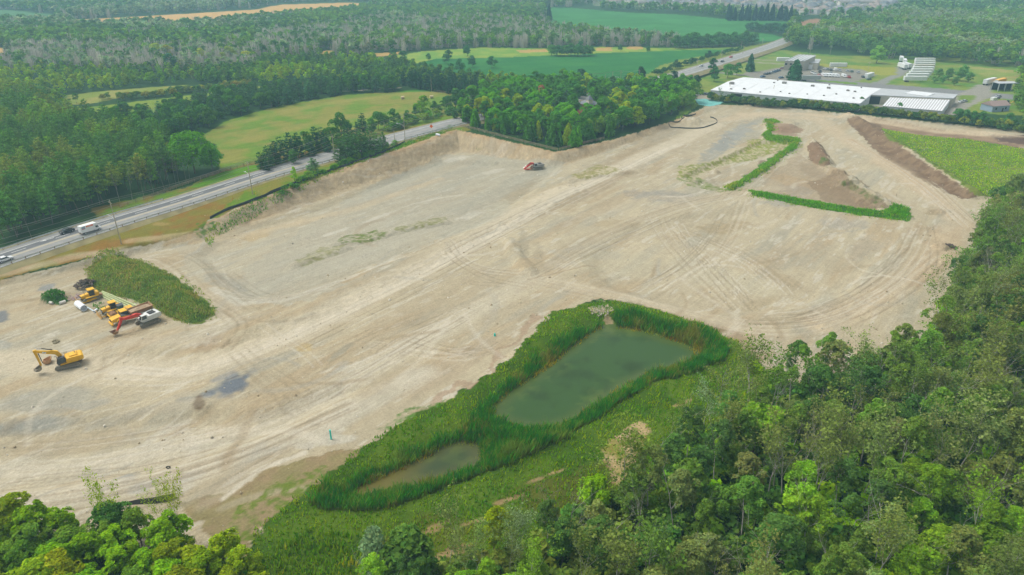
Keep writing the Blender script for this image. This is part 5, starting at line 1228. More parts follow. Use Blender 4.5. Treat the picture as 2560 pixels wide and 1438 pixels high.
for k, (off, dz, rad) in enumerate([(-.9, 0, .035), (0, .25, .035), (.9, 0, .035), (0, -1.9, .04), (.1, -3.4, .055), (.1, -4.3, .05)]):
    m = MB()
    for a, b in zip(line[:-1], line[1:]):
        n_ = Vector((-(b - a).y, (b - a).x, 0)).normalized() * off; L = []
        for j in range(9):
            s = j / 8; q = a.lerp(b, s) + n_; q.z += dz - .9 * 4 * s * (1 - s); L.append(q)
        m.tube(L, rad, 3)
    tag(m.build('power_line', WIRE), 'one of six thin wires slung between the poles along the highway', 'power line', 'wires between the highway poles')
# ------------------------------------------------------------------ fences
def silt_fence(P, label, h=.9, n_cut=.0):
    m = MB(); PP = catmull(WP(P) if not isinstance(P, np.ndarray) else P, 2.2); root = thing('silt_fence', label, 'silt fence', (0, 0, 0)); O = None
    zz = terrain(PP[:, 0], PP[:, 1]); V = []; F = []
    for i, (p, z) in enumerate(zip(PP, zz)):
        hh = h * (.75 + .4 * vnoise(np.array([i * .7]), np.array([3.0]), 2)[0])
        V += [(p[0], p[1] - .25, z - .05), (p[0], p[1], z + hh), (p[0], p[1] + .1, z + hh), (p[0], p[1] + .12, z - .05)]
    for i in range(len(PP) - 1):
        for a, b in ((0, 1), (1, 2), (2, 3)): F.append((i * 4 + a, i * 4 + 4 + a, i * 4 + 4 + b, i * 4 + b))
    new_obj('fabric', mesh_np('fabric', V, F, material=mat("black_silt_fabric", (.035, .04, .038), .9, noise=.4, scale=1)), root)
    pm = MB(); pm.box((0, 0, .5), (.07, .07, 1.2)); first = None
    for i in range(0, len(PP), 2 if len(PP) < 180 else 3):
        c = pm.build('post', DWOOD, root) if first is None else first.copy()
        if first is None: first = c
        else: COL.objects.link(c)
        c.location = (PP[i, 0], PP[i, 1] + .15, zz[i])
rimw = lambda pts: np.array([W(a, b, z) for a, b, z in pts])
silt_fence(rimw([(526,547,3.3),(560,529,3.7),(640,499,4.5),(700,474,4.9),(760,452,5.3),(800,437,5.6),(860,416,6.0),(900,402,6.2),(960,381,6.4),(1012,357,6.5)]), 'long black silt fence along the top of the excavated bank', .95)
silt_fence(WP([(1712,301),(1695,307),(1672,311),(1676,318),(1700,320),(1750,321),(1780,313),(1793,305),(1788,296),(1776,292)], .2), 'black silt fence ringing the round dirt pile, right and front part', .55)
silt_fence(WP([(1739,288),(1725,293),(1708,299)], .2), 'short detached piece of black silt fence behind the round dirt pile', .8)
def rail_fence(P, label, h=1.3):
    PP = catmull(P, 2.6); zz = terrain(PP[:, 0], PP[:, 1]); root = thing('rail_fence', label, 'fence', (0, 0, 0)); m = MB()
    for r in (.45, .85, 1.22):
        for i in range(len(PP) - 1): m.cyl((PP[i, 0], PP[i, 1], zz[i] + r), (PP[i + 1, 0], PP[i + 1, 1], zz[i + 1] + r), .07, n=4, caps=False)
    m.build('rails', DWOOD, root); pm = MB(); pm.box((0, 0, .6), (.16, .16, 1.5)); first = None
    for i in range(0, min(len(PP), 99)):
        c = pm.build('post', DWOOD, root) if first is None else first.copy()
        if first is None: first = c
        else: COL.objects.link(c)
        c.location = (PP[i, 0], PP[i, 1], zz[i])
rail_fence(rimw([(1152,316,6.5),(1230,337,5.7),(1300,355,4.9),(1394,378,3.9)]), 'brown wooden rail fence on the left side of the house lot')
rail_fence(rimw([(1398,377,3.9),(1450,363,3.3),(1510,349,2.7)]), 'brown wooden rail fence on the right side of the house lot')
rail_fence(rimw([(300,515,3.5),(380,488,4),(470,455,4.6),(560,426,5),(640,404,5.4)]), 'grey weathered rail fence between the pines and the highway')
rail_fence(rimw([(1085,231,3),(1130,236,3.2),(1165,243,3.4)]), 'low dark fence behind the hay bales')
# ------------------------------------------------------------------ machines
YEL = mat("machine_yellow", (.74, .42, .03), .6, noise=.2, scale=1.2); RED = mat("machine_red", (.62, .055, .035), .6, noise=.22, scale=1.5); WHT = mat("machine_white", (.62, .63, .60), .5, noise=.1, scale=1.2)
DIRTY = mat("dusty_steel", (.27, .24, .19), .9, noise=.3, scale=2); BLK = mat("dark_rubber", (.05, .05, .05), .9); GLS = mat("tinted_glass", (.03, .05, .06), .12, spec=.8); RUST = mat("rusty_steel", (.34, .20, .11), .9, noise=.35, scale=2); CHR = mat("chrome_rod", (.65, .65, .64), .25, .8); BRN = mat("earth_load", (.42, .31, .20), .95, noise=.3, scale=3); TRK_ = mat("track_steel", (.22, .21, .16), .9, noise=.3, scale=4)
def track(parent, y, L, wd, hh, m=None):
    pr = [(-L / 2 + hh * .45, 0.0), (L / 2 - hh * .45, 0.0), (L / 2 - hh * .1, hh * .22), (L / 2, hh * .55), (L / 2 - hh * .15, hh * .88), (L / 2 - hh * .5, hh), (-L / 2 + hh * .5, hh), (-L / 2 + hh * .15, hh * .88), (-L / 2, hh * .55), (-L / 2 + hh * .1, hh * .22)]
    a = MB(); n = len(pr); k = .13
    inn = [(x * (1 - .0) - math.copysign(k, x) if abs(x) > L / 2 - hh else x, max(k, min(hh - k, z))) for x, z in pr]
    for y0, y1 in ((y - wd / 2, y + wd / 2),):
        vs = [(x, y0, z) for x, z in pr] + [(x, y1, z) for x, z in pr] + [(x, y0, z) for x, z in inn] + [(x, y1, z) for x, z in inn]; fs = []
        for i in range(n):
            j = (i + 1) % n; fs += [(i, j, j + n, i + n), (i, i + 2 * n, j + 2 * n, j), (i + n, j + n, j + 3 * n, i + 3 * n), (i + 2 * n, i + 3 * n, j + 3 * n, j + 2 * n)]
        a.add(vs, fs)
    for i in range(22):       # grouser bars
        x = -L / 2 + hh * .5 + (L - hh) * i / 21
        a.box((x, y, hh + .015), (.07, wd * .98, .05)); a.box((x, y, -.0), (.07, wd * .98, .05))
    t = a.build('track', TRK_, parent)
    b = MB(); b.box((0, y, hh * .48), (L - hh * 1.1, wd * .5, hh * .42)); b.build('track_frame', m or DIRTY, t)
    for x, r in ((-L / 2 + hh * .48, hh * .36), (L / 2 - hh * .48, hh * .36)):
        c = MB(); c.cyl((x, y - wd * .36, hh * .5), (x, y + wd * .36, hh * .5), r, n=12); c.build('wheel', DIRTY, t)
    for x in np.linspace(-L / 2 + hh * 1.1, L / 2 - hh * 1.1, 6):
        c = MB(); c.cyl((x, y - wd * .33, hh * .24), (x, y + wd * .33, hh * .24), hh * .13, n=8); c.build('roller', DIRTY, t)
def arm_poly(pts, w0, w1, wmid=None):
    """side outline of a boom along pts with varying depth"""
    P = [np.array(p, float) for p in pts]; n = len(P); up = []; dn = []
    for i in range(n):
        d = P[min(i + 1, n - 1)] - P[max(i - 1, 0)]; d /= np.linalg.norm(d); nn = np.array([-d[1], d[0]]); f = i / (n - 1)
        w = (w0 * (1 - f) + w1 * f) if wmid is None else (w0 + (wmid - w0) * min(1, f * 2) if f < .5 else wmid + (w1 - wmid) * (f * 2 - 1))
        up.append(tuple(P[i] + nn * w / 2)); dn.append(tuple(P[i] - nn * w / 2))
    return up + dn[::-1]
def excavator(name, label, loc, rz, trz, body, armm, boom, stick, bucket_dir, spec_=None, s=1.0, teeth=True, swing=0.0):
    t = thing(name, label, 'excavator', loc, rz); t.scale = (s, s, s)
    n0 = set(t.children)
    for y in (-1.35, 1.35): track(t, y, 5.1, .65, 1.05)
    for c_ in t.children: c_.rotation_euler = (0, 0, trz - rz)
    m = MB(); m.box((0, 0, .75), (2.2, 2.1, .5)).cyl((0, 0, .9), (0, 0, 1.3), .85, n=16); m.build('undercarriage', DIRTY, t)
    h = MB(); h.prism([(-2.2, 1.3), (1.6, 1.3), (1.6, 1.75), (.35, 2.05), (.2, 2.55), (-2.2, 2.6)], -1.45, 1.45); ho = h.build('house', body, t, bevel=.07)
    m = MB(); m.prism([(-3.05, 1.5), (-2.2, 1.32), (-2.2, 2.55), (-2.75, 2.55), (-3.15, 2.25)], -1.45, 1.45); m.build('counterweight', body, t, bevel=.1)
    m = MB(); m.prism([(-2.1, 2.6), (-.45, 2.6), (-.55, 2.78), (-2.0, 2.8)], -.75, .9); m.build('engine_hood', spec_ or body, ho, bevel=.05)
    m = MB(); m.cyl((-1.7, -.2, 2.75), (-1.7, -.2, 3.25), .08, n=8); m.build('exhaust_pipe', DIRTY, ho)
    m = MB(); 
    for x in (-.3, .3, .9): m.cyl((x, -1.3, 2.1), (x, -1.3, 3.0), .03, n=5)
    m.tube([(-.3, -1.3, 3.0), (.9, -1.3, 3.0)], .03).tube([(-.3, -1.3, 2.6), (.9, -1.3, 2.6)], .025); m.build('handrail', DIRTY, t)
    c = MB(); c.prism([(.25, 1.5), (1.95, 1.5), (2.05, 2.1), (1.75, 3.12), (.5, 3.15), (.3, 2.7)], .45, 1.45); co = c.build('cab', body if body is not YEL else mat("cab_dark", (.06, .065, .07), .5), t, bevel=.06)
    g = MB(); g.prism([(.55, 2.1), (1.85, 2.05), (1.62, 2.98), (.65, 3.0)], .43, 1.47); g.build('side_window', GLS, co)
    g = MB(); g.add([(2.075, .52, 2.05), (2.075, 1.38, 2.05), (1.79, 1.38, 3.06), (1.79, .52, 3.06)], [(0, 1, 2, 3)]); g.build('windscreen', GLS, co)
    bw = .30
    m = MB(); m.prism(arm_poly(boom, .75, .42, .95 if armm is not YEL else .9), -bw, bw); m.build('boom', armm, t, bevel=.03)
    m = MB(); m.prism(arm_poly(stick, .72, .36), -bw * .75, bw * .75); m.build('stick', armm, t, bevel=.03)
    B = [np.array(b, float) for b in boom]; S = [np.array(b, float) for b in stick]
    mid = B[len(B) // 2]; top = mid * .45 + B[-1] * .55; n_ = np.array([-(B[-1] - mid)[1], (B[-1] - mid)[0]]); n_ /= np.linalg.norm(n_); n_ *= 1 if n_[1] > 0 else -1
    a1 = mid + n_ * .55; a2 = S[0] + (S[0] - S[-1]) / np.linalg.norm(S[0] - S[-1]) * .25 + n_ * .35; am = a1 * .4 + a2 * .6
    def rod(p, q, name2, r, y=0, mm=None):
        m2 = MB(); m2.cyl((p[0], y, p[1]), (q[0], y, q[1]), r, n=8); return m2.build(name2, mm or DIRTY, t)
    rod(a1, am, 'stick_cylinder', .11, mm=BLK); rod(am, a2, 'cylinder_rod', .06, mm=CHR)
    for y in (-.42, .42):
        f = np.array((1.5, 1.7)); q = B[0] * .45 + mid * .55 + np.array([.25, -.35]); mm_ = f * .45 + q * .55
        rod(f, mm_, 'boom_cylinder', .12, y, BLK if armm is YEL else WHT); rod(mm_, q, 'cylinder_rod', .07, y, CHR)
    e = S[-1]; dS = (S[-1] - S[0]) / np.linalg.norm(S[-1] - S[0]); oS = np.array([dS[1], -dS[0]]) * bucket_dir
    b1 = S[0] * .75 + e * .25 - oS * .42; b2 = e - dS * .5 - oS * .45; rod(b1, b2, 'bucket_cylinder', .09, mm=BLK)
    # bucket: a curled shell with teeth
    k = []
    for i in range(9):
        an = -.35 + i * .36; k.append(e + dS * .15 + (oS * (1 - math.cos(an)) + dS * math.sin(an)) * .78)
    outer = k; cen = sum(k) / len(k); inner = [p * .88 + cen * .12 for p in k]
    m = MB(); m.prism([tuple(p) for p in outer] + [tuple(p) for p in inner[::-1]], -.75, .75)
    for y0 in (-.75, .68): m.prism([tuple(p) for p in outer], y0, y0 + .07)
    bo = m.build('bucket', DIRTY if armm is YEL else RUST, t)
    if teeth:
        m = MB(); d = unit(outer[-1] - outer[-2])
        for y in (-.6, -.3, 0, .3, .6): m.cyl((outer[-1][0], y, outer[-1][1]), (outer[-1][0] + d[0] * .28, y, outer[-1][1] + d[1] * .28), .07, .02, 5)
        m.build('teeth', DIRTY, bo)
    return t
g = G(174, 914)
ex = excavator('excavator', 'yellow excavator parked alone on the sand with its boom reaching left', g, math.radians(217), math.radians(203), YEL, YEL, [(.9, 2.1), (1.15, 3.2), (1.6, 4.1), (2.3, 4.45), (3.3, 4.75), (5.0, 5.55)], [(5.25, 6.0), (5.2, 4.9), (5.0, 1.95)], -1, s=1.0)
m = MB(); m.box((3.7, -.305, 4.93), (.75, .012, .34), ry=-.42); m.build('boom_plate', mat("plate_white", (.8, .8, .78), .5), ex)
def letters(txt, size, mt, parent, loc, rot, name='lettering'):
    cu = bpy.data.curves.new(name, 'FONT'); cu.body = txt; cu.size = size; cu.extrude = .006; cu.align_x = 'CENTER'; cu.align_y = 'CENTER'
    tmp = bpy.data.objects.new(name, cu); COL.objects.link(tmp); dg = bpy.context.evaluated_depsgraph_get(); me = bpy.data.meshes.new_from_object(tmp.evaluated_get(dg)); bpy.data.objects.remove(tmp); bpy.data.curves.remove(cu)
    me.materials.clear(); me.materials.append(mt); o = new_obj(name, me, parent, loc); o.rotation_euler = rot; return o
letters('CAT', .34, BLK, ex, (3.7, .322, 4.93), (math.pi / 2, -.42, math.pi)); letters('CAT', .34, BLK, ex, (3.7, -.322, 4.93), (math.pi / 2, -.42, 0))
m = MB(); m.box((3.7, .305, 4.93), (.75, .012, .34), ry=-.42); m.build('boom_plate', mat("plate_white"), ex)
excavator('excavator', 'white excavator with a bright red boom reaching over to a rusty bucket', G(371, 808), math.radians(233), math.radians(231), WHT, RED, [(1.0, 2.1), (1.45, 2.95), (2.3, 3.35), (3.5, 3.35), (4.8, 3.5), (5.7, 3.7)], [(5.8, 4.2), (6.05, 3.3), (7.4, 1.3)], -1, BLK, s=1.0)
excavator('excavator', 'small red and white excavator folded up at the foot of the bank', G(1342, 423), math.radians(203), math.radians(203), mat('dusty_grey_paint', (.30, .30, .28), .7, noise=.3, scale=2), RED, [(1.1, 2.0), (1.9, 2.9), (2.9, 3.05), (4.4, 2.1), (6.1, 1.0)], [(6.4, .95), (5.2, .6), (3.2, .45)], 1, BLK, s=.95)
def bucket_loose(px, py, label, s=1.0, m_=None):
    g = G(px, py); t = MB(); k = [(math.cos(a) * .8, .82 + math.sin(a) * .8) for a in np.linspace(-2.9, .4, 9)]
    t.prism(k + [(x * .88, .82 + (z - .82) * .88) for x, z in k[::-1]], -.8, .8)
    for y0 in (-.8, .73): t.prism(k, y0, y0 + .07)
    o = t.build('digger_bucket', m_ or RUST); o.location = g; o.scale = (s, s, s); o.rotation_euler = (0, 0, .5); tag(o, label, 'bucket')
bucket_loose(120, 907, 'rusty spare bucket lying on the sand under the yellow boom', 1.1, mat("orange_rust", (.5, .30, .16), .9, noise=.3, scale=3))
def dozer(loc, rz, label, lift=0.0):
    t = thing('bulldozer', label, 'bulldozer', loc, rz, None)
    for y in (-1.15, 1.15): track(t, y, 4.2, .6, 1.15, YEL)
    m = MB(); m.box((0, 0, .8), (3.2, 1.7, .8)); m.build('chassis', DIRTY, t)
    m = MB(); m.prism([(.1, 1.2), (2.1, 1.1), (2.15, 1.95), (.1, 2.15)], -.62, .62); ho = m.build('engine_hood', YEL, t, bevel=.05)
    g = MB()
    for i in range(6): g.box((2.165, 0, 1.2 + i * .12), (.03, 1.0, .05))
    g.build('grille', BLK, ho)
    m = MB(); m.cyl((1.1, .25, 2.1), (1.1, .25, 2.9), .07, n=8); m.build('exhaust_pipe', DIRTY, ho)
    for y in (-1.15, 1.15):
        m = MB(); m.box((-.3, y, 1.35), (3.1, .75, .16)); m.build('fender', YEL, t, bevel=.04)
    c = MB(); c.prism([(-1.25, 1.4), (.1, 1.4), (.15, 2.2), (-.05, 3.0), (-1.2, 3.0)], -.72, .72); co = c.build('cab', mat("cab_dark"), t)
    g = MB(); g.prism([(-1.1, 2.2), (.08, 2.2), (-.08, 2.9), (-1.1, 2.9)], -.745, .745); g.build('cab_window', GLS, co)
    m = MB(); m.box((-.6, 0, 3.08), (1.75, 1.7, .16)); m.build('cab_roof', YEL, co, bevel=.04)
    for x in (-1.25,):
        m = MB(); m.box((x, .7, 2.3), (.14, .14, 1.6)).box((x, -.7, 2.3), (.14, .14, 1.6)); m.build('roof_post', YEL, co)
    m = MB(); m.box((-1.75, 0, 1.6), (.9, 1.6, .9)); m.build('fuel_tank', YEL, t, bevel=.06)
    m = MB(); pr = [(3.15, .05 + lift), (3.0, .35 + lift), (2.93, .75 + lift), (3.05, 1.15 + lift), (3.2, 1.35 + lift)]; m.prism(pr + [(x - .1, z) for x, z in pr[::-1]], -1.85, 1.85); m.build('blade', YEL if lift else mat("worn_blade", (.50, .30, .10), .8, noise=.4, scale=2), t)
    for y in (-1.55, 1.55):
        m = MB(); m.tube([(0, y, .5), (2.95, y, .45 + lift)], .11, 6); m.build('push_arm', YEL, t)
    for y in (-.5, .5):
        m = MB(); m.tube([(1.9, y, 1.7), (2.98, y, .9 + lift)], .06, 6); m.build('lift_cylinder', CHR, t)
    m = MB(); m.box((-2.5, 0, .85), (.9, 1.2, .35)).box((-2.95, 0, .6), (.14, .16, 1.2)); m.build('ripper', RUST, t)
    return t
dozer(G(227, 750), math.radians(226), 'yellow bulldozer nearest the debris pile, behind the other machines')
dozer(G(280, 783), math.radians(226), 'yellow bulldozer parked in front between the pipes and the roller')
def wheel(parent, x, y, r, w, m=None, n=16):
    a = MB(); a.cyl((x, y - w / 2, r), (x, y + w / 2, r), r, n=n); t = a.build('wheel', m or BLK, parent)
    b = MB(); b.cyl((x, y - w / 2 - .02, r), (x, y + w / 2 + .02, r), r * .5, n=10); b.build('rim', STEEL if m is None else m, t); return t
def hauler(loc, rz, label):
    t = thing('dump_truck', label, 'dump truck', loc, rz); tyre = mat("dusty_tyre", (.30, .27, .21), .95, noise=.2, scale=3)
    for x in (3.2, -1.6, -3.6):
        for y in (-1.2, 1.2): wheel(t, x, y, .88, .7, tyre)
    m = MB(); m.box((-1.6, 0, 1.25), (6.6, 1.0, .4)).box((3.0, 0, 1.2), (3.4, 1.2, .5)); m.build('chassis', DIRTY, t)
    m = MB(); m.prism([(3.0, 1.3), (5.3, 1.1), (5.3, 1.9), (3.0, 2.35)], -1.05, 1.05); h = m.build('engine_hood', YEL, t, bevel=.08)
    m = MB(); m.box((5.32, 0, 1.5), (.04, 1.5, .55)); m.build('grille', BLK, h)
    m = MB(); m.box((5.35, 0, .8), (.5, 2.6, .35), top=(.7, 1)); m.build('bumper', YEL, t, bevel=.04)
    c = MB(); c.prism([(1.35, 1.4), (3.0, 1.4), (3.05, 2.3), (2.75, 3.25), (1.45, 3.25)], -.95, .95); co = c.build('cab', GLS, t)
    m = MB(); m.box((2.1, 0, 3.32), (1.65, 2.0, .14)); m.build('cab_roof', YEL, co, bevel=.03)
    m = MB(); m.box((2.15, 0, 1.75), (1.75, 1.98, .7)); m.build('door_panel', YEL, co)
    for y in (-1.25, 1.25):
        m = MB(); m.prism([(2.2, 1.75), (4.1, 1.75), (4.3, 1.3), (4.2, 1.3), (4.0, 1.62), (2.3, 1.62)], y - .35, y + .35); m.build('fender', YEL, t)
    b = MB(); V = [(1.0, -1.45, 2.6), (1.0, 1.45, 2.6), (-4.7, 1.6, 2.75), (-4.7, -1.6, 2.75), (.6, -1.0, 1.55), (.6, 1.0, 1.55), (-4.1, 1.05, 1.5), (-4.1, -1.05, 1.5)]
    b.add(V, [(4, 5, 6, 7)[::-1], (0, 1, 5, 4), (1, 2, 6, 5), (2, 3, 7, 6), (3, 0, 4, 7)]); k = [(.9, -1.33, 2.6), (.9, 1.33, 2.6), (-4.55, 1.46, 2.74), (-4.55, -1.46, 2.74), (.5, -.9, 1.7), (.5, .9, 1.7), (-4.0, .95, 1.65), (-4.0, -.95, 1.65)]
    b.add(k, [(4, 5, 6, 7), (4, 5, 1, 0), (5, 6, 2, 1), (6, 7, 3, 2), (7, 4, 0, 3)]); b.add([V[0], V[1], k[1], k[0], V[2], V[3], k[3], k[2]], [(0, 1, 2, 3), (4, 5, 6, 7), (1, 4, 7, 2), (5, 0, 3, 6)])
    bd = b.build('dump_bed', RUST, t)
    l = MB(); l.add([(.6, -1.15, 2.2), (.6, 1.15, 2.2), (-4.3, 1.3, 2.3), (-4.3, -1.3, 2.3), (-1.5, -.1, 2.9), (-3.0, .1, 2.85)], [(0, 1, 4), (1, 2, 5, 4), (2, 3, 5), (3, 0, 4, 5)]); l.build('earth_load', BRN, bd)
    m = MB(); m.box((1.05, 0, 2.85), (.12, 2.7, .7)); m.build('headboard', RUST, bd)
    return t
hauler(G(336, 797), math.radians(226), 'yellow articulated dump truck with a rusty earth-filled bed, between roller and white excavator')
def roller(loc, rz, label):
    t = thing('soil_roller', label, 'roller', loc, rz)
    m = MB(); m.cyl((2.0, -1.05, .78), (2.0, 1.05, .78), .78, n=20)
    for i in range(14):
        a = i / 14 * 6.283
        for y in (-.8, -.4, 0, .4, .8): m.box((2.0 + math.cos(a) * .82, y, .78 + math.sin(a) * .82), (.16, .2, .16), ry=-a)
    m.build('drum', RUST, t)
    m = MB(); m.box((2.0, -1.2, .85), (2.2, .18, .5)).box((2.0, 1.2, .85), (2.2, .18, .5)).box((.85, 0, .9), (.3, 2.4, .5)).box((3.05, 0, .9), (.2, 2.4, .4)); m.build('drum_frame', YEL, t)
    for y in (-.85, .85): wheel(t, -1.5, y, .75, .55)
    m = MB(); m.prism([(-2.7, .9), (-.5, .9), (-.5, 1.6), (-2.6, 1.75)], -.9, .9); m.build('engine_hood', YEL, t, bevel=.06)
    c = MB(); c.prism([(-.6, .9), (.6, .9), (.75, 1.7), (.55, 2.85), (-.6, 2.85)], -.75, .75); co = c.build('cab', mat("teal_glass", (.05, .13, .13), .15, spec=.8), t)
    m = MB(); m.box((0, 0, 2.92), (1.45, 1.65, .12)); m.build('cab_roof', mat("cab_dark"), co)
    return t
roller(G(306, 787), math.radians(226), 'soil roller with a dark teal glass cab squeezed between bulldozer and dump truck')
# ------------------------------------------------------------------ pipes and odds and ends
def pipe(name, label, a, b, r, m, n=18, wall=.08, z=None, parent=None, ring=False):
    A = G(*a) + Vector((0, 0, r)); B = G(*b) + Vector((0, 0, r)) 
    d = (B - A); q = d.to_track_quat('Z', 'Y'); mb = MB(); vs = []; 
    for c_, rr in ((A, r), (B, r), (B, r - wall), (A, r - wall)):
        for i in range(n):
            t = 2 * math.pi * i / n; vs.append(c_ - A + q @ Vector((rr * math.cos(t), rr * math.sin(t), 0)))
    fs = []
    for k in range(4):
        for i in range(n): j = (i + 1) % n; fs.append((k * n + i, k * n + j, ((k + 1) % 4) * n + j, ((k + 1) % 4) * n + i))
    mb.add(vs, fs); o = mb.build(name, m, None, smooth=False); o.location = A; return tag(o, label, 'pipe')
PW = mat("white_plastic", (.78, .82, .86), .4, noise=.05); PG_ = mat("concrete_pipe", (.62, .60, .54), .8); PT = mat("turquoise_plastic", (.05, .62, .52), .5); PGR = mat("pale_green_pipe", (.46, .52, .26), .6, noise=.15)
pipe('drain_pipe', 'short wide white plastic pipe lying left of the machines', (196, 766), (212, 778), .85, PW)
pipe('drain_pipe', 'narrow pale blue pipe lying right of the wide white pipe', (210, 765), (236, 780), .18, mat("pale_blue_plastic", (.55, .66, .70), .4))
pipe('drain_pipe', 'short white pipe elbow at the end of the pale blue pipe', (236, 782), (243, 776), .3, PW)
pipe('concrete_pipe', 'short pale concrete pipe in front of the green heap', (150, 762), (165, 757), .42, PG_)
pipe('concrete_pipe', 'small white concrete ring at the left foot of the green heap', (125, 759), (132, 761), .35, PG_)
pipe('culvert_pipe', 'white pipe end sticking out at the top of the excavated bank', (1090, 339), (1100, 341), .55, PW)
for i, (a, b) in enumerate([((254,733),(343,773)),((250,735),(338,777)),((244,736),(330,783)),((256,730),(348,769))]):
    pipe('long_pipe', 'long slender greenish pipe laid beside the weed mound', a, b, .2, PGR, n=8, wall=.04)["group"] = 'long pipes beside the weed mound'
m = MB(); m.cyl((0, 0, -.3), (0, 0, 2.2), .17, n=12); o = m.build('marker_pipe', PT); o.location = G(828, 1098); tag(o, 'upright turquoise pipe standing in the pale sand', 'pipe')
m = MB(); m.cyl((0, 0, -.1), (0, 0, .75), .28, .16, n=10); o = m.build('pipe_stub', PT); o.location = G(1237, 840); tag(o, 'small turquoise cap on the sand left of the large pond', 'marker')
me = bpy.data.meshes.new('tyre'); mb = MB(); NN, MM = 20, 8; vs = []; fs = []
for i in range(NN):
    for j in range(MM):
        a = i / NN * 6.283; b = j / MM * 6.283; r = .52 + .17 * math.cos(b); vs.append((r * math.cos(a), .17 * math.sin(b), .62 + r * math.sin(a)))
        fs.append((i * MM + j, ((i + 1) % NN) * MM + j, ((i + 1) % NN) * MM + (j + 1) % MM, i * MM + (j + 1) % MM))
o = mb.add(vs, fs).build('old_tyre', BLK, smooth=True); o.location = G(422, 1171); o.rotation_euler = (.35, 0, .2); o.scale = (.62, .62, .62); tag(o, 'old black tyre standing in the sand at the lower left', 'tyre')
def rubble(name, label, cat, px, py, r, n, m, seed, hh=.8, long=1.0):
    rg = np.random.default_rng(seed); t = MB(); g = G(px, py)
    for i in range(n):
        a, d = rg.uniform(0, 6.28), rg.uniform(0, 1) ** .7 * r; s = rg.uniform(.15, .55)
        t.box((math.cos(a) * d, math.sin(a) * d, hh * (1 - d / r) * rg.uniform(.3, 1) + .1), (s * long, s * .7, s * .6), rz=rg.uniform(0, 3), ry=rg.uniform(-.6, .6), top=(rg.uniform(.4, .9), rg.uniform(.4, .9)))
    o = t.build(name, m); o.location = g; return tag(o, label, cat, kind=None)
rubble('debris_pile', 'pile of dark roots and broken timber at the left end of the weed mound', 'debris', 214, 714, 2.6, 110, mat("dark_roots", (.13, .10, .08), .95, noise=.4, scale=3), 1, 1.3, 3.0)
rubble('debris_pile', 'low heap of coloured scrap left of the rear bulldozer', 'debris', 190, 744, 2.0, 50, mat("scrap_mix", (.45, .33, .30), .8, noise=.6, scale=2), 2, .5, 2.2)
rubble('debris_pile', 'dark root wads heaped at the edge of the right wood', 'debris', 2372, 618, 2.4, 90, mat("dark_roots"), 3, 1.1, 3.0)
rubble('rubble_heap', 'small rounded clod of earth above the lone excavator', 'debris', 140, 855, .9, 24, mat("earth_clod", (.32, .28, .18), .95), 4, .6)
rubble('stone_riprap', 'pale stones dumped at the top inlet of the pond', 'stones', 1503, 776, 3.2, 90, mat('pale_rock', (.42, .38, .29), .9), 5, .25)
m = MB(); PP = [(-4.6, -.3), (-3.9, -.75), (-1, -.5), (1.6, -.3), (3.4, .15), (4.4, .75), (4.6, 1.2), (3.6, 1.1), (1.0, .75), (-1.5, .6), (-3.4, .3), (-4.4, .1)]
m.slab(PP, -.35, .22); o = m.build('black_tarp', mat("black_sheet", (.02, .018, .015), .8)); o.location = G(365, 1257); o.rotation_euler = (math.radians(38), 0, .1); tag(o, 'black sheet of silt fabric sagging at the edge of the lower left wood', 'silt sheet')
# hay bales, road sign, turquoise patch
STRAW = mat("straw", (.55, .45, .26), .95, noise=.3, scale=6)
for px, py, lab in [(1007, 248, 'round hay bale on the hay field, left one'), (1079, 246, 'round hay bale on the hay field, right one')]:
    m = MB(); m.cyl((-.8, 0, .75), (.8, 0, .75), .78, n=18); o = m.build('hay_bale', STRAW); g = G(px, py); o.location = g; o.rotation_euler = (0, 0, .3); tag(o, lab, 'hay bale'); o.scale = (1.2, 1.2, 1.2)
t = thing('road_sign', 'orange diamond road sign standing beside the highway guardrail', 'road sign', G(1079, 330), 0)
m = MB(); m.cyl((0, 0, -.3), (0, 0, 2.6), .05, n=6); m.build('sign_post', STEEL, t)
m = MB(); m.slab([(-.9, 0), (0, -.9), (.9, 0), (0, .9)], -.03, .03); o = m.build('sign_board', mat("sign_orange", (.85, .16, .02), .5), t, loc=(0, -.1, 2.7)); o.rotation_euler = (math.pi / 2 - .15, 0, 0)
for px, py in [(640, 489), (582, 500), (1738, 252)]:
    m = MB(); m.cyl((0, 0, -.2), (0, 0, 1.1), .12, .1, 8); o = m.build('marker_post', mat("post_yellow", (.75, .55, .05), .6)); o.location = G(px, py); tag(o, 'yellow gas marker post at the silt fence' if px == 640 else 'yellow marker post on the brown verge' if px == 582 else 'yellow post by the turquoise patch', 'marker post')
P = WP([(1736,248),(1760,246),(1790,250),(1812,254),(1800,262),(1775,267),(1745,262)], 1.0); zz = terrain(P[:, 0], P[:, 1])
gx, gy = np.meshgrid(np.linspace(P[:, 0].min(), P[:, 0].max(), 40), np.linspace(P[:, 1].min(), P[:, 1].max(), 26)); zz = terrain(gx.ravel(), gy.ravel()).reshape(gx.shape) + .08; ii = inside(gx.ravel(), gy.ravel(), P).reshape(gx.shape); m = MB()
V = np.stack([gx.ravel(), gy.ravel(), zz.ravel()], 1); F = [(j * 40 + i, j * 40 + i + 1, j * 40 + i + 41, j * 40 + i + 40) for j in range(25) for i in range(39) if ii[j, i] and ii[j, i + 1] and ii[j + 1, i] and ii[j + 1, i + 1]]
o = new_obj('hydroseed_patch', mesh_np('hydroseed_patch', V, F, material=mat("turquoise_mulch", (.17, .46, .42), .95, noise=.3, scale=.4))); tag(o, kind='structure')
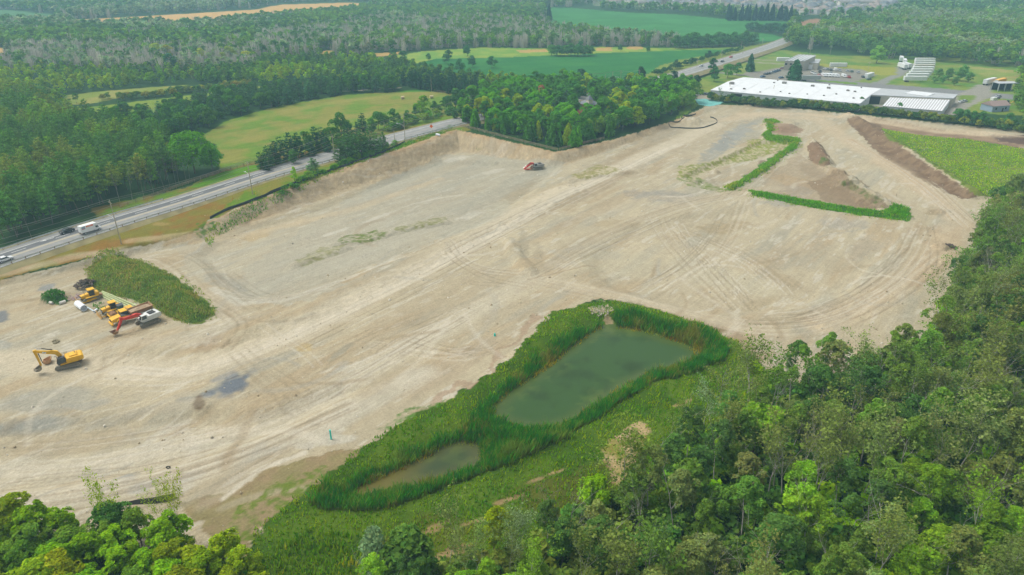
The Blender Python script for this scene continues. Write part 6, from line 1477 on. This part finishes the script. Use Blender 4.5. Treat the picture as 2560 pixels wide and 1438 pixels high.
# ------------------------------------------------------------------ road vehicles
CARP = {}
def car(kind, colr, loc, rz, label, group=None):
    key = (kind, colr)
    if key in CARP: return dup(CARP[key], loc, rz, label, group)
    pm = mat("paint_%d_%d_%d" % tuple(int(v * 100) for v in colr), colr, .3, noise=.03, spec=.6); t = thing({'car': 'parked_car', 'van': 'white_van' if min(colr) > .5 else 'van', 'pickup': 'pickup_truck'}[kind], label, 'car' if kind == 'car' else 'van' if kind == 'van' else 'pickup', loc, rz, group)
    if kind == 'car':
        b = MB(); b.prism([(-2.2, .35), (2.2, .35), (2.25, .6), (2.1, .8), (1.2, .95), (-1.5, .98), (-2.2, .9)], -.88, .88)
        c = [(1.15, .94), (.45, 1.42), (-.9, 1.45), (-1.65, .96)]; y = .78
    elif kind == 'van':
        b = MB(); b.prism([(-2.6, .4), (2.6, .4), (2.65, .9), (2.0, 1.2), (1.5, 2.15), (-2.6, 2.2)], -.98, .98); c = [(2.0, 1.22), (1.56, 1.95), (1.0, 1.95), (1.0, 1.25)]; y = .99
    else:
        b = MB(); b.prism([(-2.7, .5), (2.6, .5), (2.65, 1.0), (1.4, 1.15), (-2.7, 1.15)], -.95, .95); c = [(1.3, 1.15), (.8, 1.8), (-.7, 1.82), (-.9, 1.15)]; y = .85
    b.build('body', pm, t, bevel=.08)
    g = MB(); g.prism(c, -y, y); go = g.build('window', GLS, t)
    if kind != 'van':
        r = MB(); r.prism([(c[1][0] - .05, c[1][1] + .005), (c[1][0] - .1, c[1][1] + .04), (c[2][0] + .1, c[2][1] + .04), (c[2][0], c[2][1] + .005)], -y * .96, y * .96); r.build('roof', pm, t)
    for x in (-1.35, 1.4):
        for yy in (-.82, .82): 
            a = MB(); a.cyl((x, yy - .11, .34), (x, yy + .11, .34), .34, n=12); w_ = a.build('wheel', BLK, t); a = MB(); a.cyl((x, yy - .12, .34), (x, yy + .12, .34), .18, n=8); a.build('rim', STEEL, w_)
    for yy in (-.62, .62): a = MB(); a.box((2.22 if kind == 'car' else 2.62, yy, .7), (.06, .3, .14)); a.build('headlight', mat("headlight_glass", (.75, .75, .72), .2), t)
    CARP[key] = t; return t
Wc, Dk, Bl, Gy, Sv, Rd, Gn = (.72, .74, .74), (.03, .035, .04), (.06, .14, .28), (.2, .23, .25), (.45, .48, .5), (.5, .05, .05), (.08, .15, .12)
i = idx_at(196); hd = lambda i: math.atan2(tg[i, 1], tg[i, 0])
car('car', Dk, road_pt(i, 3.6, .03), hd(i) + math.pi, 'dark car hidden behind the white box truck on the highway')
i = idx_at(2); car('car', Wc, road_pt(i, -2.9, .03), hd(i), 'white car on the highway cut off by the left edge')
for px, c, off, lab in [(1757, Sv, 2.0, 'silver car on the distant highway'), (1799, Dk, -2.0, 'dark car on the distant highway between the silver and the red car'), (1831, Rd, 2.0, 'red car on the distant highway')]:
    i = idx_at(px); car('car', c, road_pt(i, off, .03), hd(i) + (math.pi if off > 0 else 0), lab)
# the rental box truck
i = idx_at(222); p = road_pt(i, -2.3, .03); t = thing('box_truck', 'white box truck with an orange stripe driving on the highway', 'truck', p, hd(i)); t.scale = (.84, .84, .84); ORG = mat("truck_orange", (.85, .15, .02), .5)
WB_ = mat("truck_white", (.78, .79, .78), .4, noise=.04)
m = MB(); m.box((-1.0, 0, 2.05), (5.0, 2.35, 2.5)); m.build('cargo_box', WB_, t, bevel=.05)
m = MB(); m.prism([(1.5, 2.35), (2.6, 2.5), (2.45, 3.28), (1.5, 3.3)], -1.17, 1.17); m.build('cab_over_box', WB_, t)
m = MB(); m.prism([(1.55, .55), (3.95, .55), (4.0, 1.15), (3.3, 1.4), (2.75, 2.25), (1.55, 2.3)], -1.0, 1.0); c = m.build('cab', WB_, t, bevel=.07)
m = MB(); m.prism([(1.9, 1.45), (3.2, 1.42), (2.75, 2.15), (1.9, 2.15)], -1.015, 1.015); m.build('side_window', GLS, c)
m = MB(); m.add([(3.33, -.85, 1.45), (3.33, .85, 1.45), (2.80, .85, 2.22), (2.80, -.85, 2.22)], [(0, 1, 2, 3)]); m.build('windscreen', GLS, c)
for x in (-2.1, 2.95):
    for y in (-1.0, 1.0): wheel(t, x, y, .42, .28)
m = MB(); m.box((-1.2, 0, .7), (5.4, 1.0, .2)); m.build('chassis', BLK, t)
for y in (-1.18, 1.18):
    m = MB(); m.box((-.15, y, 2.85), (2.5, .02, .6)); pn = m.build('orange_panel', ORG, t)
    m = MB(); m.box((-2.45, y, 2.6), (1.2, .02, 1.1)); m.build('picture_panel', mat("panel_bluegrey", (.30, .38, .48), .5, noise=.4, scale=3), t)
    m = MB(); m.box((-2.5, y * 1.002, 2.15), (1.1, .02, .3)); m.build('panel_stripe', mat("panel_pink", (.6, .25, .3), .5), t)
letters('U-HAUL', .52, WB_, t, (-.15, -1.2, 2.85), (math.pi / 2, 0, 0)); letters('U-HAUL', .52, WB_, t, (-.15, 1.2, 2.85), (math.pi / 2, 0, math.pi))
# vehicles in the yard
YV = [('car', Wc, 2061, 174, 'white car, left end of the lawn-side row'), ('car', Gy, 2068, 175, 'blue-grey car second in the lawn-side row'), ('car', Dk, 2077, 176.5, 'dark car third in the lawn-side row'), ('van', Wc, 2088, 177, 'white van fourth in the lawn-side row'), ('car', Sv, 2099, 178, 'silver car fifth in the lawn-side row'),
      ('car', Sv, 2118, 179.5, 'silver car right of the gap in the lawn-side row'), ('car', Gn, 2129, 180.5, 'dark green car in the lawn-side row'), ('car', Sv, 2145, 182.5, 'silver car at the right end of the lawn-side row'), ('pickup', Dk, 2049.5, 181.5, 'black pickup alone in the middle of the yard'), ('car', Gy, 2077, 184, 'dark grey car behind the row of white vans'),
      ('pickup', Rd, 2122, 195, 'red pickup at the right end of the van row'), ('car', Dk, 1915, 187, 'black car, first of the row beside the office lawn'), ('car', Dk, 1921, 186, 'second black car of the row beside the office lawn'), ('car', Sv, 1928, 184, 'silver car in the row beside the office lawn'), ('car', Bl, 1934, 182, 'first blue car beside the office lawn'), ('car', Bl, 1940, 180, 'second blue car beside the office lawn'),
      ('car', Bl, 1946, 178, 'third blue car beside the office lawn'), ('car', (.2, .04, .05), 1956, 173, 'dark red car near the office wall'), ('car', Bl, 1907, 193.5, 'blue car close to the factory roof edge, left'), ('car', Bl, 1953, 196, 'blue car close to the factory roof edge, right'), ('car', Wc, 1745, 238, 'white car beside the turquoise patch'), ('car', Dk, 1763, 237, 'dark car left of the factory corner'), ('car', Dk, 1771, 237.5, 'dark car touching the factory corner'),
      ('car', Wc, 2403, 257, 'white car, first behind the striped-roof building'), ('car', Sv, 2411, 255, 'silver car behind the striped-roof building'), ('car', (.25, .14, .3), 2492, 247, 'purple car right of the yard road'), ('car', Sv, 2496, 243, 'silver car right of the yard road'), ('van', Wc, 2484, 252, 'white van above the blue-walled house'), ('pickup', Wc, 2030, 184, 'white pickup with boat trailer behind the grey trailer'), ('pickup', Wc, 2036, 187, 'second white pickup behind the grey trailer'), ('car', Rd, 2048, 190, 'white and red boat-like car at the left end of the vans'),
      ('car', Dk, 2157, 194, 'dark car left of the white shed container'), ('car', Gn, 2172, 200, 'dark green car at the foot of the white shed container')]
for k_, c, px, py, lab in YV: car(k_, c, G(px, py), 1.35 if py < 200 and px > 2000 else .5, lab + '', None)
for j, px in enumerate([2059, 2068.5, 2076, 2084, 2092]): car('van', Wc, G(px, 191 + j * .35), -1.4, 'white van in the tight row of five in the yard', 'row of five white vans')
car('van', Wc, G(2110, 193), -1.4, 'white van parked alone right of the row of five')
# ------------------------------------------------------------------ trailers
def trailer(px, py, rz, label, L=15.5, c=(.68, .70, .70), group=None, loc=None, wheels=True, dark=False):
    t = thing('cargo_trailer' if wheels else 'storage_container', label, 'trailer' if wheels else 'container', loc if loc is not None else G(px, py), rz, group)
    pm = mat("trailer_%d" % int(c[0] * 100 + c[2] * 10), c, .5, noise=.1, scale=.5); z0 = 1.15 if wheels else .1; m = MB(); m.box((0, 0, z0 + 1.4), (L, 2.5, 2.8)); b = m.build('box_body', pm, t, bevel=.05)
    m = MB()
    for k in range(int(L / .8)): m.box((-L / 2 + .4 + k * .8, 0, z0 + 1.4), (.06, 2.54, 2.6))
    m.build('side_ribs', pm, b)
    m = MB(); m.box((-L / 2 - .02, 0, z0 + 1.35), (.04, 2.2, 2.5)); m.build('rear_door', STEEL, b)
    if wheels:
        for x in (-L / 2 + 1.4, -L / 2 + 2.7):
            for y in (-.95, .95): m = MB(); m.cyl((x, y - .3, .5), (x, y + .3, .5), .5, n=10); m.build('wheel', BLK, t)
        m = MB(); m.box((L / 2 - 3, -.8, .6), (.15, .15, 1.2)).box((L / 2 - 3, .8, .6), (.15, .15, 1.2)); m.build('landing_leg', BLK, t)
    return t
G1 = 'parallel row of long white trailers in the yard'
for k, (px, py) in enumerate([(2310,158),(2310,163.5),(2309,169),(2308,174.5),(2306,180),(2303,186),(2298,192),(2292,198),(2286,205)]):
    trailer(px, py, -.02, 'farthest long white trailer of the parallel row' if k == 0 else 'nearest long white trailer of the parallel row, partly behind shrubs' if k == 8 else 'long white trailer in the middle of the parallel row', group=None if k in (0, 8) else G1, c=(.70, .71, .70) if k != 3 else (.60, .55, .48))
for k, (px, py, lab) in enumerate([(2252,154,'farthest of four white trailers standing end-on'),(2260,161,'second of four white trailers standing end-on'),(2254.5,172,'nearest left white trailer standing end-on'),(2265.5,170,'nearest right white trailer standing end-on')]): trailer(px, py, 1.15 if k < 2 else 1.5, lab, L=12)
trailer(2026, 203, -.03, 'grey semi-trailer standing at the near edge of the car yard', L=13, c=(.36, .38, .37)); trailer(2095, 167, -.02, 'low white storage container on the yellow lawn', L=13, wheels=False)
trailer(2172, 193, .75, 'white container with a grey side at the right end of the yard', L=11, wheels=False); trailer(1957, 153, -.03, 'white storage container left of the office building', L=10, wheels=False); trailer(2472, 211, .62, 'long white trailer by the open shed', L=15); trailer(2498, 212, .62, 'orange-yellow trailer by the open shed', L=13, c=(.80, .42, .05))
# ------------------------------------------------------------------ buildings
WR = mat("white_membrane_roof", (.66, .68, .69), .7, noise=.10, scale=.2); WALL = mat("white_sheet_wall", (.60, .63, .62), .7, noise=.08, scale=.5); BEIGE = mat("beige_block_wall", (.44, .41, .33), .85, noise=.1, scale=.6); DKIN = mat("dark_interior", (.02, .022, .025), .9); GRF = mat("grey_flat_roof", (.42, .44, .45), .8, noise=.1, scale=.3)
def block(name, label, cat, roofpx, zr, zb, roofm, wallm, ridge=None, corr=False, over=.25):
    """a building from its roof corners (photo pixels, level zr): walls down to zb"""
    P = [Vector((*W(a, b, z), z)) for a, b, z in [(q[0], q[1], q[2] if len(q) > 2 else zr) for q in roofpx]]
    c = sum(P, Vector()) / len(P); base = Vector((c.x, c.y, zb)); t = thing(name, label, cat, base)
    m = MB(); n = len(P); ins_ = [p + (c - p).normalized() * over for p in P]
    V = [(p - base) * 1.0 for p in ins_]; V = [Vector((v.x, v.y, v.z - .12)) for v in V]; lo = [Vector((v.x, v.y, -.5)) for v in V]
    m.add(V + lo, [(i, (i + 1) % n, (i + 1) % n + n, i + n) for i in range(n)]); w = m.build('wall', wallm, t)
    m = MB(); top = [p - base for p in P]; bot = [p - base - Vector((0, 0, .3)) for p in P]
    fs = [(i + n, (i + 1) % n + n, (i + 1) % n, i) for i in range(n)]
    if ridge is None: fs.append(tuple(range(n)))
    m.add(top + bot, fs)
    if ridge is not None:
        k = len(m.v); A = (P[0] + P[3]) / 2 - base + Vector((0, 0, ridge)); B = (P[1] + P[2]) / 2 - base + Vector((0, 0, ridge))
        m.add(top + [A, B], [(0, 1, 5, 4), (4, 5, 2, 3), (0, 4, 3), (1, 2, 5)])
    r = m.build('roof', roofm, t); return t, w, r, P, base, c
gz = hgt(*W(1960, 235, 1))
fb, fw, fr, FP, fbase, fc = block('factory_building', 'long white flat-roofed factory building behind the hedge', 'building', [(1776,225),(2150,259),(2206,221.5),(1858,193)], gz + 4.5, gz, WR, WALL, ridge=1.1)
ax = (FP[1] - FP[0]).normalized(); ay = (FP[3] - FP[0]).normalized(); L_ = (FP[1] - FP[0]).length; D_ = (FP[3] - FP[0]).length
m = MB(); lo = FP[0] - fbase
for k in range(int(L_ / 3)):
    a = lo + ax * (k * 3 + 1.5) + ay * .18; m.box((a.x, a.y, 2.0), (.12, .12, 4.4), rz=math.atan2(ax.y, ax.x))
m.build('wall_pilasters', WALL, fw)
for u, w_, h_ in ((.20, 5, 3.6), (.62, 3, 2.6)):
    a = lo + ax * (L_ * u) + ay * .16; m = MB(); m.box((a.x, a.y, h_ / 2), (w_, .3, h_), rz=math.atan2(ax.y, ax.x)); m.build('loading_door', DKIN, fb)
m = MB(); a = FP[0] - fbase
for k in range(1, 9): 
    q = a + ax * (L_ * k / 9) + Vector((0, 0, .06)); e = q + ay * D_ * .5 + Vector((0, 0, 1.1)); m.tube([q, e], .05, 4)
m.build('roof_seams', WALL, fr)
rg = np.random.default_rng(4)
for k, (u, v, s) in enumerate([(.06,.38,2.2),(.12,.12,1),(.20,.18,1.2),(.33,.1,.8),(.30,.7,1),(.37,.72,2.0),(.45,.2,.8),(.52,.15,.9),(.58,.68,1.6),(.63,.2,.7),(.70,.62,1.6),(.74,.2,.9),(.80,.32,.9),(.84,.55,1.4),(.89,.52,1.2),(.93,.2,1.0),(.66,.9,.8),(.28,.93,.8),(.88,.9,.8)]):
    z = 1.1 * (1 - abs(v - .5) * 2); q = a + ax * (L_ * u) + ay * (D_ * v); m = MB(); m.box((q.x, q.y, q.z + z + s * .28), (s * 1.3, s, s * .6), rz=math.atan2(ax.y, ax.x)); m.box((q.x, q.y, q.z + z + s * .62), (s * .7, s * .7, .12)); m.build('roof_vent', mat("vent_grey", (.24, .23, .21), .8), fr)
# connecting building with the dark gateway
cb, cw, cr, cP, cbase, cc = block('warehouse_building', 'beige warehouse with a dark open gateway between white factory and striped roof', 'building', [(2176,237),(2240,240),(2384,246),(2394,236),(2204,221)], gz + 5.4, gz, GRF, BEIGE)
m = MB(); q = Vector((*W(2190, 246, gz + 2.2), gz + 2.2)) - cbase; d_ = (cP[1] - cP[0]).normalized(); nv = Vector((d_.y, -d_.x, 0)); q = (cP[0] * .78 + cP[1] * .22) - cbase + nv * .12; m.box((q.x, q.y, 2.3), (5.6, .5, 4.6), rz=math.atan2(d_.y, d_.x)); m.build('gateway', DKIN, cb)
m = MB(); Q = [Vector((*W(a, b, gz + 5.75), gz + 5.75)) - cbase for a, b in [(2262,233),(2320,240),(2336,234),(2284,227)]]; m.slab([(v.x, v.y) for v in Q], 5.3, 5.75); m.build('roof_section', WR, cr)
# striped roof hall
sb, sw, sr, SPt, sbase, sc_ = block('metal_hall', 'metal hall with a grey and white striped ribbed roof', 'building', [(2206,265),(2356,278),(2380,244),(2233,234)], gz + 4.3, gz, mat("roof_sheet", (.46, .46, .47), .7, noise=.15, scale=.4), WALL, ridge=.02)
ax = (SPt[1] - SPt[0]); ay = (SPt[3] - SPt[0]); a = SPt[0] - sbase; m = MB()
for k in range(22):
    q = a + ax * ((k + .5) / 22); e = a + ax * ((k + .5) / 22) + (SPt[3] - SPt[0]) * (1 - (k + .5) / 22) + (SPt[2] - SPt[1]) * ((k + .5) / 22); c_ = (q + e) / 2; d_ = e - q
    m.box((c_.x, c_.y, c_.z + .09), (d_.length, .7, .12), rz=math.atan2(d_.y, d_.x))
m.build('roof_ribs', mat("rib_white", (.74, .75, .76), .6), sr)
for u in (.1, .45): q = a + ax * u - ay.normalized() * -.1; m = MB(); m.box((q.x, q.y, 1.2), (1.2, .5, 2.2), rz=math.atan2(ax.y, ax.x)); m.build('door', DKIN, sb)
q = a + ax + ay * .35; m = MB(); m.box((q.x, q.y, 1.6), (.5, 3.0, 3.0), rz=math.atan2(ay.y, ay.x) - math.pi / 2); m.build('door', DKIN, sb)
# office
og = hgt(*W(2000, 165, 1))
ob, ow, orf, oP, obase, oc = block('office_building', 'grey office building with a slanted ribbed roof behind the wide pyramid tree', 'building', [(1962,152),(2010,153,og+7),(2040,139,og+9),(1996,136,og+9)], og + 7, og, mat("office_roof", (.48, .50, .50), .6, noise=.1), BEIGE)
m = MB(); a = oP[0] - obase; ax = oP[1] - oP[0]; ay = oP[3] - oP[0]
for k in range(5):
    q = a + ax * (k + .5) / 5 + Vector((0, 0, .12)); e = q + ay; m.tube([q, e], .25, 4)
m.build('roof_ribs', mat("rib_dark", (.2, .22, .23), .7), orf)
ob2, ow2, or2, oP2, ob2b, _ = block('office_annex', 'low sand-coloured annex with a white garage door right of the office', 'building', [(2005,154),(2046,158),(2052,148),(2012,146)], og + 5, og, GRF, BEIGE)
d_ = (oP2[1] - oP2[0]).normalized(); nv = Vector((d_.y, -d_.x, 0)); q = (oP2[0] * .45 + oP2[1] * .55) - ob2b + nv * .1; m = MB(); m.box((q.x, q.y, 1.7), (3.4, .4, 3.4), rz=math.atan2(d_.y, d_.x)); m.build('garage_door', WB_, ob2)
for k in (.12, .26): q = (oP2[0] * (1 - k) + oP2[1] * k) - ob2b + nv * .1; m = MB(); m.box((q.x, q.y, 3.6), (1.0, .4, 1.0), rz=math.atan2(d_.y, d_.x)); m.build('window', GLS, ob2)
d_ = (oP[1] - oP[0]).normalized(); nv = Vector((d_.y, -d_.x, 0))
for k in (.1, .35, .6): q = (oP[0] * (1 - k) + oP[1] * k) - obase + nv * .1; m = MB(); m.box((q.x, q.y, 4.6), (1.6, .4, 1.2), rz=math.atan2(d_.y, d_.x)); m.build('window', GLS, ob)
# houses
def house(px, py, w, d, h, rh, rz, label, wallc, roofc, name='house', porch=False, small=False, grp=None, hip=True):
    t = thing(name, label, 'house', G(px, py), rz, grp); wm = mat("wall_%d_%d_%d" % tuple(int(v * 99) for v in wallc), wallc, .85); rm = mat("roof_%d_%d_%d" % tuple(int(v * 99) for v in roofc), roofc, .9)
    m = MB(); m.box((0, 0, h / 2 - .5), (w, d, h + 1)); wl = m.build('wall', wm, t)
    m = MB(); o = .4; k = d * .42 if hip else -.3
    m.add([(-w / 2 - o, -d / 2 - o, h), (w / 2 + o, -d / 2 - o, h), (w / 2 + o, d / 2 + o, h), (-w / 2 - o, d / 2 + o, h), (-w / 2 + k, 0, h + rh), (w / 2 - k, 0, h + rh)], [(0, 1, 5, 4), (1, 2, 5), (2, 3, 4, 5), (3, 0, 4), (3, 2, 1, 0)]); rf = m.build('roof', rm, t)
    if not small:
        m = MB(); m.box((w * .2, .4, h + rh * .9), (.7, .7, 1.6)); m.build('chimney', mat("brick_red", (.36, .13, .09), .9), rf)
    for x in ((-w * .28, w * .28) if small else (-w * .32, 0, w * .32)):
        for z in ((h * .55,) if h < 4 else (h * .28, h * .72)):
            m = MB(); m.box((x, -d / 2 - .02, z), (1.1, .08, 1.2)); m.build('window', GLS, wl)
    m = MB(); m.box((w * .12, -d / 2 - .03, 1.0), (1.0, .1, 2.1)); m.build('door', BLK, wl)
    return t
vh = house(1470, 288, 8, 9, 6.4, 2.6, .5, 'brick house with a grey roof and a small pointed turret hidden among trees', (.45, .16, .11), (.19, .20, .22))
m = MB(); m.box((-1.2, -2.5, 8.0), (2.6, 2.6, 2.4)); m.build('turret', mat("cream_siding", (.66, .62, .48), .8), vh)
m = MB(); m.box((-1.2, -2.5, 10.2), (3.1, 3.1, 2.2), top=(.05, .05)); m.build('turret_roof', mat("roof_18_19_21"), vh)
house(2485, 276, 12, 8, 3.4, 2.2, .25, 'low house with blue-grey walls and a brown roof at the right by the hedge', (.28, .36, .46), (.30, .22, .20), small=True, hip=False)
t = thing('open_shed', 'open shed with a pale flat roof on posts beside the orange trailer', 'shed', G(2510, 226), .1)
m = MB(); m.box((0, 0, 5), (15, 7, .3), ry=.0); m.build('roof', GRF, t)
for x in (-7, -2.3, 2.3, 7):
    for y in (-3, 3): m = MB(); m.box((x, y, 2.4), (.25, .25, 5)); m.build('post', STEEL, t)
m = MB(); m.box((0, 3.2, 2.3), (14.6, .15, 4.8)); m.build('back_wall', DKIN, t)
t = thing('backhoe', 'yellow backhoe parked behind the blue-walled house', 'backhoe', G(2515, 262), 2.6)
m = MB(); m.prism([(-2, .8), (2, .8), (2, 1.5), (0, 1.7), (-.2, 1.2), (-2, 1.4)], -.6, .6); m.build('body', YEL, t, bevel=.05)
m = MB(); m.prism([(-1.2, 1.2), (.2, 1.5), (.1, 2.7), (-1.2, 2.7)], -.6, .6); m.build('cab', GLS, t)
for x, r in ((-1.2, .75), (1.6, .5)):
    for y in (-.8, .8): wheel(t, x, y, r, .4)
m = MB(); m.tube([(-2, 0, 1), (-3.2, 0, 2.6), (-4, 0, .8)], .16, 5); m.build('boom', YEL, t)
m = MB(); m.prism([(2.6, .1), (3.2, .2), (3.2, .9), (2.8, .9), (2.5, .5)], -1.0, 1.0); m.build('bucket', YEL, t); m = MB(); m.tube([(.5, -.5, 1.3), (2.8, -.5, .6)], .09, 5).tube([(.5, .5, 1.3), (2.8, .5, .6)], .09, 5); m.build('arm', YEL, t)
# the town on the horizon
rg = np.random.default_rng(21); WC = [(.55,.52,.46),(.42,.36,.32),(.6,.58,.55),(.36,.26,.22),(.5,.5,.5)]; RCc = [(.20,.20,.22),(.26,.24,.23),(.30,.24,.21),(.15,.16,.18)]
HP = scatter([(1500,10),(1560,4),(1700,2),(1850,6),(2000,4),(2240,8),(2230,26),(2150,36),(2060,42),(1990,36),(1840,22),(1700,17),(1560,15)], 20, seed=31)
names = []
HK = {}
for k, (x, y) in enumerate(HP[:130]):
    px, py = proj(x, y, hgt(x, y)); ci, ri = int(rg.integers(5)), int(rg.integers(4)); key = (ci, ri % 2)
    z_ = 'left end' if px < 1700 else 'middle' if px < 1950 else 'right end'
    lb = f"{'cream' if ci == 0 else 'brown' if ci in (1, 3) else 'pale grey'} suburban house with a {'grey' if ri in (0, 3) else 'brownish'} roof in the distant town, {z_}"
    loc = (x, y, hgt(x, y)); rzz = .4 + rg.normal() * .25 + (1.57 if rg.random() < .4 else 0)
    kk2 = (ci, ri)
    if kk2 not in HK: HK[kk2] = house(px, py, 12, 9.5, 5.8, 3.2, rzz, lb, WC[ci], RCc[ri], 'suburban_house', small=True, grp=f'distant town houses, {z_}'); HK[kk2].location = loc
    else: dup(HK[kk2], loc, rzz, lb, f'distant town houses, {z_}')
for px, py, L, lab in [(2140,14,60,'long pale row of low townhouses in the town'), (2190,12,60,'right-hand pale row of low townhouses'), (2465,12,70,'long white institutional building in the far right woods'), (2525,35,26,'small white shed-like building at the far right'), (1420,4,40,'pale long farm building at the top centre')]:
    t = thing('long_building', lab, 'building', G(px, py), .1); m = MB(); m.box((0, 0, 2.8), (L, 11, 6.5)); m.build('wall', mat("pale_facade", (.66, .60, .52), .85), t); m = MB(); m.prism([(-6.5, 6.1), (6.5, 6.1), (0, 9)], -L / 2, L / 2); o = m.build('roof', mat("roof_25_23_22", (.34, .33, .33), .9), t); o.rotation_euler = (0, 0, math.pi / 2)
    for k in range(int(L / 7)): m = MB(); m.box((-L / 2 + 4 + k * 7, -5.55, 3), (2, .1, 2)); m.build('window', GLS, t)
# ------------------------------------------------------------------ the air
hz = MB(); hz.box((0, 4000, 0), (26000, 17000, 2)); 
hz = bpy.data.meshes.new("haze"); 
x0, x1, y0, y1, z0, z1 = -9500, 9500, -400, 15500, -40, 140
hz.from_pydata([(x0,y0,z0),(x1,y0,z0),(x1,y1,z0),(x0,y1,z0),(x0,y0,z1),(x1,y0,z1),(x1,y1,z1),(x0,y1,z1)], [], [(3,2,1,0),(4,5,6,7),(0,1,5,4),(1,2,6,5),(2,3,7,6),(3,0,4,7)])
hm = bpy.data.materials.new("haze"); hm.use_nodes = True; n = hm.node_tree; n.nodes.clear()
o_ = n.nodes.new("ShaderNodeOutputMaterial"); pv = n.nodes.new("ShaderNodeVolumePrincipled"); pv.inputs["Color"].default_value = (.46, .80, 1.0, 1); pv.inputs["Density"].default_value = .00032; pv.inputs["Anisotropy"].default_value = .1
n.links.new(pv.outputs[0], o_.inputs["Volume"]); hz.materials.append(hm)
tag(new_obj("haze", hz), kind="stuff", label="thin blue summer haze over the whole landscape", cat="haze")

# labels: where several things would read the same, say which one by its order from the left
from collections import defaultdict
same = defaultdict(list)
for o in SC.objects:
    if o.parent is None and o.get("label") and not o.get("kind"): same[o["label"]].append(o)
def nth(n): return str(n) + ('th' if 10 <= n % 100 <= 20 else {1: 'st', 2: 'nd', 3: 'rd'}.get(n % 10, 'th'))
for lb, L in same.items():
    if len(L) < 2 or len(L) > 40 or len(lb.replace('-', ' ').split()) > 13: continue
    L.sort(key=lambda o: proj(o.location.x, o.location.y, o.location.z)[0] if o.location.y > 1 else 0)
    if 'wires' in lb or lb.startswith('one of six'): continue
    for i, o in enumerate(L): o["label"] = lb + (", leftmost" if i == 0 else ", rightmost" if i == len(L) - 1 else f", {nth(i + 1)} from left")
